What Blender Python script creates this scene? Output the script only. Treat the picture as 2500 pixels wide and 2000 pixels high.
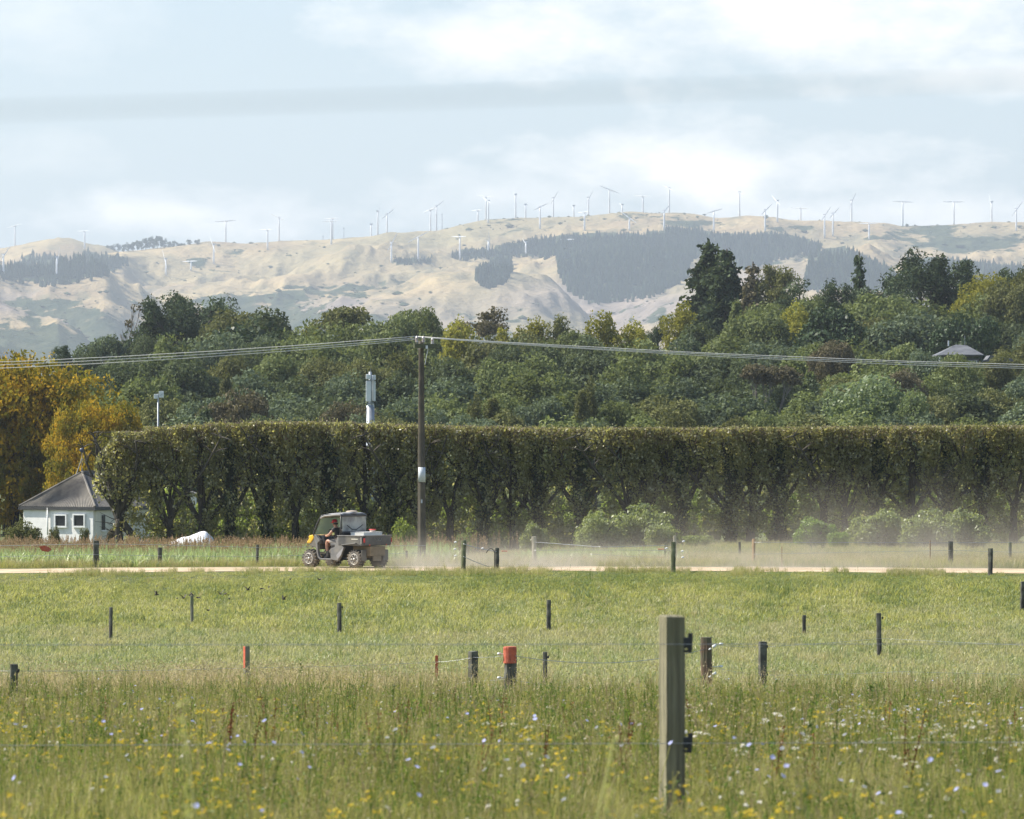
import bpy, math, random
import numpy as np
from mathutils import Vector, Matrix

for o in list(bpy.data.objects):
    bpy.data.objects.remove(o)
SC = bpy.context.scene
COL = SC.collection
F, CX, HY = 12500.0, 1250.0, 1050.0      # telephoto: focal length in photo pixels, picture centre column, horizon row
R = math.radians

# ------------------------------------------------------------------ camera
cd = bpy.data.cameras.new('camera')
cam = bpy.data.objects.new('camera', cd)
COL.objects.link(cam)
cam.location = (0, 0, 0)
cam.rotation_euler = (R(90), 0, 0)
cd.sensor_width = 36; cd.lens = 180
cd.shift_y = 50 / 2500.0
cd.clip_start = 0.3; cd.clip_end = 40000
cd.dof.use_dof = True
cd.dof.focus_distance = 178
cd.dof.aperture_fstop = 12.3
SC.camera = cam

# ------------------------------------------------------------------ sun and sky
SUN_EL, SUN_AZ = R(47), R(14)            # azimuth: degrees beyond due left of the view
sdir = Vector((-math.cos(SUN_AZ) * math.cos(SUN_EL), math.sin(SUN_AZ) * math.cos(SUN_EL), math.sin(SUN_EL)))
sl = bpy.data.lights.new('sun', 'SUN'); sl.energy = 5.0; sl.angle = R(0.53); sl.color = (1.0, 0.945, 0.84)
so = bpy.data.objects.new('sun', sl); COL.objects.link(so)
so.rotation_euler = sdir.to_track_quat('Z', 'Y').to_euler()

W = bpy.data.worlds.new('World'); SC.world = W; W.use_nodes = True
wn = W.node_tree.nodes; wl = W.node_tree.links
for n in list(wn): wn.remove(n)
def N(nt, t, **k):
    n = nt.new(t)
    for a, b in k.items(): setattr(n, a, b)
    return n
wo = N(wn, 'ShaderNodeOutputWorld'); bg = N(wn, 'ShaderNodeBackground'); bg.inputs[1].default_value = 0.11
sky = N(wn, 'ShaderNodeTexSky', sky_type='NISHITA'); sky.sun_disc = False
sky.sun_elevation = SUN_EL; sky.sun_rotation = -(R(90) - SUN_AZ); sky.altitude = 0
sky.air_density = 1.0; sky.dust_density = 0.6; sky.ozone_density = 2.5
tc = N(wn, 'ShaderNodeTexCoord')
SKYV = tc.outputs['Generated']
sep = N(wn, 'ShaderNodeSeparateXYZ'); wl.new(SKYV, sep.inputs[0])
def wmath(op, a, b=None, c=None, clamp=False):
    n = N(wn, 'ShaderNodeMath', operation=op); n.use_clamp = clamp
    for i, v in enumerate((a, b, c)):
        if v is None: continue
        if hasattr(v, 'links'): wl.new(v, n.inputs[i])
        else: n.inputs[i].default_value = v
    return n.outputs[0]
def wnoise(scale, detail, sx=1, sz=1, off=0, rough=0.55):
    m = N(wn, 'ShaderNodeMapping'); m.inputs['Scale'].default_value = (sx, sx, sz); m.inputs['Location'].default_value = (off, off * 0.7, off * 1.3)
    wl.new(SKYV, m.inputs[0])
    t = N(wn, 'ShaderNodeTexNoise'); t.inputs['Scale'].default_value = scale; t.inputs['Detail'].default_value = detail; t.inputs['Roughness'].default_value = rough
    wl.new(m.outputs[0], t.inputs[0])
    return t.outputs[0]
edge = wnoise(38, 7, 1, 2.2, 3.1, 0.6)
fine = wnoise(120, 6, 1, 2.0, 7.0, 0.6)
# banks of thin cloud (centre column, centre row, half width, half height, strength)
banks = [(1950, 30, 1250, 215, 1.0), (1150, 95, 420, 110, .8), (1780, 400, 640, 125, 1.0), (2250, 520, 700, 75, .75), (480, 525, 560, 80, .85), (1200, 480, 420, 85, .7),
         (60, 60, 420, 130, .35), (1075, 410, 70, 32, .5), (2500, 180, 500, 80, .7), (100, 390, 240, 60, .3)]
acc = None
for (px, py, rx, ry, st) in banks:
    vm = N(wn, 'ShaderNodeVectorMath', operation='SUBTRACT'); wl.new(SKYV, vm.inputs[0]); vm.inputs[1].default_value = ((px - CX) / F, 1.0, (HY - py) / F)
    vs = N(wn, 'ShaderNodeVectorMath', operation='MULTIPLY'); wl.new(vm.outputs[0], vs.inputs[0]); vs.inputs[1].default_value = (F / rx, 4.0, F / ry)
    ln = N(wn, 'ShaderNodeVectorMath', operation='LENGTH'); wl.new(vs.outputs[0], ln.inputs[0])
    d = wmath('MULTIPLY_ADD', ln.outputs['Value'], -1.0, 1.0)
    d = wmath('ADD', d, wmath('MULTIPLY_ADD', edge, 2.2, -1.1))
    d = wmath('ADD', d, wmath('MULTIPLY_ADD', fine, 0.7, -0.35))
    d = wmath('MULTIPLY', wmath('SMOOTH_MIN', wmath('MAXIMUM', d, 0.0), 1.0, 0.3), st)
    acc = d if acc is None else wmath('MAXIMUM', acc, d)
# scattered cloud over the rest of the sky, above the frame and behind
gen = wnoise(2.6, 8, 1, 2.4, 1.7, 0.55)
gen = wmath('MULTIPLY', wmath('SUBTRACT', gen, 0.56), 3.6, clamp=True)
up = wmath('MULTIPLY', wmath('SUBTRACT', wmath('ABSOLUTE', sep.outputs[2]), 0.09), 9.0, clamp=True)
gen = wmath('MULTIPLY', gen, wmath('MULTIPLY', up, 0.62))
acc = wmath('MAXIMUM', acc, gen)
acc = wmath('MULTIPLY', acc, 0.92, clamp=True)
cl = N(wn, 'ShaderNodeMix', data_type='RGBA')
wl.new(acc, cl.inputs['Factor'])
# pale blue air: the sky model, lifted by thin high haze
hz = N(wn, 'ShaderNodeMix', data_type='RGBA'); 
low_ = wmath('POWER', 2.718, wmath('MULTIPLY', wmath('ABSOLUTE', sep.outputs[2]), -4.5)); wl.new(wmath('MULTIPLY', low_, 0.94), hz.inputs['Factor'])
wl.new(sky.outputs[0], hz.inputs['A']); hz.inputs['B'].default_value = (3.35, 3.83, 4.25, 1)
wl.new(hz.outputs['Result'], cl.inputs['A'])
ccol = N(wn, 'ShaderNodeMix', data_type='RGBA'); wl.new(edge, ccol.inputs['Factor'])
ccol.inputs['A'].default_value = (5.6, 5.7, 5.75, 1); ccol.inputs['B'].default_value = (7.8, 7.55, 7.2, 1)
wl.new(ccol.outputs['Result'], cl.inputs['B'])
wl.new(cl.outputs['Result'], bg.inputs[0]); wl.new(bg.outputs[0], wo.inputs[0])
W.cycles.sampling_method = 'MANUAL'; W.cycles.sample_map_resolution = 1024

SC.view_settings.view_transform = 'Standard'; SC.view_settings.look = 'None'
SC.view_settings.gamma = 1; SC.view_settings.use_curve_mapping = False
SC.view_settings.exposure = 0.8
cy = SC.cycles
cy.max_bounces = 5; cy.diffuse_bounces = 3; cy.glossy_bounces = 2; cy.transmission_bounces = 3
cy.volume_bounces = 0; cy.transparent_max_bounces = 8
cy.use_denoising = True; cy.caustics_reflective = False; cy.caustics_refractive = False
cy.use_adaptive_sampling = True; cy.adaptive_threshold = 0.015
cy.volume_step_rate = 1.0; cy.volume_max_steps = 64
cy.sample_clamp_indirect = 4.0

# ------------------------------------------------------------------ helpers: numbers
def P(px, py, D): return Vector(((px - CX) / F * D, D, (HY - py) / F * D))
def _h(ix, iy, iz, s):
    n = (ix * 374761393 + iy * 668265263 + iz * 2147483647 + s * 974711) & 0xffffffff
    n = ((n ^ (n >> 13)) * 1274126177) & 0xffffffff
    n = (n ^ (n >> 16)) & 0xffff
    return n / 65535.0
def vn(x, y, z=0.0, s=0):
    x = np.asarray(x, float); y = np.asarray(y, float) + 0 * x; z = np.asarray(z, float) + 0 * x
    ix = np.floor(x).astype(np.int64); iy = np.floor(y).astype(np.int64); iz = np.floor(z).astype(np.int64)
    fx = x - ix; fy = y - iy; fz = z - iz
    fx = fx * fx * (3 - 2 * fx); fy = fy * fy * (3 - 2 * fy); fz = fz * fz * (3 - 2 * fz)
    r = 0
    for a in (0, 1):
        for b in (0, 1):
            for c in (0, 1):
                w = (fx if a else 1 - fx) * (fy if b else 1 - fy) * (fz if c else 1 - fz)
                r = r + w * _h(ix + a, iy + b, iz + c, s)
    return r
def fbm(x, y, z=0.0, s=0, o=4, g=0.5):
    r = 0; a = 1; t = 0
    for i in range(o):
        r = r + a * vn(np.asarray(x) * 2 ** i, np.asarray(y) * 2 ** i, np.asarray(z) * 2 ** i, s + i * 17); t += a; a *= g
    return r / t

# ------------------------------------------------------------------ helpers: objects
def tag(o, label=None, cat=None, group=None, kind=None):
    if label: o['label'] = label
    if cat: o['category'] = cat
    if group: o['group'] = group
    if kind: o['kind'] = kind
    return o
def empty(name, loc, rz=0.0):
    o = bpy.data.objects.new(name, None); COL.objects.link(o); o.location = loc; o.rotation_euler = (0, 0, rz)
    o.empty_display_size = 0.3
    return o
def mesh_np(name, V, faces, mats=(), midx=None, smooth=False):
    me = bpy.data.meshes.new(name)
    V = np.asarray(V, np.float32)
    faces = [np.asarray(f, np.int32) for f in faces if len(f)]
    nl = sum(f.size for f in faces); nf = sum(len(f) for f in faces)
    me.vertices.add(len(V)); me.vertices.foreach_set('co', V.ravel())
    me.loops.add(nl); me.loops.foreach_set('vertex_index', np.concatenate([f.ravel() for f in faces]))
    me.polygons.add(nf)
    st = []; off = 0
    for f in faces:
        k = f.shape[1]; st.append(off + np.arange(len(f)) * k); off += f.size
    me.polygons.foreach_set('loop_start', np.concatenate(st).astype(np.int32))
    if midx is not None: me.polygons.foreach_set('material_index', np.asarray(midx, np.int32))
    me.polygons.foreach_set('use_smooth', np.full(nf, smooth))
    for m in mats: me.materials.append(m)
    me.update(calc_edges=True); me.validate()
    return me
def link(name, me, parent=None, loc=None, mat=None):
    o = bpy.data.objects.new(name, me); COL.objects.link(o)
    if parent is not None: o.parent = parent
    if loc is not None: o.location = loc
    if mat is not None:
        if not len(me.materials): me.materials.append(mat)
        o.material_slots[0].link = 'OBJECT'; o.material_slots[0].material = mat
    return o
class Geo:
    def __init__(s): s.v = []; s.f = []; s.m = []; s.cm = 0
    def add(s, vs, fs):
        b = len(s.v); s.v += [tuple(v) for v in vs]; s.f += [tuple(b + i for i in f) for f in fs]; s.m += [s.cm] * len(fs)
    def box(s, c, d, M=None):
        x, y, z = d[0] / 2, d[1] / 2, d[2] / 2
        vs = [Vector((a * x, b * y, e * z)) for a in (-1, 1) for b in (-1, 1) for e in (-1, 1)]
        if M is not None: vs = [M @ v for v in vs]
        s.add([v + Vector(c) for v in vs], [(0, 1, 3, 2), (4, 6, 7, 5), (0, 4, 5, 1), (2, 3, 7, 6), (0, 2, 6, 4), (1, 5, 7, 3)])
    def tube(s, pts, rad, n=6, cap=True):
        pts = [Vector(p) for p in pts]; k = len(pts)
        rad = [rad] * k if not hasattr(rad, '__len__') else rad
        vs = []; up = None
        for i, p in enumerate(pts):
            d = (pts[min(i + 1, k - 1)] - pts[max(i - 1, 0)]).normalized()
            if up is None: up = Vector((0, 0, 1)) if abs(d.z) < .9 else Vector((1, 0, 0))
            a = d.cross(up).normalized(); b = a.cross(d).normalized(); up = b
            for j in range(n):
                t = 2 * math.pi * j / n; vs.append(p + (a * math.cos(t) + b * math.sin(t)) * rad[i])
        fs = [(i * n + j, i * n + (j + 1) % n, (i + 1) * n + (j + 1) % n, (i + 1) * n + j) for i in range(k - 1) for j in range(n)]
        if cap: fs += [tuple(range(n))[::-1], tuple((k - 1) * n + j for j in range(n))]
        s.add(vs, fs)
    def prism(s, pr, y0, y1):   # polygon in x,z pushed along y
        n = len(pr); vs = [(x, y0, z) for x, z in pr] + [(x, y1, z) for x, z in pr]
        s.add(vs, [tuple(range(n)), tuple(range(n, 2 * n))[::-1]] + [(i, n + i, n + (i + 1) % n, (i + 1) % n) for i in range(n)])
    def lathe(s, prof, n=12, M=None):  # (r,z) about z
        vs = []; k = len(prof)
        for r, z in prof:
            for j in range(n):
                t = 2 * math.pi * j / n; v = Vector((r * math.cos(t), r * math.sin(t), z)); vs.append(M @ v if M is not None else v)
        fs = [(i * n + j, i * n + (j + 1) % n, (i + 1) * n + (j + 1) % n, (i + 1) * n + j) for i in range(k - 1) for j in range(n)]
        s.add(vs, fs + [tuple(range(n))[::-1], tuple((k - 1) * n + j for j in range(n))])
    def mesh(s, name, mats, smooth=False):
        me = bpy.data.meshes.new(name); me.from_pydata(s.v, [], s.f)
        for m in (mats if isinstance(mats, (list, tuple)) else [mats]): me.materials.append(m)
        me.polygons.foreach_set('material_index', s.m)
        if smooth: me.polygons.foreach_set('use_smooth', [True] * len(s.f))
        me.update(); return me
    def obj(s, name, mats, parent=None, smooth=False, bevel=0, loc=None):
        o = link(name, s.mesh(name, mats, smooth), parent, loc)
        if bevel:
            b = o.modifiers.new('bevel', 'BEVEL'); b.width = bevel; b.segments = 2; b.limit_method = 'ANGLE'
        return o
def ordinal(n):
    ones = ['', 'first', 'second', 'third', 'fourth', 'fifth', 'sixth', 'seventh', 'eighth', 'ninth', 'tenth', 'eleventh', 'twelfth', 'thirteenth', 'fourteenth', 'fifteenth', 'sixteenth', 'seventeenth', 'eighteenth', 'nineteenth']
    tens = ['', '', 'twenty', 'thirty', 'forty', 'fifty', 'sixty', 'seventy', 'eighty', 'ninety']
    te = ['', '', 'twentieth', 'thirtieth', 'fortieth', 'fiftieth', 'sixtieth', 'seventieth', 'eightieth', 'ninetieth']
    if n < 20: return ones[n]
    return te[n // 10] if n % 10 == 0 else tens[n // 10] + '-' + ones[n % 10]

# ------------------------------------------------------------------ helpers: materials
def base_mat(name):
    m = bpy.data.materials.new(name); m.use_nodes = True
    nt = m.node_tree; b = nt.nodes['Principled BSDF']
    return m, nt.nodes, nt.links, b
def rgba(c): return (c[0], c[1], c[2], 1)
def mixc(nn, ll, fac, a, b):
    m = N(nn, 'ShaderNodeMix', data_type='RGBA')
    for k, v in (('Factor', fac), ('A', a), ('B', b)):
        if hasattr(v, 'links'): ll.new(v, m.inputs[k])
        elif k == 'Factor': m.inputs[k].default_value = v
        else: m.inputs[k].default_value = rgba(v)
    return m.outputs['Result']
def noise(nn, ll, scale, detail=4, coord=None, stretch=None, lo=0.35, hi=0.65):
    t = N(nn, 'ShaderNodeTexNoise'); t.inputs['Scale'].default_value = scale; t.inputs['Detail'].default_value = detail
    if coord is None: coord = N(nn, 'ShaderNodeNewGeometry').outputs['Position']
    if stretch:
        mp = N(nn, 'ShaderNodeMapping'); mp.inputs['Scale'].default_value = stretch; ll.new(coord, mp.inputs[0]); coord = mp.outputs[0]
    ll.new(coord, t.inputs[0])
    r = N(nn, 'ShaderNodeMapRange'); r.inputs['From Min'].default_value = lo; r.inputs['From Max'].default_value = hi; ll.new(t.outputs[0], r.inputs[0])
    return r.outputs[0]
def pmat(name, c1, c2=None, scale=8, rough=0.75, metal=0, bump=0, detail=5, stretch=None, local=True, c3=None, scale3=2, spec=0.5):
    m, nn, ll, b = base_mat(name)
    b.inputs['Roughness'].default_value = rough; b.inputs['Metallic'].default_value = metal
    b.inputs['Specular IOR Level'].default_value = spec
    co = N(nn, 'ShaderNodeTexCoord').outputs['Object'] if local else None
    if c2 is None: c2 = tuple(x * 0.8 for x in c1)
    f = noise(nn, ll, scale, detail, co, stretch)
    c = mixc(nn, ll, f, c1, c2)
    if c3: c = mixc(nn, ll, noise(nn, ll, scale3, 3, co, None, 0.45, 0.62), c, c3)
    ll.new(c, b.inputs['Base Color'])
    if bump:
        bp = N(nn, 'ShaderNodeBump'); bp.inputs['Strength'].default_value = bump; bp.inputs['Distance'].default_value = 0.02
        ll.new(f, bp.inputs['Height']); ll.new(bp.outputs[0], b.inputs['Normal'])
    return m
def leafmat(name, cols, trans=0.35, gloss=0.06, patch=None, pscale=0.2, vary=0.25, grough=0.4, pst=None):
    """foliage: colour differs leaf by leaf and plant by plant; thin leaves let some light through"""
    m, nn, ll, b = base_mat(name); nn.remove(b); out = [n for n in nn if n.type == 'OUTPUT_MATERIAL'][0]
    g = N(nn, 'ShaderNodeNewGeometry'); oi = N(nn, 'ShaderNodeObjectInfo')
    cr = N(nn, 'ShaderNodeValToRGB'); e = cr.color_ramp.elements
    e[0].position = 0; e[0].color = rgba(cols[0]); e[1].position = 1; e[1].color = rgba(cols[-1])
    for i, c in enumerate(cols[1:-1]):
        q = e.new((i + 1) / (len(cols) - 1)); q.color = rgba(c)
    ll.new(g.outputs['Random Per Island'], cr.inputs[0])
    c = cr.outputs[0]
    if patch: c = mixc(nn, ll, noise(nn, ll, pscale, 4 if pst else 3, g.outputs['Position'], pst, 0.42, 0.6), c, patch)
    hv = N(nn, 'ShaderNodeHueSaturation')
    mr = N(nn, 'ShaderNodeMapRange'); mr.inputs['To Min'].default_value = 1 - vary; mr.inputs['To Max'].default_value = 1 + vary
    ll.new(oi.outputs['Random'], mr.inputs[0]); ll.new(mr.outputs[0], hv.inputs['Value']); ll.new(c, hv.inputs['Color'])
    d = N(nn, 'ShaderNodeBsdfDiffuse'); t = N(nn, 'ShaderNodeBsdfTranslucent'); gl = N(nn, 'ShaderNodeBsdfGlossy'); gl.inputs['Roughness'].default_value = grough
    ll.new(hv.outputs[0], d.inputs[0])
    tcx = mixc(nn, ll, 0.5, hv.outputs[0], (cols[-1][0] * 1.6, cols[-1][1] * 1.7, cols[-1][2] * 0.6)); ll.new(tcx, t.inputs[0])
    m1 = N(nn, 'ShaderNodeMixShader'); m1.inputs[0].default_value = trans; ll.new(d.outputs[0], m1.inputs[1]); ll.new(t.outputs[0], m1.inputs[2])
    m2 = N(nn, 'ShaderNodeMixShader'); m2.inputs[0].default_value = gloss; ll.new(m1.outputs[0], m2.inputs[1]); ll.new(gl.outputs[0], m2.inputs[2])
    gl.inputs[0].default_value = (.7, .7, .7, 1)
    ll.new(m2.outputs[0], out.inputs[0])
    return m

M = {}
M['bark'] = pmat('bark', (.10, .085, .065), (.045, .038, .03), 6, .95, bump=.6, stretch=(1, 1, .3))
M['bark_grey'] = pmat('bark_grey', (.26, .235, .20), (.13, .115, .095), 6, .95, bump=.5, stretch=(1, 1, .3))
M['twig'] = pmat('twig', (.24, .18, .12), (.12, .085, .06), 3, .9)

# ------------------------------------------------------------------ ground shape
DL = [-80, 0, 12, 26, 60, 104, 125, 150, 158, 168, 172, 174.5, 182.5, 184, 190, 236, 260, 320, 345, 420, 500, 650, 720, 900, 1500, 4500, 10000]
ZL = [-1.5, -1.65, -1.80, -2.01, -3.55, -5.4, -5.62, -5.62, -5.48, -5.05, -4.88, -4.84, -4.84, -4.92, -5.1, -5.85, -6.2, -6.9, -7.2, -7.0, -5.5, -2.2, -3, -14, -20, -20, -20]
ZR = [-1.5, -1.65, -1.80, -2.01, -3.55, -5.4, -5.60, -5.50, -5.30, -5.02, -4.88, -4.84, -4.84, -4.90, -4.98, -5.22, -5.4, -6.0, -6.5, -5.5, -2.2, 4.0, 3, -14, -20, -20, -20]
def ground(x, y):
    x = np.asarray(x, float); y = np.asarray(y, float)
    u = x / np.maximum(y, 20) * F + CX
    w = np.clip((u - 900) / 900, 0, 1); w = w * w * (3 - 2 * w)
    z = np.interp(y, DL, ZL) * (1 - w) + np.interp(y, DL, ZR) * w
    off = (np.clip(u, -600, 3100) - 1250) / 1250
    near = np.clip((y - 140) / 30, 0, 1) * np.clip((300 - y) / 60, 0, 1)
    z = z - 0.09 * off ** 2 * near
    bump = (fbm(x * .12, y * .12, 0, 5, 3) - .5)
    inroad = np.clip((np.abs(y - 178.5) - 4.2) / 3, 0, 1)
    z = z + bump * 0.16 * inroad * np.clip((y - 20) / 40, 0, 1)
    z = z + (fbm(x * .01, y * .01, 0, 9, 3) - .5) * np.clip((y - 345) / 100, 0, 1) * 2.0
    return z
def gz(x, y): return float(ground(x, y))
def dist_for(u, py, lo=22, hi=330):
    """distance at which the ground shows at picture row py in column u"""
    ds = np.linspace(lo, hi, 1200); xs = (u - CX) / F * ds
    ys = HY - ground(xs, ds) / ds * F
    i = np.nonzero(ys <= py)[0]
    return float(ds[i[0]]) if len(i) else hi
# ------------------------------------------------------------------ ground sheet
def grow(a, b, step, k=1.12):
    r = [a]; s = step
    while r[-1] < b: s *= k; r.append(r[-1] + s)
    return r
xs = np.arange(-70, 70.1, 1.0); xs = np.array([-v for v in grow(70, 12000, 1.2)[1:]][::-1] + list(xs) + grow(70, 12000, 1.2)[1:])
ys = np.array([-400, -200, -80] + list(np.arange(-20, 170, 2.0)) + list(np.arange(170, 250, 0.5)) + list(np.arange(250, 700, 3.0)) + grow(700, 16000, 5, 1.1))
X, Y = np.meshgrid(xs, ys); Z = ground(X, Y)
def grid_faces(nx, ny):
    i = np.arange(ny - 1)[:, None] * nx + np.arange(nx - 1)[None, :]
    return np.stack([i, i + 1, i + nx + 1, i + nx], -1).reshape(-1, 4)
m, nn, ll, b = base_mat('pasture_soil'); b.inputs['Roughness'].default_value = .95; b.inputs['Specular IOR Level'].default_value = .1
g1 = noise(nn, ll, 1.3, 8); g2 = noise(nn, ll, .12, 5)
c = mixc(nn, ll, g1, (.10, .12, .045), (.20, .185, .09)); c = mixc(nn, ll, g2, c, (.13, .16, .055))
g3 = noise(nn, ll, 9, 6); c = mixc(nn, ll, g3, c, (.055, .07, .025))
ll.new(c, b.inputs['Base Color'])
me = mesh_np('ground', np.stack([X.ravel(), Y.ravel(), Z.ravel()], 1), [grid_faces(len(xs), len(ys))], [m], smooth=True)
tag(link('ground', me), kind='structure', label='rough pasture ground falling away from the camera and running to the hills')

# dirt road: a sheet 4 mm above the ground along the bank top
rx = np.arange(-70, 70.1, .5); rows = np.linspace(-1, 1, 13)
RX, RW = np.meshgrid(rx, rows)
hw = 2.6 + .9 * (fbm(RX * .35, RW * 0 + 3, 0, 41, 3) - .5) * 2
RY = 178.6 + RW * hw
xx = []; 
RZ = ground(RX, RY) + .008 + .03 * (fbm(RX * .8, RY * 1.6, 0, 44, 3) - .5) + .02 * (1 - RW ** 2)
mroad = pmat('dry_dirt', (.50, .385, .255), (.38, .29, .185), 1.6, .95, bump=.3, local=False, c3=(.56, .44, .30), scale3=.5, spec=.1)
tag(link('dirt_road', mesh_np('dirt_road', np.stack([RX.ravel(), RY.ravel(), RZ.ravel()], 1), [grid_faces(len(rx), len(rows))], [mroad], smooth=True)), kind='structure', label='pale dusty unsealed farm road running level across the picture')

# ------------------------------------------------------------------ hills
ridge = [(-900, 650), (180, 645), (255, 620), (330, 614), (430, 602), (509, 589), (605, 590), (689, 583), (772, 582), (900, 575), (1008, 565), (1067, 559), (1126, 542), (1197, 528), (1244, 526), (1362, 526), (1402, 527), (1461, 520), (1540, 515), (1638, 517), (1700, 518), (1749, 530), (1827, 524), (1887, 528), (1926, 535), (2044, 538), (2162, 540), (2202, 548), (2281, 546), (2360, 541), (2438, 536), (2500, 537), (2700, 545), (3400, 570)]
LAY = [
 (7900, ridge, .20, .35),
 (8600, [(-900, 640), (-200, 612), (0, 603), (120, 588), (180, 590), (255, 612), (330, 650), (450, 740), (600, 900)], .2, .35),
 (6900, [(-900, 650), (0, 675), (170, 693), (260, 706), (300, 727), (345, 752), (400, 792), (480, 900), (600, 1080)], .17, .30),
 (6250, [(-900, 700), (0, 726), (30, 740), (75, 752), (110, 752), (140, 746), (175, 760), (240, 810), (330, 880), (450, 1080)], .16, .28),
 (7400, [(0, 900), (200, 790), (320, 737), (417, 698), (626, 688), (850, 653), (1008, 641), (1126, 637), (1205, 623), (1362, 621), (1450, 650), (1600, 730), (1750, 900)], .19, .33),
 (7050, [(1350, 950), (1450, 810), (1550, 742), (1650, 700), (1815, 657), (1902, 627), (1977, 613), (2100, 611), (2210, 626), (2400, 650), (2700, 690), (3400, 740)], .18, .30),
 (6600, [(500, 1000), (620, 850), (720, 780), (850, 733), (1000, 708), (1150, 697), (1250, 692), (1330, 725), (1420, 790), (1520, 900)], .17, .28),
]
SU = np.arange(-1200, 3700, 4.0)
def smooth(pr, w):
    y = np.interp(SU, [p[0] for p in pr], [p[1] for p in pr]); k = np.exp(-(np.arange(-40, 41) * 4.0 / w) ** 2); k /= k.sum()
    return np.convolve(np.pad(y, 40, mode='edge'), k, 'valid')
LAY = [(Dk, smooth(pr, 9 if Dk >= 7900 else 38), a_, b_) for Dk, pr, a_, b_ in LAY]
def hill(u, D):
    u = np.asarray(u, float); D = np.asarray(D, float)
    x = (u - CX) / F * D
    wx = x + 130 * (fbm(x / 500, D / 700, 0, 61, 3) - .5); wy = D + 200 * (fbm(x / 450, D / 600, 0, 62, 3) - .5)
    k = 9.0
    zs = [np.interp(D, [4500, 7900, 9800], [-25, 165, 60])]
    for Dk, pr, sf, sb in LAY:
        zc = (HY - np.interp(u + (.6 if Dk < 7900 else 0) * 90 * (fbm(x / 260, D / 300, 0, 63, 3) - .5), SU, pr)) / F * Dk
        t = D - (Dk if Dk >= 7900 else Dk + (wy - D) * .8)
        dd = np.abs(t)
        sl_ = np.where(t < 0, sf, sb)
        zs.append(zc - sl_ * (np.sqrt(dd * dd + 60 ** 2) - 60))
    zs = np.stack(zs); mx = zs.max(0); z = mx + k * np.log(np.exp((zs - mx) / k).sum(0)) - k * .25
    rg = 0; a = 1; fx = 1
    for i in range(5):
        n = 1 - np.abs(vn(wx / 330 * fx, wy / 640 * fx, 0, 70 + i) * 2 - 1)
        rg = rg + a * n; a *= .55; fx *= 2.05
    fade = np.clip(np.abs(D - 7900) / 300, .0, 1) if True else 1
    fade = np.where(D > 7900, np.clip(.0 + (D - 7900) / 300, 0, .3), fade) * .92 + .05
    z = z + (rg - 1.2) * 58 * fade * np.clip((D - 4600) / 900, 0, 1)
    z = z + (fbm(x / 28, D / 28, 0, 90, 3) - .5) * 2.6
    return z, rg
HU = np.arange(-900, 3401, 5.0); HD = np.concatenate([np.arange(4500, 6000, 50.0), np.arange(6000, 8000, 14.0), np.arange(8000, 9900, 50.0)])
UU, DD = np.meshgrid(HU, HD); HZ, RG = hill(UU, DD); HX = (UU - CX) / F * DD
HYS = HY - HZ / DD * F
dm = np.maximum.accumulate(HZ / DD, 0); VIS = HZ / DD >= dm - 1e-6
def hill_at(u, py):
    """world point of the nearest hill surface shown at picture column u, row py; None above the skyline"""
    j = int(round((u - HU[0]) / 5.0)); j = min(max(j, 0), len(HU) - 1)
    i = np.nonzero(HYS[:, j] <= py)[0]
    if not len(i): return None
    D = HD[i[0]]; x = (u - CX) / F * D
    return Vector((x, D, float(HZ[i[0], j])))
def crest_at(u):
    j = int(round((u - HU[0]) / 5.0)); i = int(HYS[:, j].argmin()); D = HD[i]
    return Vector(((u - CX) / F * D, D, float(HZ[i, j])))
# scrub grows in the gullies and low down
low = np.clip((HYS - 690) / 150, 0, 1)
gul = np.clip((1.25 - RG) / .6, -1, 1)
scr = .315 + .11 * gul + .42 * (fbm(HX / 240, DD / 300, 0, 101, 4) - .5) + .19 * low
def ell(cx_, cy_, rx_, ry_, a): return a * np.exp(-(((UU - cx_) / rx_) ** 2 + ((HYS - cy_) / ry_) ** 2) ** 1.5)
for e in [(590, 738, 150, 26, .34), (720, 715, 60, 22, .26), (840, 705, 80, 20, .28), (960, 690, 60, 16, .22), (60, 875, 330, 90, .42), (480, 640, 34, 11, .30), (2150, 575, 80, 16, .20), (2290, 565, 70, 20, .22), (2400, 600, 110, 24, .30), (1940, 556, 60, 8, .25), (1690, 545, 60, 8, .22), (1560, 770, 120, 30, .16), (110, 742, 90, 9, .30), (200, 765, 50, 9, .32), (700, 790, 200, 30, .12), (1100, 790, 200, 30, .10), (60, 770, 60, 8, .2)]:
    scr = scr + ell(*e)
SCRUB_AND_FILL = np.clip(scr, 0, 1)
BARE = np.clip((fbm(HX / 260, DD / 260, 0, 131, 3) - .50) / .12, 0, 1) * np.clip((HYS - 680) / 60, 0, 1)
BARE = np.clip(BARE + ell(1880, 680, 130, 40, 1.0) + ell(1350, 730, 160, 45, .8) + ell(760, 770, 50, 40, .6) + ell(1000, 780, 260, 50, .6), 0, 1)
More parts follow.
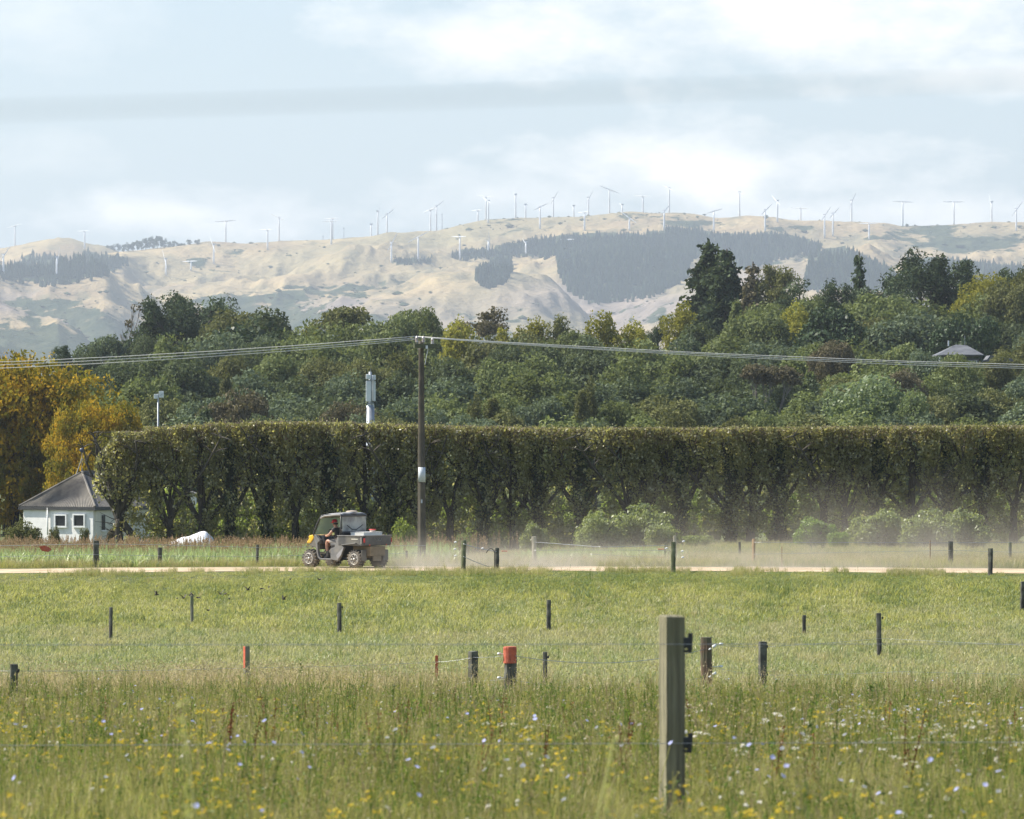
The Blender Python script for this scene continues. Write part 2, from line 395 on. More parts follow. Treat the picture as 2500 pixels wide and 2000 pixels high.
# pine plantations on the hills
def inside(poly, x, y):
    r = np.zeros(len(x), bool); n = len(poly)
    for i in range(n):
        x1, y1 = poly[i]; x2, y2 = poly[(i + 1) % n]
        c = ((y1 > y) != (y2 > y)) & (x < (x2 - x1) * (y - y1) / (y2 - y1 + 1e-9) + x1); r ^= c
    return r
def c2(p): return [(850 + .3942 * a, 420 + .3942 * b_) for a, b_ in p]
def c3_(p): return [(1650 + .3942 * a, 420 + .3942 * b_) for a, b_ in p]
def c1(p): return [(.4174 * a, 420 + .4174 * b_) for a, b_ in p]
PLANT = [c2([(1150, 410), (1290, 395), (1430, 380), (1900, 372), (2156, 350), (2156, 500), (2110, 560), (2100, 640), (1900, 740), (1700, 770), (1540, 790), (1400, 740), (1350, 680), (1300, 600), (1290, 500), (1150, 500)]),
 c2([(640, 492), (900, 470), (1000, 440), (1150, 410), (1160, 500), (900, 512), (640, 522)]),
 c2([(270, 530), (520, 530), (520, 552), (285, 560)]),
 c2([(790, 575), (870, 560), (920, 515), (1000, 507), (1020, 590), (960, 660), (860, 685), (790, 640)]),
 c3_([(-60, 330), (150, 355), (250, 378), (600, 378), (740, 388), (910, 440), (850, 468), (640, 515), (420, 585), (340, 515), (60, 478), (-60, 478)]),
 c3_([(830, 480), (1060, 462), (1150, 500), (1300, 570), (1420, 640), (1420, 720), (790, 700), (815, 560)]),
 c3_([(1430, 530), (1650, 525), (2300, 590), (2300, 730), (1430, 680)]),
 c1([(-60, 570), (130, 500), (180, 478), (400, 488), (500, 460), (600, 470), (760, 500), (700, 550), (600, 585), (400, 632), (200, 628), (-60, 595)])]
for pg in PLANT:
    ins_ = inside([(a_, b_ + 4) for a_, b_ in pg], UU.ravel(), HYS.ravel()).reshape(UU.shape) & VIS; SCRUB_AND_FILL = np.maximum(SCRUB_AND_FILL, ins_ * 1.0)  # dark ground colour also painted under the plantation trees, closing gaps between them
hm, nn, ll, b = base_mat('dry_hill_grass'); b.inputs['Roughness'].default_value = 1; b.inputs['Specular IOR Level'].default_value = 0
pos = N(nn, 'ShaderNodeNewGeometry').outputs['Position']
a1 = N(nn, 'ShaderNodeAttribute', attribute_name='scrub'); a2 = N(nn, 'ShaderNodeAttribute', attribute_name='bare')
c = mixc(nn, ll, noise(nn, ll, .008, 6, pos), (.42, .325, .18), (.27, .205, .13))
c = mixc(nn, ll, noise(nn, ll, .0025, 5, pos, None, .45, .65), c, (.28, .24, .14)); c = mixc(nn, ll, noise(nn, ll, .03, 7, pos, (1, .5, 1), .5, .68), c, (.20, .175, .11))
cb_ = mixc(nn, ll, noise(nn, ll, .02, 6, pos), (.29, .235, .19), (.18, .155, .135)); c = mixc(nn, ll, a2.outputs['Fac'], c, cb_)
sn = N(nn, 'ShaderNodeTexNoise'); sn.inputs['Scale'].default_value = .016; sn.inputs['Detail'].default_value = 9; sn.inputs['Roughness'].default_value = .68; ll.new(pos, sn.inputs[0]); sn = sn.outputs[0]
mm = N(nn, 'ShaderNodeMapRange', interpolation_type='SMOOTHSTEP'); mm.inputs['From Min'].default_value = -.02; mm.inputs['From Max'].default_value = .04
ad = N(nn, 'ShaderNodeMath', operation='MULTIPLY_ADD'); ll.new(sn, ad.inputs[0]); ad.inputs[1].default_value = -1.0; ad.inputs[2].default_value = 0.0
ad2 = N(nn, 'ShaderNodeMath', operation='ADD'); ll.new(ad.outputs[0], ad2.inputs[0]); ll.new(a1.outputs['Fac'], ad2.inputs[1]); ll.new(ad2.outputs[0], mm.inputs[0])
c3 = mixc(nn, ll, noise(nn, ll, .03, 5, pos), (.035, .05, .03), (.075, .085, .05)); c = mixc(nn, ll, mm.outputs[0], c, c3)
ll.new(c, b.inputs['Base Color'])
bp = N(nn, 'ShaderNodeBump'); bp.inputs['Strength'].default_value = .6; bp.inputs['Distance'].default_value = 6
ll.new(noise(nn, ll, .07, 9, pos, None, .2, .8), bp.inputs['Height']); ll.new(bp.outputs[0], b.inputs['Normal'])
hme = mesh_np('hills', np.stack([HX.ravel(), DD.ravel(), HZ.ravel()], 1), [grid_faces(len(HU), len(HD))], [hm], smooth=True)
for an, arr in (('scrub', SCRUB_AND_FILL), ('bare', BARE)):
    at = hme.attributes.new(an, 'FLOAT', 'POINT'); at.data.foreach_set('value', arr.astype(np.float32).ravel())
tag(link('hills', hme), kind='structure', label='long range of dry tan hills with gullies and scrub under the sky')

# scattered scrub bushes on the hills
rng = np.random.default_rng(5)
ok = (SCRUB_AND_FILL < .9) & (HYS < 900) & (DD > 5800) & (DD < 8000)
pr = (.02 + np.clip((scr - .24) / .2, 0, 1)) * ok * (UU > -200) * (UU < 2700)
pr = pr.ravel() / pr.sum()
pick = rng.choice(pr.size, 2600, p=pr)
ico = [(0, 0, 1), (.9, 0, .35), (.28, .85, .35), (-.72, .52, .35), (-.72, -.52, .35), (.28, -.85, .35), (0, 0, -.5)]
icf = [(0, 1, 2), (0, 2, 3), (0, 3, 4), (0, 4, 5), (0, 5, 1), (6, 2, 1), (6, 3, 2), (6, 4, 3), (6, 5, 4), (6, 1, 5)]
iv = np.array(ico); n = len(pick)
s = rng.lognormal(.55, .45, n)[:, None, None] * np.array([1.5, 1.2, .8])
cen = np.stack([HX.ravel()[pick], DD.ravel()[pick], HZ.ravel()[pick]], 1) + rng.normal(0, 6, (n, 3)) * [1, 1, 0]
V = (iv[None] * s * rng.uniform(.7, 1.3, (n, 7, 1)) + cen[:, None]).reshape(-1, 3)
Fc = (np.array(icf)[None] + np.arange(n)[:, None, None] * 7).reshape(-1, 3)
mscrub = leafmat('scrub_leaf', [(.04, .06, .03), (.07, .085, .045), (.10, .10, .06)], trans=.1, gloss=0)
tag(link('hill_scrub', mesh_np('hill_scrub', V, [Fc], [mscrub])), kind='stuff', label='dark scrub bushes dotted over the dry hillside', cat='scrub')

mpine = leafmat('plantation_needles', [(.018, .034, .022), (.03, .05, .03), (.05, .07, .04)], trans=.05, gloss=0, vary=0)
def plantation(poly, label, n, hpx=(16, 26), seed=1, trunks=False):
    n = int(n * 1.5)
    rg_ = np.random.default_rng(seed)
    px = np.array([p[0] for p in poly]); py = np.array([p[1] for p in poly])
    Vs = []; Fs = []; b0 = 0; done = 0
    while done < n:
        u = rg_.uniform(px.min(), px.max(), 400); v = rg_.uniform(py.min(), py.max(), 400)
        k = inside(poly, u, v)
        for uu, vv in zip(u[k], v[k]):
            if done >= n: break
            hgt_px = rg_.uniform(*hpx)
            w = hill_at(uu, vv + hgt_px * .8) or hill_at(uu, vv + hgt_px * 1.4)
            done += 1
            if w is None: continue
            h = hgt_px * w.y / F * rg_.uniform(.9, 1.1); r = h * rg_.uniform(.14, .22); m_ = 6
            prof = [(.25, 0), (1, .15), (.8, .42), (.62, .6), (.25, .88), (0.02, 1.0)]
            a = np.arange(m_) / m_ * 2 * np.pi + rg_.uniform(0, 6)
            ring = []
            for q, (pr_, pz) in enumerate(prof):
                rr = r * pr_ * rg_.uniform(.65, 1.3, m_)
                ring.append(np.stack([w.x + np.cos(a) * rr, w.y + np.sin(a) * rr, np.full(m_, w.z - 1 + h * (.12 if trunks else 0) + h * pz) + rg_.normal(0, h * .02, m_)], 1))
            Vs.append(np.concatenate(ring)); q = len(prof)
            ff = np.array([(i * m_ + j, i * m_ + (j + 1) % m_, (i + 1) * m_ + (j + 1) % m_, (i + 1) * m_ + j) for i in range(q - 1) for j in range(m_)])
            Fs.append(ff + b0); b0 += q * m_
    tag(link('pine_plantation', mesh_np('pine_plantation', np.concatenate(Vs), [np.concatenate(Fs)], [mpine])), kind='stuff', label=label, cat='wood')
plantation(c2([(1150, 410), (1290, 395), (1430, 380), (1900, 372), (2156, 350), (2156, 500), (2110, 560), (2100, 640), (1900, 740), (1700, 770), (1540, 790), (1400, 740), (1350, 680), (1300, 600), (1290, 500), (1150, 500)]), 'large dark pine plantation in the middle of the hillside, with ragged straight lower edge', 1500, seed=1)
plantation(c2([(640, 492), (900, 470), (1000, 440), (1150, 410), (1160, 500), (900, 512), (640, 522)]), 'thin dark strip of pines along the slope left of the large plantation', 220, (12, 18), seed=2)
plantation(c2([(270, 530), (520, 530), (520, 552), (285, 560)]), 'short low band of dark trees at the feet of two turbines on the slope', 60, (9, 13), seed=8)
plantation(c2([(790, 575), (870, 560), (920, 515), (1000, 507), (1020, 590), (960, 660), (860, 685), (790, 640)]), 'small triangular pine block just below and left of the large plantation', 190, seed=3)
plantation(c3_([(-60, 330), (150, 355), (250, 378), (600, 378), (740, 388), (910, 440), (850, 468), (640, 515), (420, 585), (340, 515), (60, 478), (-60, 478)]), 'dark pine plantation band reaching right from the large plantation below the ridge', 620, seed=4)
plantation(c3_([(830, 480), (1060, 462), (1150, 500), (1300, 570), (1420, 640), (1420, 720), (790, 700), (815, 560)]), 'dark pine block behind the tall trees on the right, with straight left edge', 600, seed=5)
plantation(c3_([(1430, 530), (1650, 525), (2300, 590), (2300, 730), (1430, 680)]), 'dark forest on the lower slope at the right edge of the picture', 520, seed=6)
plantation(c1([(-60, 570), (130, 500), (180, 478), (400, 488), (500, 460), (600, 470), (760, 500), (700, 550), (600, 585), (400, 632), (200, 628), (-60, 595)]), 'dark pine wood on the saddle at the left below the back hill', 420, seed=7)

# ------------------------------------------------------------------ wind turbines (hub row, base row, blade ends)
mtw = pmat('turbine_white', (.78, .79, .80), (.70, .71, .73), .3, .5)
mtn = pmat('turbine_nacelle', (.42, .45, .50), (.36, .38, .42), .5, .5)
T = []
def tb(f, lst):
    for t in lst:
        cx_, hy_, by_ = t[0], t[1], t[2]
        q = f([(cx_, hy_), (cx_, by_)] + list(t[3:5])); T.append((q[0][0], q[0][1], q[1][1], q[2] if len(q) > 2 else None, q[3] if len(q) > 3 else None))
tb(c1, [(87, 318, 415, (35, 330), (130, 308)), (495, 348, 458, (445, 347), (523, 348)), (20, 485, 615, (55, 418), (0, 520)), (332, 500, 640, (335, 440), (328, 560)), (970, 510, 608, (953, 450), (985, 560)),
        (1117, 525, 580, (1070, 523), (1165, 522)), (1250, 425, 555, (1225, 358), (1265, 460)), (1320, 290, 400, (1255, 290), (1383, 282)), (1632, 268, 390, (1580, 245), (1680, 292)), (1565, 340, 460, (1530, 337), (1612, 340)),
        (1938, 290, 425, (1878, 290), (1992, 291)), (1945, 275, 380, (1895, 275), (1995, 272))])
tb(c2, [(143, 325, 390, (145, 290), (140, 350)), (183, 245, 392, (188, 195), (172, 310)), (241, 262, 385, (275, 230), (203, 295)), (510, 238, 350, (462, 250), (545, 222)), (547, 212, 353, (590, 178), (510, 245)),
        (268, 440, 565, (292, 390), (228, 515)), (434, 405, 552, (500, 368), (360, 440)), (692, 403, 558, (650, 403), (740, 406)), (803, 240, 290, (760, 240), (830, 240)), (853, 155, 285, (805, 148), (905, 162)),
        (868, 180, 318, (835, 160), (890, 205)), (868, 430, 515, (855, 345), (870, 510)), (1037, 140, 270, (1031, 90), (1040, 190)), (1099, 202, 272, (1099, 150), (1092, 250)), (1188, 218, 360, (1228, 195), (1135, 245)),
        (1270, 163, 265, (1293, 110), (1243, 205)), (1100, 435, 535, (1085, 410), (1112, 455)), (1397, 210, 270, (1394, 180), (1400, 240)), (1488, 160, 255, (1508, 115), (1462, 205)), (1464, 252, 375, (1435, 252), (1500, 252)),
        (1362, 420, 450, (1325, 420), (1420, 424)), (1618, 112, 248, (1545, 85), (1685, 138)), (1697, 205, 240, (1685, 190), (1705, 215)), (1742, 285, 375, (1685, 248), (1788, 325)), (1826, 152, 235, (1772, 150), (1875, 158)),
        (1988, 102, 243, (1955, 85), (2020, 125)), (1957, 240, 362, (1978, 205), (1908, 290))])
tb(c3_, [(235, 245, 375, (280, 228), (180, 260)), (394, 127, 268, (348, 105), (420, 150)), (553, 237, 368, (583, 200), (507, 275)), (629, 180, 315, (590, 135), (640, 205)), (773, 227, 290, (708, 220), (822, 230)),
         (921, 267, 413, (955, 210), (887, 310)), (973, 258, 400, (1012, 215), (940, 290)), (1088, 178, 300, (1105, 135), (1055, 240)), (1197, 322, 432, (1130, 322), (1250, 322)), (1405, 187, 322, (1335, 183), (1470, 190)),
         (1722, 188, 318, (1650, 188), (1785, 190)), (1956, 187, 318, (1942, 128), (1958, 240)), (2108, 230, 372, (2140, 185), (2068, 275))])
g = Geo(); g.lathe([(.045, 0), (.04, .3), (.034, .7), (.026, 1)], 10); tower_me = g.mesh('tower', mtw, True)
g = Geo(); g.box((0, 0.3, 0), (2.0, 5.2, 2.2)); g.box((0, -2.6, 0), (1.2, .8, 1.2)); nac_me = g.mesh('nacelle', mtn)
g = Geo()
sec = [(0, .5, .5), (.06, .5, .5), (.2, 1.05, .28), (.6, .7, .18), (1, .28, .1)]
vs = []
for t, ch, th in sec:
    vs += [(-ch, -0, t), (0, -th, t), (ch, 0, t), (0, th, t)]
g.add(vs, [(i * 4 + j, i * 4 + (j + 1) % 4, i * 4 + 4 + (j + 1) % 4, i * 4 + 4 + j) for i in range(4) for j in range(4)] + [(3, 2, 1, 0), (16, 17, 18, 19)])
blade_me = g.mesh('blade', mtw)
T.sort(key=lambda t: t[0])
cnt = {'sky': 0, 'slope': 0}
TU = []
for (u, hy, by, e1, e2) in T:
    cw = crest_at(u); cy_ = HY - cw.z / cw.y * F
    if by < cy_ + 5: w = Vector(((u - CX) / F * (cw.y + 40), cw.y + 40, (HY - by) / F * (cw.y + 40))); where = 'sky'; base = min(w.z, cw.z) - 6
    else:
        w = hill_at(u, by) or cw; where = 'slope'; base = w.z - 2
    TU.append((u, hy, by, e1, e2, w, where, base))
tot = {k: sum(1 for t in TU if t[6] == k) for k in cnt}
for (u, hy, by, e1, e2, w, where, base) in TU:
    cnt[where] += 1
    s_ = F / w.y; hubz = (HY - hy) / s_; th = hubz - base
    dx = (e1[0] - e2[0]) / s_; dz = (e2[1] - e1[1]) / s_; L = 34.0
    ln = math.hypot(dx, dz); dy = math.sqrt(max(0, L * L - ln * ln)) if ln < L else 0
    bdir = Vector((dx, dy, dz)).normalized()
    yaw = math.atan2(bdir.y, bdir.x) if abs(bdir.x) + abs(bdir.y) > .15 else .9
    ang = math.degrees(math.atan2(dz, dx)) % 180
    word = 'blades level' if ang < 9 or ang > 171 else ('blades tilted up to the right' if ang < 62 else ('blades nearly upright' if ang < 115 else 'blades tilted up to the left'))
    r = empty('wind_turbine', (w.x, w.y, base), 0)
    rev = tot[where] - cnt[where] + 1
    side = f'{ordinal(cnt[where])} from the left' if cnt[where] <= rev else (f'{ordinal(rev)} from the right' if rev > 1 else 'rightmost')
    if cnt[where] == 1: side = 'leftmost'
    tag(r, f"white wind turbine {'on the skyline' if where == 'sky' else 'below the skyline'}, {side}, {word}", 'wind turbine', 'wind turbines on the hills')
    t = link('tower', tower_me, r); t.scale = (35, 35, th)
    hub = Vector((0, 0, th))
    nq = bdir.cross(Vector((0, 0, 1))); nq = nq.normalized() if nq.length > .2 else Vector((math.sin(.9), -math.cos(.9), 0))
    if nq.y > 0: nq = -nq
    nc = link('nacelle', nac_me, r, hub + Vector((0, 0, .6))); nc.rotation_euler = (0, 0, math.atan2(nq.x, -nq.y)) ; nc.scale = (.8, .8, .8)
    xa = nq.cross(bdir).normalized()
    for sg in (1, -1):
        bl = link('blade', blade_me, r)
        z_ = bdir * sg; x_ = xa * sg; y_ = z_.cross(x_)
        Mx = Matrix((x_ * .8, y_ * .8, z_ * (L / 2))).transposed().to_4x4(); Mx.translation = hub + Vector((0, 0, .6)) + nq * 2.2
        bl.matrix_local = Mx
# lattice masts, thin
for u, hy, by, lab in ((839, 557, 574, 'short thin mast on the skyline between turbines'), (1079, 523, 555, 'slim wind-measuring mast between two turbines on the skyline'), (788, 577, 596, 'small thin mast just below the left skyline')):
    w = crest_at(u); s_ = F / w.y; g = Geo(); g.tube([(0, 0, -8), (0, 0, (by - hy) / s_ + 2)], [.7, .4], 5); g.box((0, 0, (by - hy) / s_), (2.4, .5, .5))
    tag(g.obj('wind_mast', mtn, loc=(w.x, w.y + 10, (HY - by) / s_)), lab, 'mast')

# marks where the ridge-top grove stands: (column, top row, base row); its trees are planted once the pine meshes exist
GROVE = [(264, 600, 616), (276, 597, 616), (289, 596, 616), (302, 598, 617), (313, 593, 616), (325, 592, 616), (336, 588, 615), (346, 585, 614), (356, 583, 614), (366, 580, 613), (375, 578, 612), (384, 577, 611), (393, 578, 610), (401, 583, 609), (413, 591, 608), (424, 589, 606), (436, 593, 605), (446, 595, 604), (462, 586, 600), (482, 585, 596)]
# ------------------------------------------------------------------ foliage builders
def norm(a): return a / np.maximum(np.linalg.norm(a, axis=-1, keepdims=True), 1e-9)
def cards(Pn, Nn, s, rng, bias=.5, asp=.6, droop=0):
    n = norm(Nn * bias + rng.normal(size=Pn.shape) * (1 - bias) * .8)
    t = norm(np.cross(n, rng.normal(size=Pn.shape))); b_ = np.cross(n, t)
    s = np.asarray(s)[:, None]
    V = np.stack([Pn + t * s, Pn + b_ * s * asp, Pn - t * s, Pn - b_ * s * asp], 1)
    if droop: V[:, 2, 2] -= droop * s[:, 0]
    return V.reshape(-1, 3), np.arange(len(Pn) * 4).reshape(-1, 4)
def puff(rng, c, r, n, lump=.22):
    d = norm(rng.normal(size=(n, 3))); rad = .62 + .42 * rng.random(n) ** .6
    rad = rad * (1 + lump * (vn(d[:, 0] * 2.3 + c[0], d[:, 1] * 2.3 + c[1], d[:, 2] * 2.3 + c[2], 3) * 2 - 1))
    return np.array(c) + d * rad[:, None] * np.array(r), d
def branches(g, p, d, L, r, depth, rng, spread=.6, up=.25, n=(2, 3), sides=5, shrink=.68, tips=None, steps=3, wob=.12):
    pts = [p]; q = p; dd = d.normalized()
    for i in range(steps):
        dd = (dd + Vector((rng.uniform(-1, 1), rng.uniform(-1, 1), rng.uniform(-1, 1) * .6)) * wob * 2 + Vector((0, 0, up * .3))).normalized()
        q = q + dd * (L / steps); pts.append(q)
    g.tube(pts, [r * (1 - .45 * i / steps) for i in range(steps + 1)], sides, cap=False)
    if depth == 0:
        if tips is not None: tips.append((q, dd))
        return
    for k in range(rng.randint(*n)):
        ax = Vector((rng.uniform(-1, 1), rng.uniform(-1, 1), rng.uniform(-.4, .6)))
        nd = (dd + ax * spread + Vector((0, 0, up))).normalized()
        branches(g, q, nd, L * shrink * rng.uniform(.8, 1.15), r * .55, depth - 1, rng, spread, up, n, max(3, sides - 1), shrink, tips, steps, wob)
def crown_mesh(name, parts, mat):
    Vs = []; Fs = []; b0 = 0
    for V, F_ in parts: Vs.append(V); Fs.append(F_ + b0); b0 += len(V)
    return mesh_np(name, np.concatenate(Vs), [np.concatenate(Fs)], [mat])

L = {}
L['dark'] = leafmat('leaf_dark', [(.048, .058, .034), (.092, .112, .060), (.155, .18, .10)], trans=.2, gloss=0)
L['blue'] = leafmat('leaf_bluish', [(.066, .085, .058), (.118, .148, .094), (.19, .222, .142)], trans=.22, gloss=0)
L['mid'] = leafmat('leaf_mid', [(.080, .095, .044), (.14, .165, .07), (.22, .245, .115)], trans=.25, gloss=0)
L['olive'] = leafmat('leaf_olive', [(.080, .084, .040), (.13, .135, .056), (.19, .19, .085)], trans=.22, gloss=0)
L['yellow'] = leafmat('leaf_yellowgreen', [(.13, .13, .03), (.22, .215, .045), (.33, .30, .07)], trans=.3, gloss=0)
L['brown'] = leafmat('leaf_brownish', [(.080, .072, .045), (.13, .112, .068), (.18, .155, .10)], trans=.15, gloss=0)
L['glossy'] = leafmat('leaf_glossy', [(.028, .045, .022), (.045, .07, .032), (.07, .10, .045)], trans=.12, gloss=.02)
L['bright'] = leafmat('leaf_bright', [(.095, .125, .065), (.15, .19, .10), (.23, .27, .16)], trans=.35, gloss=.02)
L['pine'] = leafmat('pine_needles', [(.042, .058, .036), (.075, .10, .055), (.125, .155, .085)], trans=.12, gloss=0)
L['autumn'] = leafmat('autumn_leaves', [(.36, .24, .03), (.58, .34, .03), (.72, .42, .035), (.52, .36, .04), (.20, .18, .03)], trans=.4, patch=(.15, .14, .03), pscale=.6, vary=.02, gloss=0)

def make_broad(seed, top=1.0, wide=4.2, npuff=20, nleaf=620, leaf=.16):
    rg_ = np.random.default_rng(seed); parts = []
    C0 = np.array([0, 0, 5.9]); RR = np.array([wide, wide * .9, 4.1])
    parts.append((lambda Pn, Nn: cards(Pn, Nn, rg_.uniform(.6, 1.3, len(Pn)) * leaf * 1.3, rg_, .45))(*puff(rg_, C0, RR * .72, 1800)))
    for i in range(npuff):
        d = norm(rg_.normal(size=3)); d[2] = abs(d[2]) * 1.1 - .35; d = norm(d)
        c = C0 + d * RR * rg_.uniform(.55, .82); r = rg_.uniform(.95, 1.9) * np.array([1, 1, .82])
        Pn, Nn = puff(rg_, c, r, int(nleaf * (r[0] / 1.4) ** 2)); k = Nn[:, 2] > -.75
        parts.append(cards(Pn[k], Nn[k], rg_.uniform(.6, 1.35, k.sum()) * leaf, rg_, .5))
    return crown_mesh('crown', parts, L['mid'])
def make_fine(seed, col='yellow'):
    """upright, finely feathered crown"""
    rg_ = np.random.default_rng(seed); parts = []
    for i in range(34):
        z = rg_.uniform(2.2, 9.2); w = 3.6 * math.sin(min(1, (10.2 - z) / 5.5) * math.pi / 2) * rg_.uniform(.25, 1)
        a = rg_.uniform(0, 6.28); c = np.array([math.cos(a) * w, math.sin(a) * w * .85, z]); r = rg_.uniform(.55, 1.2) * np.array([.9, .9, 1.15])
        Pn, Nn = puff(rg_, c, r, int(240 * (r[0] / .8) ** 2), .4); parts.append(cards(Pn, Nn, rg_.uniform(.5, 1.3, len(Pn)) * .15, rg_, .35))
    return crown_mesh('crown', parts, L[col])
def make_pine(seed, gaps=True):
    rg_ = np.random.default_rng(seed); rnd = random.Random(seed); g = Geo(); tips = []
    g.tube([(0, 0, 0), (.1, 0, 3), (-.1, .1, 6), (.1, 0, 8.2)], [.34, .27, .2, .1], 7)
    for i in range(26):
        z = 3.0 + i * .22; a = rnd.uniform(0, 6.28); ln = (4.0 - abs(z - 5.6) * .55) * rnd.uniform(.6, 1.15)
        branches(g, Vector((0, 0, z)), Vector((math.cos(a), math.sin(a), .45)), ln * .62, .12, 1, rnd, .55, .3, (2, 3), 5, .62, tips)
    parts = []
    for (q, dd) in tips + [(Vector((0, 0, 8.6)), None), (Vector((.5, 0, 8.1)), None)]:
        for k in range(2):
            c = np.array(q) + rg_.normal(0, .28, 3); r = rg_.uniform(.5, .95)
            Pn, Nn = puff(rg_, c, np.array([r, r, r * .8]), 85, .4); parts.append(cards(Pn, Nn + [0, 0, .5], rg_.uniform(.6, 1.3, len(Pn)) * .17, rg_, .45, .35))
    return crown_mesh('crown', parts, L['pine']), g.mesh('trunk', M['bark'], True)
def make_conifer(seed, wide=2.6, ragged=.35, layers=17, start=1.5):
    rg_ = np.random.default_rng(seed); parts = []; g = Geo()
    g.tube([(0, 0, 0), (0, 0, 5), (.05, 0, 9.6)], [.36, .24, .05], 7)
    for i in range(layers):
        z = start + (9.7 - start) * i / layers; w = wide * (1 - (z - start) / (10.2 - start)) ** .75
        for k in range(max(5, int(13 * w / wide) + 3)):
            a = rg_.uniform(0, 6.28); ln = w * rg_.uniform(1 - ragged, 1 + ragged * .6)
            g.tube([(0, 0, z), (math.cos(a) * ln * .9, math.sin(a) * ln * .9, z - .1)], [.05, .015], 3, False)
            t = rg_.uniform(.15, 1, int(60 * ln / 1.4) + 12)
            Pn = np.stack([np.cos(a) * ln * t, np.sin(a) * ln * t, z - .28 * t ** 2 * ln + .18 * ln * (t > .7) * (t - .7)], 1) + rg_.normal(0, .19, (len(t), 3)) * [1, 1, .8]
            parts.append(cards(Pn, np.tile([0, 0, 1.0], (len(t), 1)), rg_.uniform(.6, 1.2, len(t)) * .21, rg_, .45, .6))
    return crown_mesh('crown', parts, L['pine']), g.mesh('trunk', M['bark'], True)
def make_poplar(seed):
    rg_ = np.random.default_rng(seed); parts = []
    for i in range(26):
        z = rg_.uniform(1.2, 9.6); w = 1.0 * math.sin(min(1, (10.3 - z) / 4) * 1.57) * rg_.uniform(.1, .8); a = rg_.uniform(0, 6.28)
        Pn, Nn = puff(rg_, [math.cos(a) * w, math.sin(a) * w, z], np.array([.42, .42, .9]), 170, .3); parts.append(cards(Pn, Nn, rg_.uniform(.5, 1.2, len(Pn)) * .13, rg_, .35))
    return crown_mesh('crown', parts, L['olive'])
def make_open(seed, leafy=.6):
    """open crown with its limbs showing"""
    rg_ = np.random.default_rng(seed); rnd = random.Random(seed); g = Geo(); tips = []
    branches(g, Vector((0, 0, 0)), Vector((.05, 0, 1)), 4.2, .28, 4, rnd, .55, .28, (2, 4), 7, .66, tips, 3, .1)
    parts = []
    for q, dd in tips:
        if rnd.random() > leafy: continue
        r = rg_.uniform(.4, .8); Pn, Nn = puff(rg_, np.array(q), np.array([r * 1.2, r, r * .6]), 60, .4); parts.append(cards(Pn, Nn + [0, 0, .4], rg_.uniform(.6, 1.2, len(Pn)) * .16, rg_, .4))
    return crown_mesh('crown', parts, L['olive']), g.mesh('trunk', M['bark_grey'], True)
g = Geo(); g.tube([(0, 0, -.5), (.05, 0, 2), (0, .1, 5)], [.4, .32, .2], 8)
for k in range(6): g.tube([(0, 0, 2.2 + k * .4), (math.cos(k * 2.1) * 1.6, math.sin(k * 2.1) * 1.6, 4.6 + k * .4)], [.14, .05], 5)
plain_trunk = g.mesh('trunk', M['bark'], True)
BROAD = [make_broad(11), make_broad(12, wide=3.6), make_broad(13, wide=4.8, npuff=26), make_broad(14, wide=4.0, npuff=16), make_broad(15, wide=4.4, npuff=30, nleaf=460, leaf=.14), make_broad(16, wide=3.4, npuff=14, nleaf=720, leaf=.15)]
FINE = [make_fine(21), make_fine(22), make_fine(23)]
PINE = [make_pine(31), make_pine(32), make_pine(33)]
CONE = [make_conifer(41, 3.0, .45, 20), make_conifer(42, 3.3, .55, 18, 1.5)]
SPIRE = make_conifer(43, 1.5, .35, 13, 1.0)
POP = [make_poplar(51), make_poplar(52)]
OPEN = [make_open(61, .75), make_open(62, .7)]
BARE_ = make_open(66, .12)

BND = {}
def bounds(me):
    if me.name not in BND:
        a = np.empty(len(me.vertices) * 3, np.float32); me.vertices.foreach_get('co', a); a = a.reshape(-1, 3)
        BND[me.name] = (float(np.percentile(np.hypot(a[:, 0], a[:, 1]), 96)), float(np.percentile(a[:, 2], 99.7)))
    return BND[me.name]
KIND = {'pine': 'pine', 'cone': 'conifer', 'spire': 'conifer', 'broad': 'broadleaf tree', 'fine': 'feathery tree', 'pop': 'columnar tree', 'open': 'open-crowned tree', 'bare': 'bare tree'}
NAME = {'pine': 'pine_tree', 'cone': 'conifer_tree', 'spire': 'conifer_tree', 'broad': 'broadleaf_tree', 'fine': 'broadleaf_tree', 'pop': 'poplar_tree', 'open': 'open_crowned_tree', 'bare': 'bare_tree'}
CW = {'dark': 'dark green', 'blue': 'dull bluish green', 'mid': 'mid green', 'olive': 'olive green', 'yellow': 'yellowish green', 'brown': 'brownish', 'glossy': 'very dark glossy green', 'bright': 'bright silvery green', 'pine': 'dark green'}
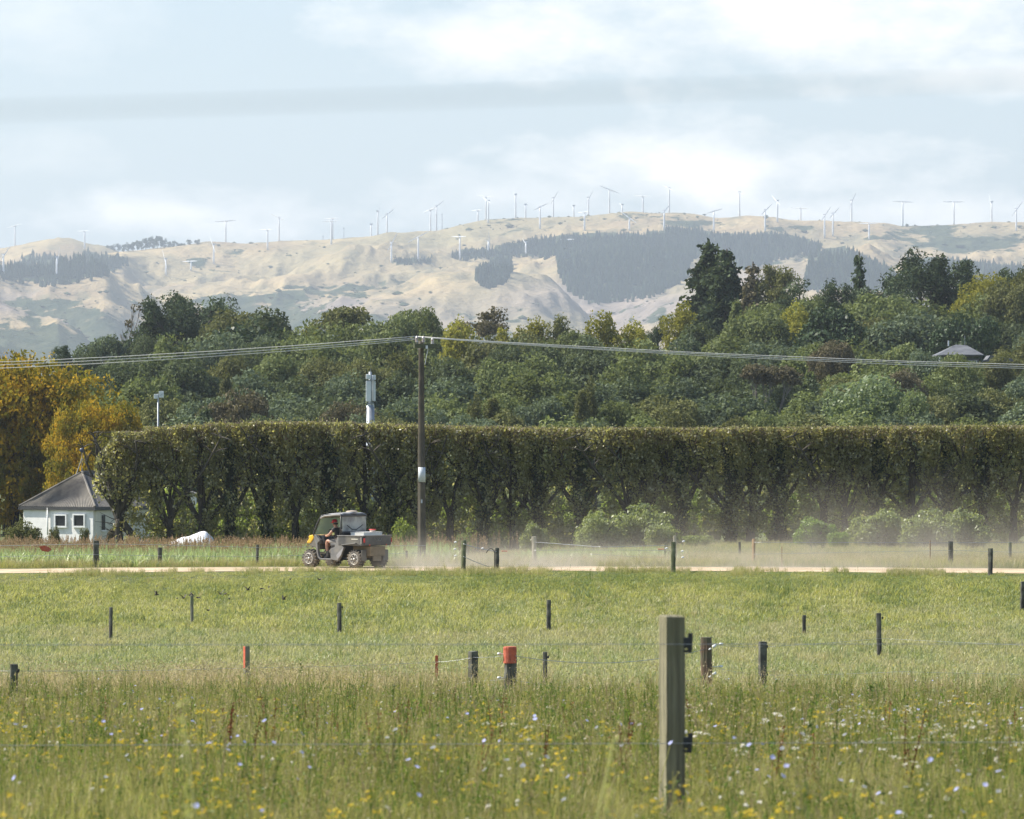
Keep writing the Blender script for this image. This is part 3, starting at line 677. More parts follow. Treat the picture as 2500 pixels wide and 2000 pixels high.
def forest_tree(u, ytop, D, wpx, kind, col, seed, label=None, group=None, hmax=None):
    x = (u - CX) / F * D; zt = (HY - ytop) / F * D; z0 = gz(x, D) - .3; h = zt - z0
    wm = wpx / F * D
    crown = trunk = None; hw = 4.9
    if kind == 'broad': crown = BROAD[seed % 6]; trunk = plain_trunk; hw = [4.7, 4.2, 5.3, 4.6, 4.9, 4.0][seed % 6]; zn = 10.2
    elif kind == 'fine': crown = FINE[seed % 3]; trunk = plain_trunk; hw = 4.0; zn = 10.0
    elif kind == 'pop': crown = POP[seed % 2]; trunk = plain_trunk; hw = 1.2; zn = 10.2
    elif kind == 'pine': crown, trunk = PINE[seed % 3]; hw = 3.7; zn = 9.3
    elif kind == 'cone': crown, trunk = CONE[seed % 2]; hw = 2.9; zn = 9.8
    elif kind == 'spire': crown, trunk = SPIRE; hw = 1.6; zn = 9.8
    elif kind == 'open': crown, trunk = OPEN[seed % 2]; hw = 4.0; zn = 10.5
    else: crown, trunk = BARE_; hw = 4.0; zn = 10.5
    hw, zn = bounds(trunk if kind == 'bare' else crown)
    # far shorter trees stand on the slope: keep a natural height for the width
    sx = wm / 2 / hw; sz = h / zn
    cap_ = {'broad': 1.25, 'fine': 1.2, 'pine': 1.35, 'open': 1.15, 'bare': 1.1, 'cone': 1.75}.get(kind, 2.2)
    if sz > sx * cap_: sz = sx * cap_
    r = empty(NAME[kind], (x, D, zt - sz * zn), seed * 1.37 % 6.28)
    tag(r, label, 'tree', group)
    c = link('crown', crown, r, mat=L[col]); t = link('trunk', trunk, r)
    c.scale = t.scale = (sx, sx, sz)
    if zt - sz * zn > gz(x, D) + .2:      # trunk carried down to the ground
        t.scale = (sx, sx, sz)
        gg = Geo(); gg.tube([(0, 0, gz(x, D) - (zt - sz * zn) - .3), (0, 0, .4)], [.42 * sx, .38 * sx], 8); gg.obj('trunk_base', M['bark'], r)
    return r
# crest of the wood: column, top row, distance, width px, kind, colour, label
CREST = [
 (153, 845, 560, 42, 'pine', 'pine', 'small dark pine alone at the left end of the wood'),
 (205, 868, 560, 120, 'broad', 'dark', 'low dark tree at the left foot of the wood, right of the small pine'),
 (258, 822, 570, 130, 'broad', 'blue', 'rounded dull green tree just below the bare tree at left'),
 (302, 748, 600, 125, 'bare', 'brown', 'bare spreading tree with twisted branches at the left of the wood'),
 (360, 822, 570, 120, 'broad', 'dark', 'dark tree to the right of the bare tree'),
 (412, 722, 600, 150, 'pine', 'pine', 'tall broad-topped pine right of the bare tree'),
 (478, 725, 605, 150, 'pine', 'pine', 'second broad-topped pine on the left crest of the wood'),
 (545, 735, 615, 120, 'pine', 'pine', 'jagged pine top behind the big dark round tree'),
 (575, 765, 580, 230, 'broad', 'olive', 'olive tree at the left shoulder of the big dark round tree'),
 (668, 762, 575, 210, 'broad', 'dark', 'big dark round-headed tree left of the open-crowned tree'),
 (770, 800, 570, 110, 'fine', 'yellow', 'yellowish tree in the dip left of the open-crowned tree'),
 (850, 752, 585, 190, 'open', 'olive', 'open-crowned tree with pale forking trunk on the crest'),
 (905, 800, 580, 150, 'broad', 'dark', 'dark tree below the open-crowned tree'),
 (958, 768, 580, 130, 'broad', 'mid', 'round mid-green tree left of the power pole top'),
 (1030, 756, 585, 150, 'broad', 'mid', 'round mid-green tree behind the power pole top'),
 (1105, 788, 575, 150, 'fine', 'yellow', 'yellow-green tree right of the power pole top'),
 (1180, 752, 600, 150, 'open', 'brown', 'sparse grey-brown tree standing above the yellow-green trees'),
 (1235, 805, 570, 110, 'fine', 'yellow', 'low yellow-green tree right of the sparse grey tree'),
 (1300, 780, 570, 100, 'fine', 'yellow', 'narrow upright olive-yellow tree on the centre crest'),
 (1372, 772, 570, 110, 'fine', 'olive', 'upright olive tree on the crest right of centre'),
 (1466, 766, 575, 140, 'fine', 'yellow', 'fuller yellow-green tree on the crest right of centre'),
 (1563, 788, 575, 120, 'fine', 'yellow', 'rounded yellow-green tree below the redwood on its left'),
 (1607, 776, 600, 46, 'pine', 'pine', 'tiny dark pine on the crest left of the redwood'),
 (1660, 742, 585, 130, 'fine', 'yellow', 'bright yellow-green tree at the left foot of the redwood'),
 (1728, 605, 625, 120, 'cone', 'pine', 'tall dark redwood with ragged twin tops, its left half'),
 (1775, 622, 620, 140, 'cone', 'pine', 'tall dark redwood with ragged twin tops, its right half'),
 (1838, 655, 625, 70, 'spire', 'brown', 'thin brownish conifer right of the redwood'),
 (1888, 650, 625, 100, 'pine', 'olive', 'broken-topped conifer between the redwood and the low pine'),
 (1960, 688, 610, 140, 'pine', 'pine', 'low wide-topped pine right of the broken conifer'),
 (2052, 690, 610, 110, 'pine', 'pine', 'pine clump at the left of the pointed spire'),
 (2097, 632, 625, 55, 'spire', 'pine', 'slender pointed conifer spire on the right crest'),
 (2158, 658, 615, 110, 'pine', 'pine', 'pine right of the pointed spire'),
 (2248, 617, 625, 150, 'pine', 'pine', 'tallest broad pine on the right crest'),
 (2330, 640, 625, 130, 'pine', 'pine', 'leaning open pine right of the tallest pine'),
 (2400, 672, 600, 140, 'broad', 'yellow', 'golden-green tree right of the leaning pine'),
 (2480, 650, 625, 130, 'pine', 'pine', 'dark pine at the right edge of the picture'),
 (2470, 690, 590, 150, 'broad', 'olive', 'golden olive tree at the right edge below the dark pine'),
 (1830, 700, 600, 90, 'cone', 'brown', 'brownish lower conifer at the right foot of the redwood'),
 (2550, 660, 600, 160, 'broad', 'olive', 'olive tree just at the right border of the crest'),
]
for i, (u, y, D, w, k, c, lab) in enumerate(CREST):
    forest_tree(u, y, D, w * {'pine': 1.4, 'cone': 1.5, 'bare': 1.0}.get(k, 1.18), k, c, i * 5 + 2, lab, 'trees along the crest of the wood')
# named trees lower in the wood
MIDS = [
 (620, 800, 545, 300, 'broad', 'glossy', 'huge dark cedar-like tree with deep shade, left of the mobile mast'),
 (700, 850, 520, 230, 'broad', 'dark', 'dark spreading tree just left of the mobile mast'),
 (2010, 748, 545, 210, 'broad', 'glossy', 'dense very dark green tree in the middle of the right slope'),
 (2130, 725, 570, 220, 'broad', 'mid', 'large rounded mid-green tree below the spire'),
 (2215, 765, 545, 220, 'broad', 'blue', 'large dull green tree left of the hillside house'),
 (1955, 745, 570, 130, 'fine', 'yellow', 'yellow-tinged tree against the very dark one'),
 (2355, 775, 540, 170, 'broad', 'glossy', 'dark tree crowding behind the hillside house roof'),
 (2120, 920, 400, 250, 'broad', 'bright', 'large bright silvery-green poplar just above the hedge at right'),
 (2215, 955, 395, 130, 'fine', 'bright', 'smaller silvery-green poplar right of the large one'),
 (1385, 812, 560, 150, 'broad', 'mid', 'mid-green tree filling the gap below the upright olive tree'),
 (1295, 815, 560, 140, 'broad', 'olive', 'olive tree filling the gap below the narrow olive-yellow tree'),
 (2195, 905, 440, 130, 'broad', 'brown', 'reddish-brown round tree above the silvery poplars'),
 (1160, 965, 385, 46, 'pop', 'olive', 'slim columnar poplar above the hedge, left of its twin'),
 (1200, 975, 384, 50, 'pop', 'olive', 'slim columnar poplar above the hedge, right of its twin'),
 (1440, 925, 400, 40, 'pop', 'olive', 'taller slim poplar with a pointed tip above the hedge'),
 (1418, 955, 398, 44, 'pop', 'olive', 'short slim poplar leaning on the taller one'),
 (1860, 890, 450, 150, 'open', 'brown', 'half-dead tree with pale bare branches in the right wood'),
 (2040, 835, 480, 120, 'broad', 'brown', 'brownish tree left of the hillside house'),
 (590, 960, 400, 170, 'broad', 'brown', 'grey-brown bushy tree above the hedge, right of the white-box mast'),
 (840, 985, 385, 150, 'broad', 'brown', 'low brownish tree above the hedge at the foot of the mobile mast'),
]
for i, (u, y, D, w, k, c, lab) in enumerate(MIDS):
    forest_tree(u, y, D, w * 1.12, k, c, i * 7 + 3, lab)
# the body of the wood, row by row down the slope
CP = [(60, 900), (150, 885), (260, 850), (325, 832), (420, 780), (700, 785), (900, 790), (1300, 800), (1600, 800), (1700, 728), (1900, 702), (2100, 690), (2300, 695), (2600, 695)]
rnd = random.Random(77); cand = []
row = 0; y = 735
while y < 1022:
    x = 110 + (row % 2) * 52
    while x < 2640:
        u = x + rnd.uniform(-26, 26); v = y + rnd.uniform(-14, 14)
        c = np.interp(u, [p[0] for p in CP], [p[1] for p in CP])
        if v > c + 4 and not (2250 < u < 2450 and 790 < v < 876): cand.append((u, v, row))
        x += 104
    y += 47; row += 1
rows = sorted(set(c[2] for c in cand)); ROWN = {}
cols_all = ['dark', 'blue', 'blue', 'mid', 'olive', 'dark', 'mid', 'brown', 'yellow', 'blue']
lab_rows = {}
for c in cand: lab_rows.setdefault(c[2], []).append(c)
nrow = len(rows)
for ri, rr in enumerate(rows):
    lst = sorted(lab_rows[rr])
    for k, (u, v, _) in enumerate(lst):
        D = float(np.interp(v, [735, 1022], [590, 372])); sd = rnd.randint(0, 999)
        t = fbm(u * .0045, v * .009, 0, 7, 2); t = min(max((float(t) - .25) * 2.0, 0), .999)
        col = cols_all[int(t * 7)] if rnd.random() < .72 else rnd.choice(cols_all)
        if col == 'brown' and rnd.random() < .55: col = 'blue'
        if col == 'yellow' and v > 900: col = 'mid'
        kind = 'broad' if rnd.random() < .8 else 'fine'
        if rnd.random() < .05: kind = 'cone'
        w = rnd.uniform(165, 260) * (1 if kind != 'cone' else .5)
        lr = ordinal(ri + 1); side = f'{ordinal(k + 1)} tree from the left' if k < len(lst) / 2 else f'{ordinal(len(lst) - k)} tree from the right'
        forest_tree(u, v, D, w, kind, col, sd, f"{CW[col]} {KIND[kind].split()[0]}, {lr} row down the wood, {side.replace(' tree', '')}", 'trees massed on the slope of the wood')

# the ridge-top grove far behind
for i, (u, yt, yb) in enumerate(GROVE):
    cw = crest_at(u); D = cw.y - 20; x = (u - CX) / F * D; crown, trunk = PINE[i % 3]; hw, zn = bounds(crown); h = (yb - yt + 6) / F * D; r = empty('pine_tree', (x, D, (HY - yb - 5) / F * D), i * 1.1)
    tag(r, f"far hazy pine of the ridge-top grove, {ordinal(i + 1)} from the left", 'tree', 'pines of the ridge-top grove at left')
    for nm, me_ in (('crown', crown), ('trunk', trunk)): o = link(nm, me_, r); o.scale = (15 / F * D / 2 / hw,) * 2 + (h / zn,)
# big autumn tree at the left edge
def make_autumn():
    rg_ = np.random.default_rng(9); parts = []
    for i in range(120):
        d = norm(rg_.normal(size=3)); d[2] = d[2] * .9; c = np.array([0, 0, 5.2]) + d * np.array([6.6, 5.4, 4.9]) * rg_.uniform(.35, .93)
        r = rg_.uniform(.8, 1.7); Pn, Nn = puff(rg_, c, np.array([r, r, r * .8]), int(440 * (r / 1.2) ** 2), .45); k = Nn[:, 2] > -.6
        parts.append(cards(Pn[k], Nn[k] + [0, 0, .3], rg_.uniform(.6, 1.3, k.sum()) * .135, rg_, .45))
    return crown_mesh('crown', parts, L['autumn'])
am = make_autumn()
for (u, ty, D, sc, rz, lab) in [(25, 868, 350, 1.0, 0, 'big tree with golden autumn leaves rising behind the white house'), (232, 985, 342, .60, 2.0, 'smaller golden autumn tree whose leaves reach over the left end of the hedge')]:
    x = (u - CX) / F * D; zt = (HY - ty) / F * D; r = empty('autumn_tree', (x, D, gz(x, D) - .2), rz); tag(r, lab, 'tree')
    h = zt - r.location.z; zt_ = bounds(am)[1]; zs_ = h / zt_ * 1.06; c = link('crown', am, r); c.scale = (sc * 1.08, sc, zs_); c.location = (0, 0, h - zs_ * zt_)
    g = Geo(); g.tube([(0, 0, -.3), (.2, 0, h * .3), (0, .2, h * .65)], [.5 * sc + .1, .4 * sc + .05, .2], 9)
    for k in range(7): a = k * .9; g.tube([(.1, 0, h * .28), (math.cos(a) * 2 * sc, math.sin(a) * 2 * sc, h * .5), (math.cos(a) * 4 * sc, math.sin(a) * 4 * sc, h * .7)], [.2 * sc, .12 * sc, .05], 6)
    g.obj('trunk', M['bark'], r, True)

# ------------------------------------------------------------------ the clipped shelterbelt
LH = leafmat('hedge_leaf', [(.06, .058, .032), (.14, .135, .06), (.24, .23, .105), (.50, .45, .27)], trans=.5, gloss=.06, grough=.45, vary=.12)
LHT = leafmat('hedge_leaf_clipped_top', [(.24, .18, .10), (.19, .19, .075), (.33, .31, .15)], trans=.35, gloss=.04, vary=.1)
LIV = leafmat('ivy_leaf', [(.030, .045, .02), (.05, .072, .03), (.08, .11, .045)], trans=.1, gloss=.06)
def make_hedge_tree(seed, lean=0.0, ivy=False, fork=False, HT=5.3, opened=False):
    rg_ = np.random.default_rng(seed); rnd = random.Random(seed); g = Geo(); g.cm = 0; tips = []
    ft = rnd.uniform(1.5, 2.3); r0 = rnd.uniform(.15, .24)
    top = Vector((lean * ft, rnd.uniform(-.1, .1), ft))
    g.tube([(0, 0, -.3), (lean * .3 + rnd.uniform(-.05, .05), 0, ft * .4), top * .8 + Vector((rnd.uniform(-.05, .05), 0, 0)), top], [r0 * 1.25, r0, r0 * .85, r0 * .8], 9)
    nl = rnd.randint(5, 7)
    for i in range(nl):
        a = -1.0 + 2.0 * i / (nl - 1) + rnd.uniform(-.12, .12)
        if opened: a = max(a, -.35)
        d = Vector((a * .75, rnd.uniform(-.35, .35), 1)).normalized()
        st = top + Vector((0, 0, rnd.uniform(-.5, .3)))
        pts = [st]; q = st.copy(); LL = (HT - ft) / max(.55, d.z) * rnd.uniform(.82, 1.0)
        for s_ in range(5):
            d = (d + Vector((rnd.uniform(-.28, .28), rnd.uniform(-.2, .2), .12))).normalized(); q = q + d * LL / 5
            if q.z > HT - .05: q.z = HT - .05
            pts.append(q.copy())
        g.tube(pts, [r0 * .6 * (1 - .14 * j) for j in range(6)], 6, False)
        for j in range(2, 6):
            for _ in range(3):
                dd = Vector((rnd.uniform(-1, 1), rnd.uniform(-.9, .6), rnd.uniform(-.1, 1))).normalized()
                p2 = pts[j] + dd * rnd.uniform(.4, .9); p2.z = min(p2.z, HT)
                g.tube([pts[j], pts[j] * .5 + p2 * .5 + Vector((rnd.uniform(-.07, .07), 0, .04)), p2], [.036, .026, .012], 3, False); tips.append(p2)
    # low dead side branches
    for _ in range(5):
        z = rnd.uniform(.7, ft); a = rnd.choice((-1, 1)) * rnd.uniform(.5, 1.2)
        g.tube([(lean * z, 0, z), (lean * z + a * .5, -.2, z + .15), (lean * z + a, -.35, z + rnd.uniform(-.1, .5))], [.03, .02, .008], 3, False)
    gt = Geo()
    for _ in range(190):    # cut twigs along the clipped top and face
        x = rnd.uniform(-.3 if opened else -1.2, 1.2); y = rnd.uniform(-.98, .95); z = HT - rnd.uniform(.05, 1.3) * rnd.random() - .03
        p = Vector((x, y, z)); dd = Vector((rnd.uniform(-.7, .7), rnd.uniform(-.6, .2), rnd.uniform(.1, 1))).normalized() * rnd.uniform(.2, .55)
        e = p + dd; e.z = min(e.z, HT + .06); gt.tube([p, e], [.020, .010], 3, False)
    # leaves: thick above, thinner and gappy below
    n = 21000; Pn = np.stack([rg_.uniform(-1.3, 1.3, n), rg_.uniform(-1.05, 1.05, n), rg_.uniform(.5, HT, n)], 1)
    h = Pn[:, 2] / HT; cl = vn(Pn[:, 0] * 2.6 + seed, Pn[:, 1] * 2.2, Pn[:, 2] * 2.4, seed); cl2 = vn(Pn[:, 0] * 7, Pn[:, 1] * 7, Pn[:, 2] * 7, seed + 4)
    want = np.interp(h, [0, .18, .35, .6, .85, 1], [.0, .0, .0, .12, .38, .52]) + (cl - .5) * 2.0 + (cl2 - .5) * .9
    edge_ = 1.05 + .12 * (cl2 - .5); k = (rg_.random(n) < np.clip(want, 0, 1)) & (np.abs(Pn[:, 1]) < edge_)
    if opened: k &= (h > .42 + .12 * cl) & ((Pn[:, 0] > 0) | ((Pn[:, 0] / 1.25) ** 2 + ((Pn[:, 2] - 3.3) / 2.0) ** 2 < 1.0 + .25 * (cl2 - .5)))
    Q = Pn[k]; side = np.where(Q[:, 1:2] < 0, -1.0, 1.0) * np.array([[0, 1, 0]]) * .8 + np.array([[-.2, 0, .5]])
    la = cards(Q, side, rg_.uniform(.045, .10, len(Q)), rg_, .35, .62)
    nt_ = 1300; T_ = np.stack([rg_.uniform(-1.3, 1.3, nt_), rg_.uniform(-1.05, 1.05, nt_), HT - np.abs(rg_.normal(0, .12, nt_)) + .04], 1)
    if opened: T_ = T_[(T_[:, 0] > -.45)]; nt_ = len(T_)
    T_[:, 2] += .10 * (vn(T_[:, 0] * 3 + seed, T_[:, 1], 0, 3) - .6); sp = rg_.random(nt_) < .05; T_[sp, 2] += rg_.uniform(.02, .20, sp.sum())
    lt = cards(T_, np.tile([0, -.3, .9], (nt_, 1)), rg_.uniform(.03, .065, nt_), rg_, .3, .6)
    res = {'trunk': g.mesh('trunk', M['bark'], True), 'twigs': gt.mesh('twigs', M['twig']), 'crown': crown_mesh('crown', [la], LH), 'clipped_top': crown_mesh('clipped_top', [lt], LHT)}
    if ivy:
        n = 2600; z = rg_.uniform(0, HT * .9, n); a = rg_.uniform(0, 6.28, n); rr = rg_.uniform(.16, .40, n) * (1 + .25 * np.sin(z * 3 + seed))
        I = np.stack([lean * np.minimum(z, ft) + np.cos(a) * rr, np.sin(a) * rr, z], 1)
        res['ivy'] = crown_mesh('ivy', [cards(I, np.stack([np.cos(a), np.sin(a), 0 * a + .3], 1), rg_.uniform(.04, .075, n), rg_, .5, .8)], LIV)
    return res
HV = [make_hedge_tree(201), make_hedge_tree(202, ivy=True), make_hedge_tree(203, lean=.08), make_hedge_tree(204, lean=-.1, ivy=True), make_hedge_tree(205), make_hedge_tree(206, ivy=True)]
LEAN = make_hedge_tree(207, lean=-.55)
OPEN_END = make_hedge_tree(208, opened=True)
HP = [(338, 9), (415, 0), (488, 2), (562, 1), (656, 3), (722, 4), (800, 1), (898, 2), (958, 5), (1022, 0), (1098, 4), (1175, 3), (1255, 2), (1312, 5), (1420, 1), (1532, 0), (1585, 4), (1652, 3), (1782, 5), (1832, 2), (1902, 1), (2010, 4), (2062, 0), (2150, 3), (2230, 2), (2312, 5), (2400, 1), (2474, 4), (2560, 0), (2650, 3), (2740, 2), ]
HP.append((290, 8)); HP.sort()
DH = 240.0
hx = [p[0] for p in HP]; rnd = random.Random(4)
for i, (u, vi) in enumerate(HP):
    D = DH + rnd.uniform(-.25, .25); x = (u - CX) / F * D; z0 = gz(x, D)
    ytop = float(np.interp(u, [230, 305, 345, 420, 620, 800, 1000, 1300, 1600, 2000, 2300, 2740], [1088, 1072, 1052, 1044, 1031, 1033, 1040, 1046, 1047, 1045, 1041, 1040]))
    h = (HY - ytop) / F * D - z0
    left = hx[i] - hx[i - 1] if i else 90; right = hx[i + 1] - hx[i] if i < len(hx) - 1 else 90
    sx = max(.92, (left + right) / 2 / F * D / 1.75)
    mm_ = LEAN if vi == 9 else (OPEN_END if vi == 8 else HV[vi])
    r = empty('hedge_tree', (x, D, z0), 0)
    fl = rnd.choice((1, -1)) if vi < 8 else 1
    k = i + 1; lab = (f'{ordinal(k)} clipped hedge tree from the left end' if k <= 16 else f'{ordinal(len(HP) - k + 1)} clipped hedge tree from the right')
    if vi == 9: lab = 'clipped hedge tree with thick trunk leaning left toward the white house'
    elif 'ivy' in mm_: lab += ', trunk dark with ivy'
    else: lab += ', trunk bare'
    tag(r, lab, 'tree', 'trees of the clipped shelterbelt hedge')
    for nm, me_ in mm_.items():
        o = link(nm, me_, r); o.scale = (fl * sx, 1.15, h / 5.3)
        if nm == 'twigs': o['kind'] = 'stuff'
# understorey and shrubs along the hedge foot
def make_shrub(seed, n=2600, leaf=.05, mat='bright', flat=1.0):
    rg_ = np.random.default_rng(seed); parts = []
    for i in range(16):
        a = rg_.uniform(0, 6.28); rr = rg_.uniform(.1, .62); z = rg_.uniform(.25, .78) * (1 - .35 * rr); r = rg_.uniform(.18, .34)
        Pn, Nn = puff(rg_, [math.cos(a) * rr, math.sin(a) * rr, z], np.array([r, r, r * .95]), n // 12, .4); k = Pn[:, 2] > .02
        parts.append(cards(Pn[k], Nn[k], rg_.uniform(.6, 1.4, k.sum()) * leaf, rg_, .45, .5))
    return crown_mesh('foliage', parts, L[mat])
SH = [make_shrub(301, 5200, .042), make_shrub(302, 5200, .042), make_shrub(303, 5200, .042), make_shrub(304, 6400, .036)]
g = Geo(); rs = random.Random(8)
for k in range(9):
    a = rs.uniform(0, 6.28); g.tube([(0, 0, -.1), (math.cos(a) * .2, math.sin(a) * .2, .35), (math.cos(a) * .5, math.sin(a) * .5, .75)], [.03, .02, .01], 4, False)
stems_me = g.mesh('stems', M['bark'])
def shrub(u, ytop, D, wpx, var, mat, label, group=None, name='shrub', yb=None):
    x = (u - CX) / F * D; z0 = gz(x, D) - .05 if yb is None else (HY - yb) / F * D; zt = (HY - ytop) / F * D
    r = empty(name, (x, D, z0), var * 1.7 + u); tag(r, label, 'bush', group)
    for nm, me_ in (('foliage', SH[var % 4]), ('stems', stems_me)):
        o = link(nm, me_, r, mat=(L[mat] if isinstance(mat, str) else mat) if nm == 'foliage' else None); w = wpx / F * D / 2 / .93; o.scale = (w, w, (zt - z0) / 1.04)
L['under'] = leafmat('understorey_leaf', [(.10, .135, .04), (.18, .23, .07), (.32, .37, .13)], trans=.5, gloss=.04, vary=.3)
L['bushl'] = leafmat('roadside_bush_leaf', [(.12, .145, .065), (.20, .23, .10), (.32, .35, .17)], trans=.42, gloss=.04, vary=.1)
L['privet'] = leafmat('bush_leaf_fresh', [(.09, .14, .035), (.15, .22, .055), (.23, .31, .085)], trans=.4, gloss=.03, vary=.1)
rnd = random.Random(12); US = []
u = 410
while u < 2700:
    US.append((u + rnd.uniform(-15, 15), rnd.uniform(1215, 1262), rnd.uniform(95, 140))); u += rnd.uniform(62, 95)
for i, (u, yt, w) in enumerate(US):
    k = i + 1; rv = len(US) - i
    shrub(u, yt, DH + rnd.uniform(2.2, 4.5), w, i, 'under', f"leafy shrub growing behind the hedge trunks, {ordinal(k) + ' from the left' if k <= rv else (ordinal(rv) + ' from the right')}", 'understorey shrubs between the hedge trunks')
# deeper dark shrubs closing the foot of the belt
for i in range(26):
    u = 420 + i * 92 + rnd.uniform(-20, 20)
    shrub(u, rnd.uniform(1150, 1215), DH + rnd.uniform(5.5, 7.5), 130, i + 1, 'under', f"tall green shrub glimpsed between trunks behind the belt, {ordinal(i + 1) + ' from the left' if i < 13 else ordinal(26 - i) + ' from the right'}", 'tall shrubs behind the shelterbelt', 'tall_shrub')
for (u, yt, D, w, var, mat, lab) in [
    (1300, 1268, 232, 88, 0, 'bushl', 'small pale-leaved bush right of the power pole, left of the big bush'),
    (1462, 1246, 230, 150, 1, 'bushl', 'pale olive bush forming the left shoulder of the big bush'),
    (1555, 1222, 231, 190, 3, 'bushl', 'largest pale-leaved bush in front of the hedge, right of centre'),
    (1620, 1268, 229, 110, 2, 'bushl', 'lower bush at the right foot of the largest one'),
    (1985, 1258, 228, 140, 0, 'privet', 'round fresh-green bush in front of the hedge at right'),
    (2045, 1290, 227, 70, 2, 'privet', 'small yellow-green bush at the right side of the round green one'),
    (2150, 1240, 230, 190, 1, 'bushl', 'wide greyish bush right of the round green bush, in thin dust'),
    (2265, 1236, 229, 185, 3, 'bushl', 'greyish bush second from the right in the dusty row'),
    (2370, 1238, 230, 175, 0, 'bushl', 'greyish bush at the right end of the dusty row'),
    (1130, 1292, 226, 46, 2, 'bushl', 'very small bush behind the post right of the power pole'),
    (985, 1262, 236, 90, 1, 'under', 'shaded bush behind the power pole foot'),
    (1700, 1300, 226, 90, 2, 'bushl', 'low weedy bush right of the double post'),
    (63, 1266, 262, 120, 3, 'olive', 'large rounded olive bush in front of the white house wall'),
    (135, 1282, 262, 40, 1, 'olive', 'small olive bush under the left window of the white house'),
    (208, 1277, 262, 30, 2, 'olive', 'narrow bush under the right window of the white house'),
    (280, 1278, 262, 60, 0, 'brown', 'dry brownish bush against the side wall of the white house')]:
    shrub(u, yt, D, w, var, mat, lab, None, 'bush')
# ------------------------------------------------------------------ grass, crop and flowers (scattered, too many to count)
def blades(rng, n, h, spread, w, bend=.45, hv=.35, curl=1.0):
    a = rng.uniform(0, 6.28, n); rr = spread * np.sqrt(rng.random(n)); base = np.stack([np.cos(a) * rr, np.sin(a) * rr, np.zeros(n) - .02], 1)
    az = rng.uniform(0, 6.28, n); dirv = np.stack([np.cos(az), np.sin(az), np.zeros(n)], 1); hh = h * (1 - hv * rng.random(n)); bb = bend * rng.random(n) ** .7
    wa = az + 1.57 + rng.normal(0, .5, n); wv = np.stack([np.cos(wa), np.sin(wa), np.zeros(n)], 1)
    out = []
    for t, ww in ((0, .7), (.38, 1), (.74, .7), (1, .06)):
        p = base + dirv * (bb * hh * t ** 1.8)[:, None] + np.array([0, 0, 1]) * (hh * (t - curl * .28 * bb * t ** 2))[:, None]
        out += [p - wv * w * ww / 2, p + wv * w * ww / 2]
    V = np.stack(out, 1).reshape(-1, 3); i = np.arange(n)[:, None] * 8
    Fq = np.concatenate([i + np.array([[0, 1, 3, 2]]), i + np.array([[2, 3, 5, 4]]), i + np.array([[4, 5, 7, 6]])])
    return V, Fq
def multi(name, plist):
    """plist: (V, F, material)"""
    Vs = []; Fs = []; mi = []; ms = []; b0 = 0
    for V, Fq, m in plist:
        if m not in ms: ms.append(m)
        Vs.append(V); Fs.append(Fq + b0); mi += [ms.index(m)] * len(Fq); b0 += len(V)
    me = mesh_np(name, np.concatenate(Vs), [np.concatenate(Fs)], ms, mi); return me
def disc(c, r, rng, n=7, tilt=.6):
    d = norm(np.array([rng.normal(0, tilt), rng.normal(0, tilt) - .5, 1.0])); t = norm(np.cross(d, [0.3, 1, .1])); b_ = np.cross(d, t)
    V = []; 
    for k in range(n):
        a = 6.283 * k / n; rr = r * rng.uniform(.8, 1.1); e = t * math.cos(a) + b_ * math.sin(a); e2 = t * math.cos(a + .38) + b_ * math.sin(a + .38); e3 = t * math.cos(a - .38) + b_ * math.sin(a - .38)
        V += [c, c + e3 * rr * .7 + d * r * .1, c + e * rr + d * r * .25, c + e2 * rr * .7 + d * r * .1]
    return np.array(V), np.arange(n * 4).reshape(-1, 4)
def stem(p0, p1, w, k=3):
    p0 = np.array(p0, float); p1 = np.array(p1, float); V = []; 
    for s_ in (np.array([w, 0, 0]), np.array([0, w, 0])):
        V += [p0 - s_ / 2, p0 + s_ / 2, p1 + s_ / 3, p1 - s_ / 3]
    return np.array(V), np.arange(8).reshape(-1, 4)
GA = leafmat('meadow_blades', [(.13, .155, .045), (.20, .22, .07), (.31, .30, .13), (.15, .19, .055), (.42, .38, .20)], trans=.45, gloss=.01, patch=(.31, .29, .135), pscale=1.0, pst=(1.6, .25, 1), vary=.3)
GB = leafmat('pasture_blades', [(.16, .21, .095), (.23, .28, .13), (.34, .365, .19), (.46, .43, .27)], trans=.35, gloss=.02, patch=(.40, .37, .21), pscale=.7, pst=(1, .13, 1), vary=.2)
GC = leafmat('bank_blades', [(.20, .23, .07), (.28, .30, .095), (.40, .385, .17), (.50, .45, .25)], trans=.4, gloss=.02, patch=(.14, .19, .075), pscale=.7, pst=(1, .14, 1), vary=.25)
GD = leafmat('dry_blades', [(.42, .34, .19), (.52, .42, .25), (.34, .27, .14), (.60, .50, .32)], trans=.25, gloss=.02, vary=.2)
GE = leafmat('seed_heads', [(.40, .33, .20), (.48, .41, .26), (.33, .25, .14)], trans=.2, gloss=0, vary=.2)
GR = leafmat('dock_seed', [(.17, .06, .035), (.23, .09, .05), (.13, .05, .03)], trans=.15, gloss=0, vary=.2)
GW = leafmat('weed_leaf', [(.05, .085, .022), (.10, .15, .04), (.17, .24, .065)], trans=.4, gloss=.01, vary=.2)
GCorn = leafmat('crop_leaf', [(.36, .42, .18), (.50, .55, .28), (.66, .68, .42), (.20, .26, .10)], trans=.45, gloss=.03, vary=.2)
GPl = leafmat('crop_plume', [(.38, .25, .15), (.47, .33, .21), (.30, .19, .115)], trans=.15, gloss=0, vary=.2)
FB = leafmat('petals_blue', [(.42, .46, .80), (.55, .58, .86), (.50, .47, .76)], trans=.3, gloss=0, vary=.1)
FY = leafmat('petals_yellow', [(.62, .46, .05), (.74, .55, .07), (.60, .40, .04)], trans=.3, gloss=0, vary=.1)
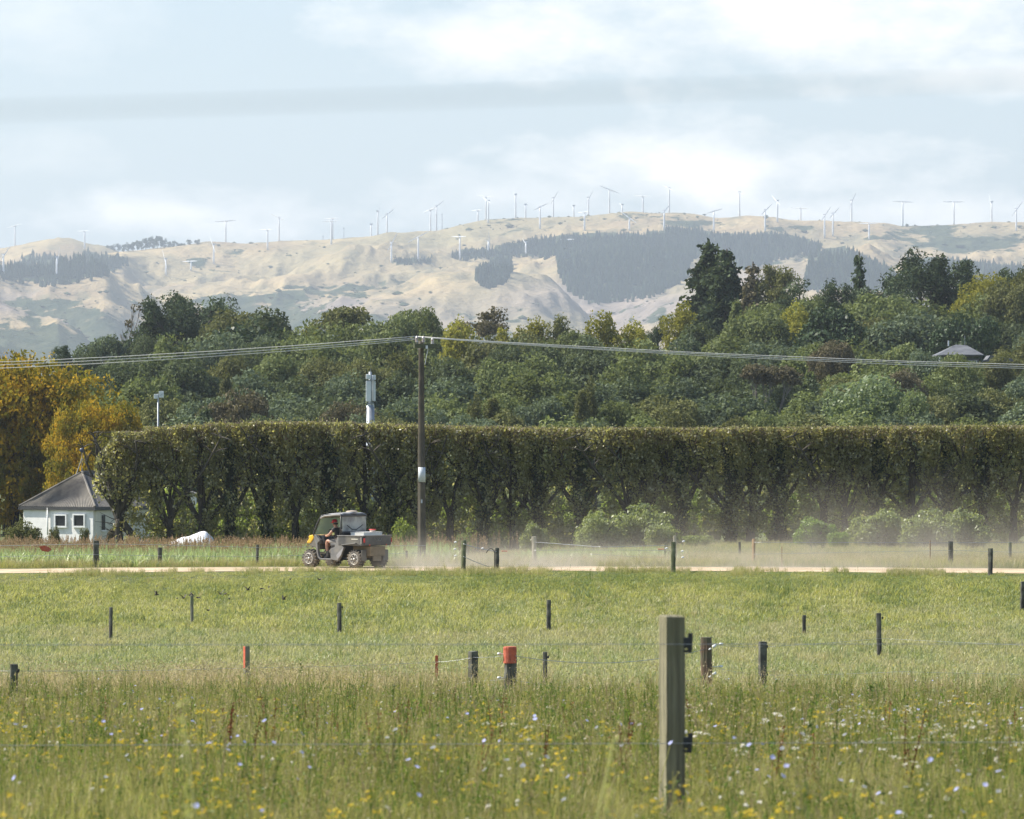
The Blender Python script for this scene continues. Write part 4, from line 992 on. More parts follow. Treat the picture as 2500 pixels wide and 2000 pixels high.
FW = leafmat('petals_white', [(.72, .68, .60), (.80, .77, .72), (.70, .62, .62)], trans=.25, gloss=0, vary=.08)
rg = np.random.default_rng(400)
def proto_list(fn, n): return [fn(i) for i in range(n)]
def p_meadow(i):
    l = [(*blades(rg, 30, rg.uniform(.22, .38), .15, .008, .95), GA), (*blades(rg, 5, .44, .13, .006, .35), GD if i % 4 == 1 else GA)]
    if i % 3 == 0:
        for k in range(3):
            x, y = rg.normal(0, .08, 2); h = rg.uniform(.34, .52); l.append((*stem((x, y, 0), (x + .03, y, h), .005), GA))
            c = np.stack([x + .03 + rg.normal(0, .006, 8), y + rg.normal(0, .006, 8), h + rg.uniform(-.10, .02, 8)], 1); l.append((*cards(c, np.tile([0, -1., 0], (8, 1)), np.full(8, .008), rg, .3, .4), GE))
    return multi('grass', l)
def p_leafy(i):
    l = [(*blades(rg, 12, .22, .12, .012, .8), GW)]
    for k in range(2):
        x, y = rg.normal(0, .07, 2); h = rg.uniform(.25, .6); l.append((*stem((x, y, 0), (x + .04, y, h), .008), GW))
        n = 14; z = rg.uniform(.05, h, n); a = rg.uniform(0, 6.28, n); q = rg.uniform(.02, .06, n) * (1.3 - z / h); c = np.stack([x + np.cos(a) * q, y + np.sin(a) * q, z], 1)
        l.append((*cards(c, np.stack([np.cos(a), np.sin(a), 0 * a + .8], 1), rg.uniform(.010, .024, n), rg, .5, .40), GW))
    return multi('weed', l)
def p_short(mat, h=.13, w=.012, n=22, sp=.2): return lambda i: multi('grass', [(*blades(rg, n, h * rg.uniform(.8, 1.2), sp, w, .8), mat)])
def p_dry(i): return multi('grass', [(*blades(rg, 16, rg.uniform(.35, .6), .16, .009, .35), GD), (*cards(np.stack([rg.normal(0, .09, 10), rg.normal(0, .09, 10), rg.uniform(.35, .58, 10)], 1), np.tile([0, -1., 0], (10, 1)), np.full(10, .018), rg, .3, .35), GE)])
def p_tall(i): return multi('grass', [(*blades(rg, 16, rg.uniform(.5, .8), .2, .016, .4), GC), (*blades(rg, 9, .8, .2, .012, .3), GD), (*cards(np.stack([rg.normal(0, .12, 12), rg.normal(0, .12, 12), rg.uniform(.5, .85, 12)], 1), np.tile([0, -1., 0], (12, 1)), np.full(12, .028), rg, .3, .35), GE)])
def p_crop(i):
    l = [(*stem((0, 0, 0), (.03, 0, .78), .022), GCorn)]
    l.append((*blades(rg, 12, .85, .06, .075, 1.0, .6, 1.7), GCorn))
    return multi('crop', l)
def p_plume(i):
    h = rg.uniform(.85, 1.12); l = [(*stem((0, 0, .3), (.03, 0, h), .016), GPl)]; n = 26; z = rg.uniform(h - .30, h + .04, n); rr = .055 * (1.05 - (z - h + .3) / .36)
    c = np.stack([.03 + rg.normal(0, 1, n) * rr, rg.normal(0, 1, n) * rr, z], 1); l.append((*cards(c, np.tile([0, -1., .3], (n, 1)), rg.uniform(.015, .035, n), rg, .3, .5), GPl)); return multi('plume', l)
def p_flower(mat, r, h0, h1, nst, npet=7, per=1, sp=.06, ball=False):
    def f(i):
        l = []
        for k in range(nst):
            x, y = rg.normal(0, sp, 2); h = rg.uniform(h0, h1); l.append((*stem((x * .3, y * .3, 0), (x, y, h), .005), GA))
            for q in range(per):
                c = np.array([x, y, h]) + (rg.normal(0, 1, 3) * [r * 1.7, r * 1.7, r * .4] if per > 1 else 0)
                V, Fq = disc(c, r, rg, npet, .5); l.append((V, Fq, mat))
                if ball: V, Fq = cards(c + rg.normal(0, r * .4, (12, 3)), rg.normal(size=(12, 3)), np.full(12, r * .55), rg, .5, .9); l.append((V, Fq, mat))
        return multi('flower', l)
    return f
def p_dock(i):
    l = []
    for k in range(3):
        x = rg.normal(0, .05); h = rg.uniform(.4, .75); lean = rg.uniform(-.2, .2); l.append((*stem((0, 0, 0), (x + lean * h, 0, h), .008), GR)); n = 46
        t = rg.uniform(.35, 1, n); c = np.stack([(x + lean * h) * t + rg.normal(0, .012, n), rg.normal(0, .012, n), h * t], 1); l.append((*cards(c, rg.normal(size=(n, 3)), rg.uniform(.007, .014, n), rg, .5), GR))
    return multi('dock', l)
def scatter(name, pts, scl, idx, protos, label, cat, tilt=.12, seed=1):
    r_ = np.random.default_rng(seed); n = len(pts)
    pts = np.asarray(pts, np.float32)
    me = bpy.data.meshes.new(name); me.vertices.add(n); me.vertices.foreach_set('co', pts.ravel())
    rot = np.stack([r_.normal(0, tilt, n), r_.normal(0, tilt, n), r_.uniform(0, 6.28, n)], 1).astype(np.float32)
    a = me.attributes.new('rot', 'FLOAT_VECTOR', 'POINT'); a.data.foreach_set('vector', rot.ravel())
    a = me.attributes.new('scl', 'FLOAT', 'POINT'); a.data.foreach_set('value', np.asarray(scl, np.float32))
    a = me.attributes.new('idx', 'INT', 'POINT'); a.data.foreach_set('value', np.asarray(idx, np.int32))
    cc = bpy.data.collections.new(name + '_kinds')
    for k, pm in enumerate(protos):
        q = bpy.data.objects.new(f'{name}_{k:02d}', pm); cc.objects.link(q)
    ng = bpy.data.node_groups.new(name, 'GeometryNodeTree')
    ng.interface.new_socket('Geometry', in_out='INPUT', socket_type='NodeSocketGeometry'); ng.interface.new_socket('Geometry', in_out='OUTPUT', socket_type='NodeSocketGeometry')
    nd = ng.nodes; lk = ng.links
    gi = nd.new('NodeGroupInput'); go = nd.new('NodeGroupOutput'); ip = nd.new('GeometryNodeInstanceOnPoints'); ci = nd.new('GeometryNodeCollectionInfo')
    ci.inputs[0].default_value = cc; ci.inputs['Separate Children'].default_value = True; ci.inputs['Reset Children'].default_value = True
    lk.new(gi.outputs[0], ip.inputs['Points']); lk.new(ci.outputs[0], ip.inputs['Instance']); ip.inputs['Pick Instance'].default_value = True
    for an, ty, sk in (('rot', 'FLOAT_VECTOR', 'Rotation'), ('scl', 'FLOAT', 'Scale'), ('idx', 'INT', 'Instance Index')):
        na = nd.new('GeometryNodeInputNamedAttribute'); na.data_type = ty; na.inputs['Name'].default_value = an; lk.new(na.outputs['Attribute'], ip.inputs[sk])
    lk.new(ip.outputs[0], go.inputs[0])
    o = link(name, me); md = o.modifiers.new('scatter', 'NODES'); md.node_group = ng
    return tag(o, label, cat, kind='stuff')
def spots(n, D0, D1, u0, u1, seed, power=1.0, fn=None, margin=1.5):
    """points on the ground between two distances, picture columns u0..u1 widened by a few metres"""
    r_ = np.random.default_rng(seed); D = D0 * (D1 / D0) ** (r_.random(n) ** power)
    u = r_.uniform(u0, u1, n); x = (u - CX) / F * D + r_.choice([-1, 0, 0, 0, 0, 1], n) * r_.random(n) * margin
    k = np.ones(n, bool) if fn is None else fn(x, D, (x / D * F + CX), r_)
    x = x[k]; D = D[k]; return np.stack([x, D, ground(x, D)], 1)
def sc(n, a, b_, seed): return np.random.default_rng(seed).uniform(a, b_, n)
def ix(n, k, seed): return np.random.default_rng(seed).integers(0, k, n)
U0, U1 = -260, 2760
p = spots(34000, 15, 96, U0, U1, 1, .9, lambda x, D, u, r: D < 85 + 14 * (fbm(x * .35, D * .1, 0, 6, 3) - .35) + r.normal(0, 1.2, len(x))); q = proto_list(p_meadow, 8)
scatter('meadow_grass', p, sc(len(p), .6, 1.15, 2) * np.interp(p[:, 1], [15, 24, 40, 60, 93], [.42, .5, .95, 1, .55]) * (.5 + 1.05 * fbm(p[:, 0] * 1.3, p[:, 1] * .5, 0, 91, 3)), ix(len(p), 8, 3), q, 'thick mixed meadow grass filling the foreground', 'grass')
p = spots(9500, 16, 88, U0, U1, 4, .9, lambda x, D, u, r: fbm(x * 1.1, D * .35, 0, 21, 3) + r.normal(0, .05, len(x)) > .45)
scatter('meadow_weeds', p, sc(len(p), .6, 1.2, 5) * np.interp(p[:, 1], [16, 26, 40, 60, 88], [.34, .55, .9, 1, .6]), ix(len(p), 5, 6), proto_list(p_leafy, 5), 'broad-leaved green weeds among the foreground grass', 'weeds')
p = spots(46000, 88, 160, U0, U1, 7, 1.0); scatter('pasture_grass', p, sc(len(p), .75, 1.35, 8), ix(len(p), 5, 9), proto_list(p_short(GB, .13, .016), 5), 'short bluish-green pasture across the middle of the field', 'grass', .2)
p = spots(30000, 138, 174.6, U0, U1, 10, .8, lambda x, D, u, r: r.random(len(x)) < np.clip((D - 138) / 14 + (fbm(x * .2, D * .2, 0, 13, 3) - .5) * 2.2, 0, 1)); scatter('bank_grass', p, sc(len(p), .7, 1.4, 11) * np.interp(p[:, 1], [164, 173], [1, .38]) * (.55 + 1.0 * fbm(p[:, 0] * .5, p[:, 1] * .35, 0, 66, 3)), ix(len(p), 5, 12), proto_list(p_short(GC, .16, .018, 22, .24), 5), 'yellow-green grass on the low bank before the road', 'grass', .2)
p = spots(7500, 88, 108, U0, U1, 13, 1, lambda x, D, u, r: r.random(len(u)) < np.interp(u, [-300, 250, 500, 900, 1150, 1500, 2800], [.35, 1, 1, .8, .22, .15, .08]) * np.clip((fbm(x * .35, D * .3, 0, 8, 3) - .33) * 4, 0, 1))
scatter('dry_grass', p, sc(len(p), .7, 1.35, 14), ix(len(p), 5, 15), proto_list(p_dry, 5), 'tall dry straw-coloured grass tufts along the middle fence', 'grass', .15)
p = spots(5200, 100, 173, U0, U1, 16, 1, lambda x, D, u, r: fbm(x * .3, D * .2, 0, 31, 3) + r.normal(0, .07, len(x)) > .58)
p2_ = spots(2600, 112, 173, U0, U1, 61, 1, lambda x, D, u, r: fbm(x * .2, D * .16, 0, 33, 3) + r.normal(0, .05, len(x)) > .56)
scatter('straw_tufts', p2_, sc(len(p2_), .35, .7, 62), ix(len(p2_), 5, 63), proto_list(p_dry, 5), 'thin straw-coloured tufts scattered over the pasture and bank', 'grass', .2)
scatter('pasture_weeds', p, sc(len(p), .4, .85, 17), ix(len(p), 5, 18), proto_list(p_leafy, 5), 'darker weed clumps in the pasture and on the bank', 'weeds')
def road_edge(x, D, u, r): return (fbm(x * .5, D * .5, 0, 51, 3) + r.normal(0, .06, len(x)) > .40)
p = np.concatenate([spots(4200, 172.0, 175.9, U0, U1, 19, 1, lambda x, D, u, r: (fbm(x * .45, D * .1, 0, 51, 3) + r.normal(0, .05, len(x)) + .10 * ((u > 120) & (u < 520)) > .53)), spots(4200, 182.4, 188, U0, U1, 20, 1, road_edge)])
scatter('road_verge_grass', p, sc(len(p), .3, .6, 21) * np.where(p[:, 1] < 178, .7, 1), ix(len(p), 5, 22), proto_list(p_tall, 5), 'taller seeding grass along both edges of the dirt road', 'grass', .15)
p = spots(8200, 186, 237, -500, 1120, 23, .9, lambda x, D, u, r: (u < 1060 + 60 * r.random(len(u))))
scatter('fodder_crop', p, sc(len(p), .72, 1.02, 24), ix(len(p), 6, 25), proto_list(p_crop, 6), 'pale green broad-leaved fodder crop beyond the road at left', 'crop', .12)
p = spots(5600, 190, 238, -500, 1250, 26, .75, lambda x, D, u, r: r.random(len(u)) < np.interp(u, [0, 900, 1100, 1250], [.8, .55, .25, .05]))
scatter('crop_plumes', p, sc(len(p), .72, 1.0, 27), ix(len(p), 5, 28), proto_list(p_plume, 5), 'rust-brown seed plumes standing over the fodder crop', 'crop', .1)
p = spots(17000, 184, 243, 1020, 2820, 29, 1); scatter('tall_grass', p, sc(len(p), .3, .72, 30) * np.interp(p[:, 1], [186, 205], [1, .45]), ix(len(p), 5, 31), proto_list(p_tall, 5), 'rank pale grass beyond the road at right, up to the hedge', 'grass', .15)
p = spots(900, 187, 200, 1280, 1620, 32, 1); scatter('crop_remnant', p, sc(len(p), .5, .8, 33), ix(len(p), 6, 34), proto_list(p_crop, 6), 'small patch of pale broad-leaved crop behind the wire gate', 'crop', .15)
# thin weedy stems standing over the meadow
def p_stems(i):
    l = []
    for k in range(4):
        x, y = rg.normal(0, .07, 2); h = rg.uniform(.40, .74); mt = (GA, GE, GW)[(i + k) % 3]; lx_ = rg.normal(0, .07); l.append((*stem((x, y, 0), (x + lx_, y, h), .006), mt))
        for q in range(4):
            t = rg.uniform(.45, .9); b0 = np.array([x + lx_ * t, y, h * t]); e0 = b0 + np.array([rg.normal(0, .05), rg.normal(0, .03), rg.uniform(.04, .12)]); l.append((*stem(b0, e0, .004), mt))
            l.append((*cards(e0 + rg.normal(0, .008, (3, 3)), rg.normal(size=(3, 3)), np.full(3, .010), rg, .3, .6), mt))
        n = 9; t = rg.uniform(.08, .6, n); a = rg.uniform(0, 6.28, n); l.append((*cards(np.stack([x + lx_ * t + np.cos(a) * .03, y + np.sin(a) * .03, h * t], 1), np.stack([np.cos(a), np.sin(a), a * 0 + .6], 1), rg.uniform(.012, .030, n), rg, .5, .32), GW))
    return multi('weed', l)
p = spots(3600, 19, 92, U0, U1, 70, .8, lambda x, D, u, r: fbm(x * .8, D * .22, 0, 83, 3) + r.normal(0, .06, len(x)) > .46)
scatter('weed_stems', p, sc(len(p), .6, 1.05, 71) * np.interp(p[:, 1], [19, 34], [.55, 1]), ix(len(p), 6, 72), proto_list(p_stems, 6), 'thin branching weed stems standing above the meadow grass', 'weeds', .16)
# flowers
p = spots(1050, 12.5, 50, U0, U1, 40, 1.0, lambda x, D, u, r: fbm(x * 1.3, D * .3, 0, 77, 3) + r.normal(0, .04, len(x)) > .52)
scatter('yellow_wildflowers', p, sc(len(p), .8, 1.3, 41), ix(len(p), 4, 42), proto_list(p_flower(FY, .0095, .30, .44, 3, 5, 3, .07), 4), 'small yellow wildflowers thick in the near meadow', 'flowers')
p = spots(1700, 108, 172, U0, U1, 43, 1, lambda x, D, u, r: (fbm(x * .2, D * .2, 0, 78, 3) > .56) | ((u < 500) & (D > 128) & (D < 140)))
scatter('far_yellow_wildflowers', p, sc(len(p), .8, 1.2, 44), ix(len(p), 3, 45), proto_list(p_flower(FY, .013, .10, .17, 2, 5, 2, .07), 3), 'specks of yellow flowers across the far pasture', 'flowers')
p = spots(420, 11, 92, U0, U1, 46, .8, lambda x, D, u, r: fbm(x * .9, D * .25, 0, 85, 3) + r.normal(0, .08, len(x)) > .50); scatter('blue_wildflowers', p, sc(len(p), .8, 1.1, 47), ix(len(p), 4, 48), proto_list(p_flower(FB, .015, .36, .58, 2, 9, 1, .09), 4), 'pale blue chicory flowers on thin stems in the meadow', 'flowers')
p = spots(520, 17, 92, U0, U1, 49, .9, lambda x, D, u, r: fbm(x * .9, D * .25, 0, 86, 3) + r.normal(0, .08, len(x)) > .52); scatter('white_wildflowers', p, sc(len(p), .6, .95, 50), ix(len(p), 4, 51), proto_list(p_flower(FW, .012, .32, .52, 2, 6, 1, .08, True), 4), 'round off-white flower heads scattered in the meadow', 'flowers')
p = spots(150, 27, 56, 1650, U1, 52, 1); scatter('white_umbel_flowers', p, sc(len(p), .8, 1.2, 53), ix(len(p), 3, 54), proto_list(p_flower(FW, .008, .34, .5, 2, 5, 9, .05), 3), 'flat white flower umbels at the lower right', 'flowers')
p = spots(150, 27, 80, U0, U1, 55, 1, lambda x, D, u, r: fbm(x * .8, D * .3, 0, 79, 2) > .53)
scatter('dock_plants', p, sc(len(p), .55, .85, 56), ix(len(p), 4, 57), proto_list(p_dock, 4), 'rusty red dock seed spikes in the near meadow', 'weeds')

# three tall soft plants close to the lens
def tall_stalk(u, ytop, D, lean, mat, label, wide=.02, name='tall_grass_stalk'):
    x = (u - CX) / F * D; z0 = gz(x, D); zt = (HY - ytop) / F * D; g = Geo(); h = zt - z0
    g.tube([(lean * h, 0, 0), (lean * h * .75, 0, h * .3), (lean * h * .3, 0, h * .65), (0, 0, h)], [.006, .005, .004, .002], 5)
    V, Fq = cards(np.stack([rg.normal(0, wide * .35, 110) + lean * h * .4 * (1 - np.linspace(.5, 1, 110)), rg.normal(0, wide * .35, 110), h * np.linspace(.52, 1, 110)], 1), rg.normal(size=(110, 3)), rg.uniform(.005, .010, 110), rg, .3)
    r = empty(name, (x, D, z0)); tag(r, label, 'grass stalk'); g.obj('stalk', mat, r, True); link('seed_head', mesh_np('seed_head', V, [Fq], [mat]), r)
    bl = mesh_np('leaf', *[(lambda a: (a[0] + np.array([lean * h * .8, 0, 0]), [a[1]]))(blades(rg, 6, h * .75, .03, .012, .9))][0], [GC]); link('leaf', bl, r)
GS = leafmat('ripe_stalk', [(.36, .36, .14), (.44, .43, .19)], trans=.3, gloss=0)
tall_stalk(443, 1705, 11.5, .14, GS, 'blurred pale yellow-green grass stalk rising in the left foreground')
tall_stalk(1500, 1800, 14, -.25, GS, 'soft leaning grass stalk left of the near post')
tall_stalk(1968, 1905, 12, .05, GW, 'out-of-focus green stalk in the lower right foreground')
for (u, yt, D, lab) in [(2125, 1668, 52, 'tall leafy green weed standing alone right of centre in the meadow'), (2330, 1765, 40, 'tall leafy weed at the lower right of the meadow'), (1195, 1755, 44, 'leafy weed below the orange-topped post'), (1440, 1790, 40, 'bright leafy weed left of the near post'), (735, 1610, 98, 'dark thistle-like weed right of the left orange stake')]:
    x = (u - CX) / F * D; z0 = gz(x, D); h = (HY - yt) / F * D - z0; g = Geo(); g.tube([(0, 0, 0), (.02, 0, h * .5), (-.01, 0, h)], [.006, .005, .002], 5)
    n = 60; z = rg.uniform(.1, 1, n) * h; a = rg.uniform(0, 6.28, n); q = rg.uniform(.02, .09, n) * (1.15 - z / h)
    V, Fq = cards(np.stack([np.cos(a) * q, np.sin(a) * q, z], 1), np.stack([np.cos(a), np.sin(a), a * 0 + .7], 1), rg.uniform(.02, .045, n), rg, .5, .42)
    r = empty('tall_weed', (x, D, z0)); tag(r, lab, 'weed'); g.obj('stem', GW, r); link('foliage', mesh_np('foliage', V, [Fq], [GW]), r)

# ------------------------------------------------------------------ fence posts
mp = {
 'dark': pmat('post_dark_wood', (.075, .07, .055), (.035, .033, .028), 9, .9, bump=.7, stretch=(1, 1, .15), c3=(.13, .13, .10), scale3=4),
 'near': pmat('post_lichened_wood', (.32, .29, .175), (.14, .125, .08), 26, .9, bump=.9, stretch=(1, 1, .06), c3=(.17, .155, .085), scale3=2),
 'grey': pmat('post_grey_wood', (.24, .23, .18), (.15, .145, .11), 9, .9, bump=.6, stretch=(1, 1, .15), c3=(.16, .19, .09), scale3=3),
 'brown': pmat('post_brown_wood', (.16, .10, .06), (.085, .055, .035), 9, .9, bump=.6, stretch=(1, 1, .15), c3=(.11, .10, .06), scale3=3),
 'tan': pmat('post_tan_wood', (.42, .28, .16), (.33, .22, .13), 9, .9, bump=.5, stretch=(1, 1, .15)),
 'pale': pmat('post_pale_wood', (.50, .45, .34), (.38, .34, .26), 9, .9, bump=.5, stretch=(1, 1, .15)),
 'moss': pmat('post_mossy_wood', (.14, .15, .07), (.07, .075, .04), 7, .95, bump=.6, stretch=(1, 1, .2), c3=(.22, .22, .13), scale3=3),
}
morange = pmat('orange_paint', (.56, .115, .05), (.40, .08, .04), 12, .7, bump=.2, c3=(.50, .13, .07), scale3=9)
mwhite = pmat('white_insulator_plastic', (.82, .82, .80), (.72, .72, .70), 20, .35)
mblack = pmat('black_plastic', (.02, .02, .02), (.035, .035, .035), 20, .5)
mwire = pmat('galvanised_wire', (.45, .46, .46), (.36, .36, .36), 20, .4, .6)
POSTS = {}
def post(u, ytop, ybase, wpx, mat, label, group, sq=False, D=None, bury=.35, rz=0, key=None, lump=.1, cap=None, ins=()):
    if D is None: D = dist_for(u, ybase)
    x = (u - CX) / F * D; z0 = gz(x, D); zt = (HY - ytop) / F * D; h = zt - z0; w = wpx / F * D
    r = empty('fence_post', (x, D, z0), 0); tag(r, label, 'fence post', group)
    rs = random.Random(int(u)); g = Geo()
    if sq:
        k = 9; sd = w / 2
        for j in range(k):
            pass
        vs = []; nn_ = 8
        for j in range(nn_ + 1):
            z = -bury + (h + bury) * j / nn_
            for a, b2 in ((-1, -1), (1, -1), (1, 1), (-1, 1)): vs.append((a * sd * (1 + rs.uniform(-.03, .03)), b2 * sd * (1 + rs.uniform(-.03, .03)), z + (rs.uniform(-.01, .01) if j == nn_ else 0)))
        g.add(vs, [(j * 4 + i, j * 4 + (i + 1) % 4, j * 4 + 4 + (i + 1) % 4, j * 4 + 4 + i) for j in range(nn_) for i in range(4)] + [(3, 2, 1, 0), tuple(nn_ * 4 + i for i in range(4))])
        body = g.obj('post', mp[mat], r, bevel=.004)
    else:
        n = 12; k = 12; vs = []
        lean = rs.uniform(-.015, .015)
        for j in range(k + 1):
            z = -bury + (h + bury) * j / k; wob = 1 + lump * rs.uniform(-1, 1) * .6; ox = lean * z + rs.uniform(-1, 1) * w * .03
            for i in range(n):
                a = 6.283 * i / n; q = w / 2 * wob * (1 + .08 * math.sin(3 * a + u)); vs.append((ox + math.cos(a) * q, math.sin(a) * q, z))
        vs.append((lean * h, 0, h + .006))
        g.add(vs, [(j * n + i, j * n + (i + 1) % n, (j + 1) * n + (i + 1) % n, (j + 1) * n + i) for j in range(k) for i in range(n)] + [(k * n + i, k * n + (i + 1) % n, (k + 1) * n) for i in range(n)])
        body = g.obj('post', mp[mat], r)
    body.rotation_euler = (0, 0, rz)
    if cap:   # painted top: a thin coat standing just proud of the wood
        g = Geo()
        if sq: g.box((0, 0, h - cap / 2 + .006), (w * 1.03, w * 1.03, cap + .012)); o = g.obj('painted_top', morange, r); o.rotation_euler = (0, 0, rz)
        else: g.lathe([(w * .545, h - cap), (w * .54, h - cap * .5), (w * .545, h - .02), (w * .52, h + .008), (w * .1, h + .014)], 14); g.obj('painted_top', morange, r)
    for (ox, oz, mt) in ins:
        g = Geo(); g.box((ox * .5 * w + (.012 if ox > 0 else -.012), -.01, h - oz), (.03, .045, .05)); g.tube([(ox * .5 * w + (.02 if ox > 0 else -.02), -.02, h - oz - .03), (ox * .5 * w + (.03 if ox > 0 else -.03), -.02, h - oz + .03)], .012, 8); g.obj('insulator', mt, r, bevel=.003)
    if key: POSTS[key] = (Vector((x, D, z0)), h, w)
    return r
# the near post
D0 = 25.9; post(1641, 1504, 0, 50, 'near', 'big square grey post close to the camera, soft focus', 'fence posts', True, D=D0, rz=R(20), key='near', ins=())
pv, ph, pw = POSTS['near']; rt = [o for o in COL.objects if o.name.startswith('fence_post')][-1]
for zz in (.135, .64):
    g = Geo(); g.box((pw * .56 + .012, -.01, ph - zz), (.035, .05, .055)); g.tube([(pw * .56 + .03, -.02, ph - zz - .04), (pw * .56 + .034, -.02, ph - zz + .05)], .014, 8); g.tube([(pw * .5, -.03, ph - zz - .04), (pw * .56 + .04, -.03, ph - zz - .045)], .008, 6); g.obj('insulator', mblack, rt, bevel=.004)
FG = 'fence posts of the middle field fences'
post(1245, 1580, 1710, 30, 'dark', 'thick round post with top painted orange', FG, key='orange', cap=.30, lump=.06)
post(1726, 1556, 1694, 28, 'brown', 'thick brown round post with white insulators, right of the near post', FG, key='brown', lump=.05)
post(1155, 1590, 1694, 18, 'dark', 'dark post just left of the orange-topped post', FG, True, rz=.5, ins=[(1, .12, mblack)], key='m1')
post(1331, 1592, 1688, 11, 'dark', 'thin dark post between the orange-topped post and the near post', FG, key='m2', ins=[(1, .1, mblack)])
post(1862, 1567, 1692, 17, 'dark', 'dark post right of the brown insulator post', FG, True, rz=.25, key='m3', ins=[(1, .1, mblack), (1, .68, mblack)])
post(1066, 1602, 1692, 7, 'dark', 'thin stake painted bright orange', FG, True, cap=.50, key='st1')
post(602, 1578, 1706, 12, 'grey', 'grey square stake with an orange-red painted side, left of centre', FG, True, rz=.5, key='st2')
pv, ph, pw = POSTS['st2']; g = Geo(); g.box((0, 0, 0), (.003, pw * .92, ph * .42)); o = g.obj('orange_side', morange, [o for o in COL.objects if o.name.startswith('fence_post') and o.parent is None][-1])
o.rotation_euler = (0, 0, .5); o.location = (-math.cos(.5) * (pw / 2 + .003), -math.sin(.5) * (pw / 2 + .003), ph - ph * .21)
post(33, 1622, 1730, 19, 'dark', 'dark post at the left edge of the meadow', FG, key='l0', ins=[(1, .1, mblack)])
for (u, a, b_, w, lab) in [(829, 1472, 1553, 11, 'dark upright post in the pasture left of centre'), (1339, 1465, 1544, 11, 'dark upright post in the pasture right of centre'), (270, 1483, 1568, 9, 'narrow dark post in the pasture at left'), (469, 1454, 1529, 8, 'slim grey post with a bird perched on top'),
                         (1963, 1502, 1552, 9, 'short stubby post in the pasture at right'), (2147, 1497, 1606, 12, 'tall narrow dark post in the pasture at right'), (2496, 1420, 1500, 13, 'dark post cut by the right edge of the picture')]:
    post(u, a, b_, w, 'grey' if u == 469 else 'dark', lab, FG, key=f'p{u}', ins=[(1, .12, mblack)] if u in (2147, 829) else ())
RG = 'fence posts along the farm road'
for (u, a, D, w, mt, lab) in [
    (234, 1320, 184.2, 15, 'dark', 'thick dark strainer post beyond the road below the white house'), (390, 1337, 184.2, 11, 'dark', 'short dark notched post beyond the road'),
    (628, 1330, 184.2, 7, 'dark', 'thin dark post beyond the road left of the vehicle'),
    (1131, 1319, 174.6, 12, 'moss', 'mossy round gate post on the near road edge'), (1213, 1338, 174.4, 11, 'dark', 'shorter gate post with a bent black pipe'),
    (1305, 1310, 186, 11, 'pale', 'pale weathered post beyond the road, left of the big bush'), (1644, 1323, 174.2, 12, 'moss', 'dark mossy post on the near road edge right of the big bush'),
    (1648, 1308, 187, 7, 'pale', 'pale post showing just above the mossy road post'), (1623, 1327, 188, 4, 'moss', 'thin greenish stake left of the mossy road post'),
    (1840, 1316, 184.4, 8, 'tan', 'orange-brown new post beyond the road'), (1806, 1323, 205, 6, 'dark', 'small dark post in the grass left of the orange-brown one'),
    (2321, 1322, 184.4, 12, 'dark', 'dark post beyond the road at right, before the dusty bushes'), (2418, 1339, 174.0, 12, 'dark', 'dark post on the near road edge at right'),
    (2466, 1323, 200, 8, 'grey', 'hazy grey post far right beyond the road'), (2271, 1320, 186, 3, 'tan', 'very thin brown stake left of the right-hand dark post'),
    (1909, 1335, 184.4, 2.5, 'tan', 'thin rusty stake right of the orange-brown post'), (993, 1345, 186, 5, 'dark', 'stubby stake behind the dust at the power pole foot')]:
    post(u, a, 0, w, mt, lab, RG, D=D, key=f'r{u}')
# white insulators and springs
def insul(key, side, oz, label=None):
    pv, ph, pw = POSTS[key]; r = [o for o in COL.objects if o.type == 'EMPTY' and (o.location - pv).length < 1e-3][0]
    x0 = side * pw * .35; g = Geo(); g.tube([(x0 + .10, -pw * .5 - .03, ph - oz + .05), (x0 + .03, -pw * .5 - .03, ph - oz)], [.028, .036], 8); g.tube([(x0 + .0, -pw * .5 - .03, ph - oz - .02), (x0 - .05, -pw * .5 - .03, ph - oz - .05)], .016, 8)
    g.obj('insulator', mwhite, r, True)
insul('brown', 1, .20); insul('brown', 1, .76)
pv, ph, pw = POSTS['brown']; r = [o for o in COL.objects if o.type == 'EMPTY' and (o.location - pv).length < 1e-3][0]
for oz in (.14, .60): g = Geo(); g.lathe([(.02, -.02), (.045, 0), (.03, .025)], 8, Matrix.Translation((pw * .5 + .17, 0, ph - oz))); g.tube([(pw * .45, 0, ph - oz), (pw * .5 + .17, 0, ph - oz)], .008, 5); g.obj('insulator', mwhite, r, True)
pv, ph, pw = POSTS['orange']; r = [o for o in COL.objects if o.type == 'EMPTY' and (o.location - pv).length < 1e-3][0]
for oz in (.13, .58): g = Geo(); g.lathe([(.02, -.02), (.04, 0), (.03, .025)], 8, Matrix.Translation((-pw * .5 - .09, 0, ph - oz))); g.tube([(-pw * .45, 0, ph - oz), (-pw * .5 - .09, 0, ph - oz)], .008, 5); g.obj('insulator', mwhite, r, True)
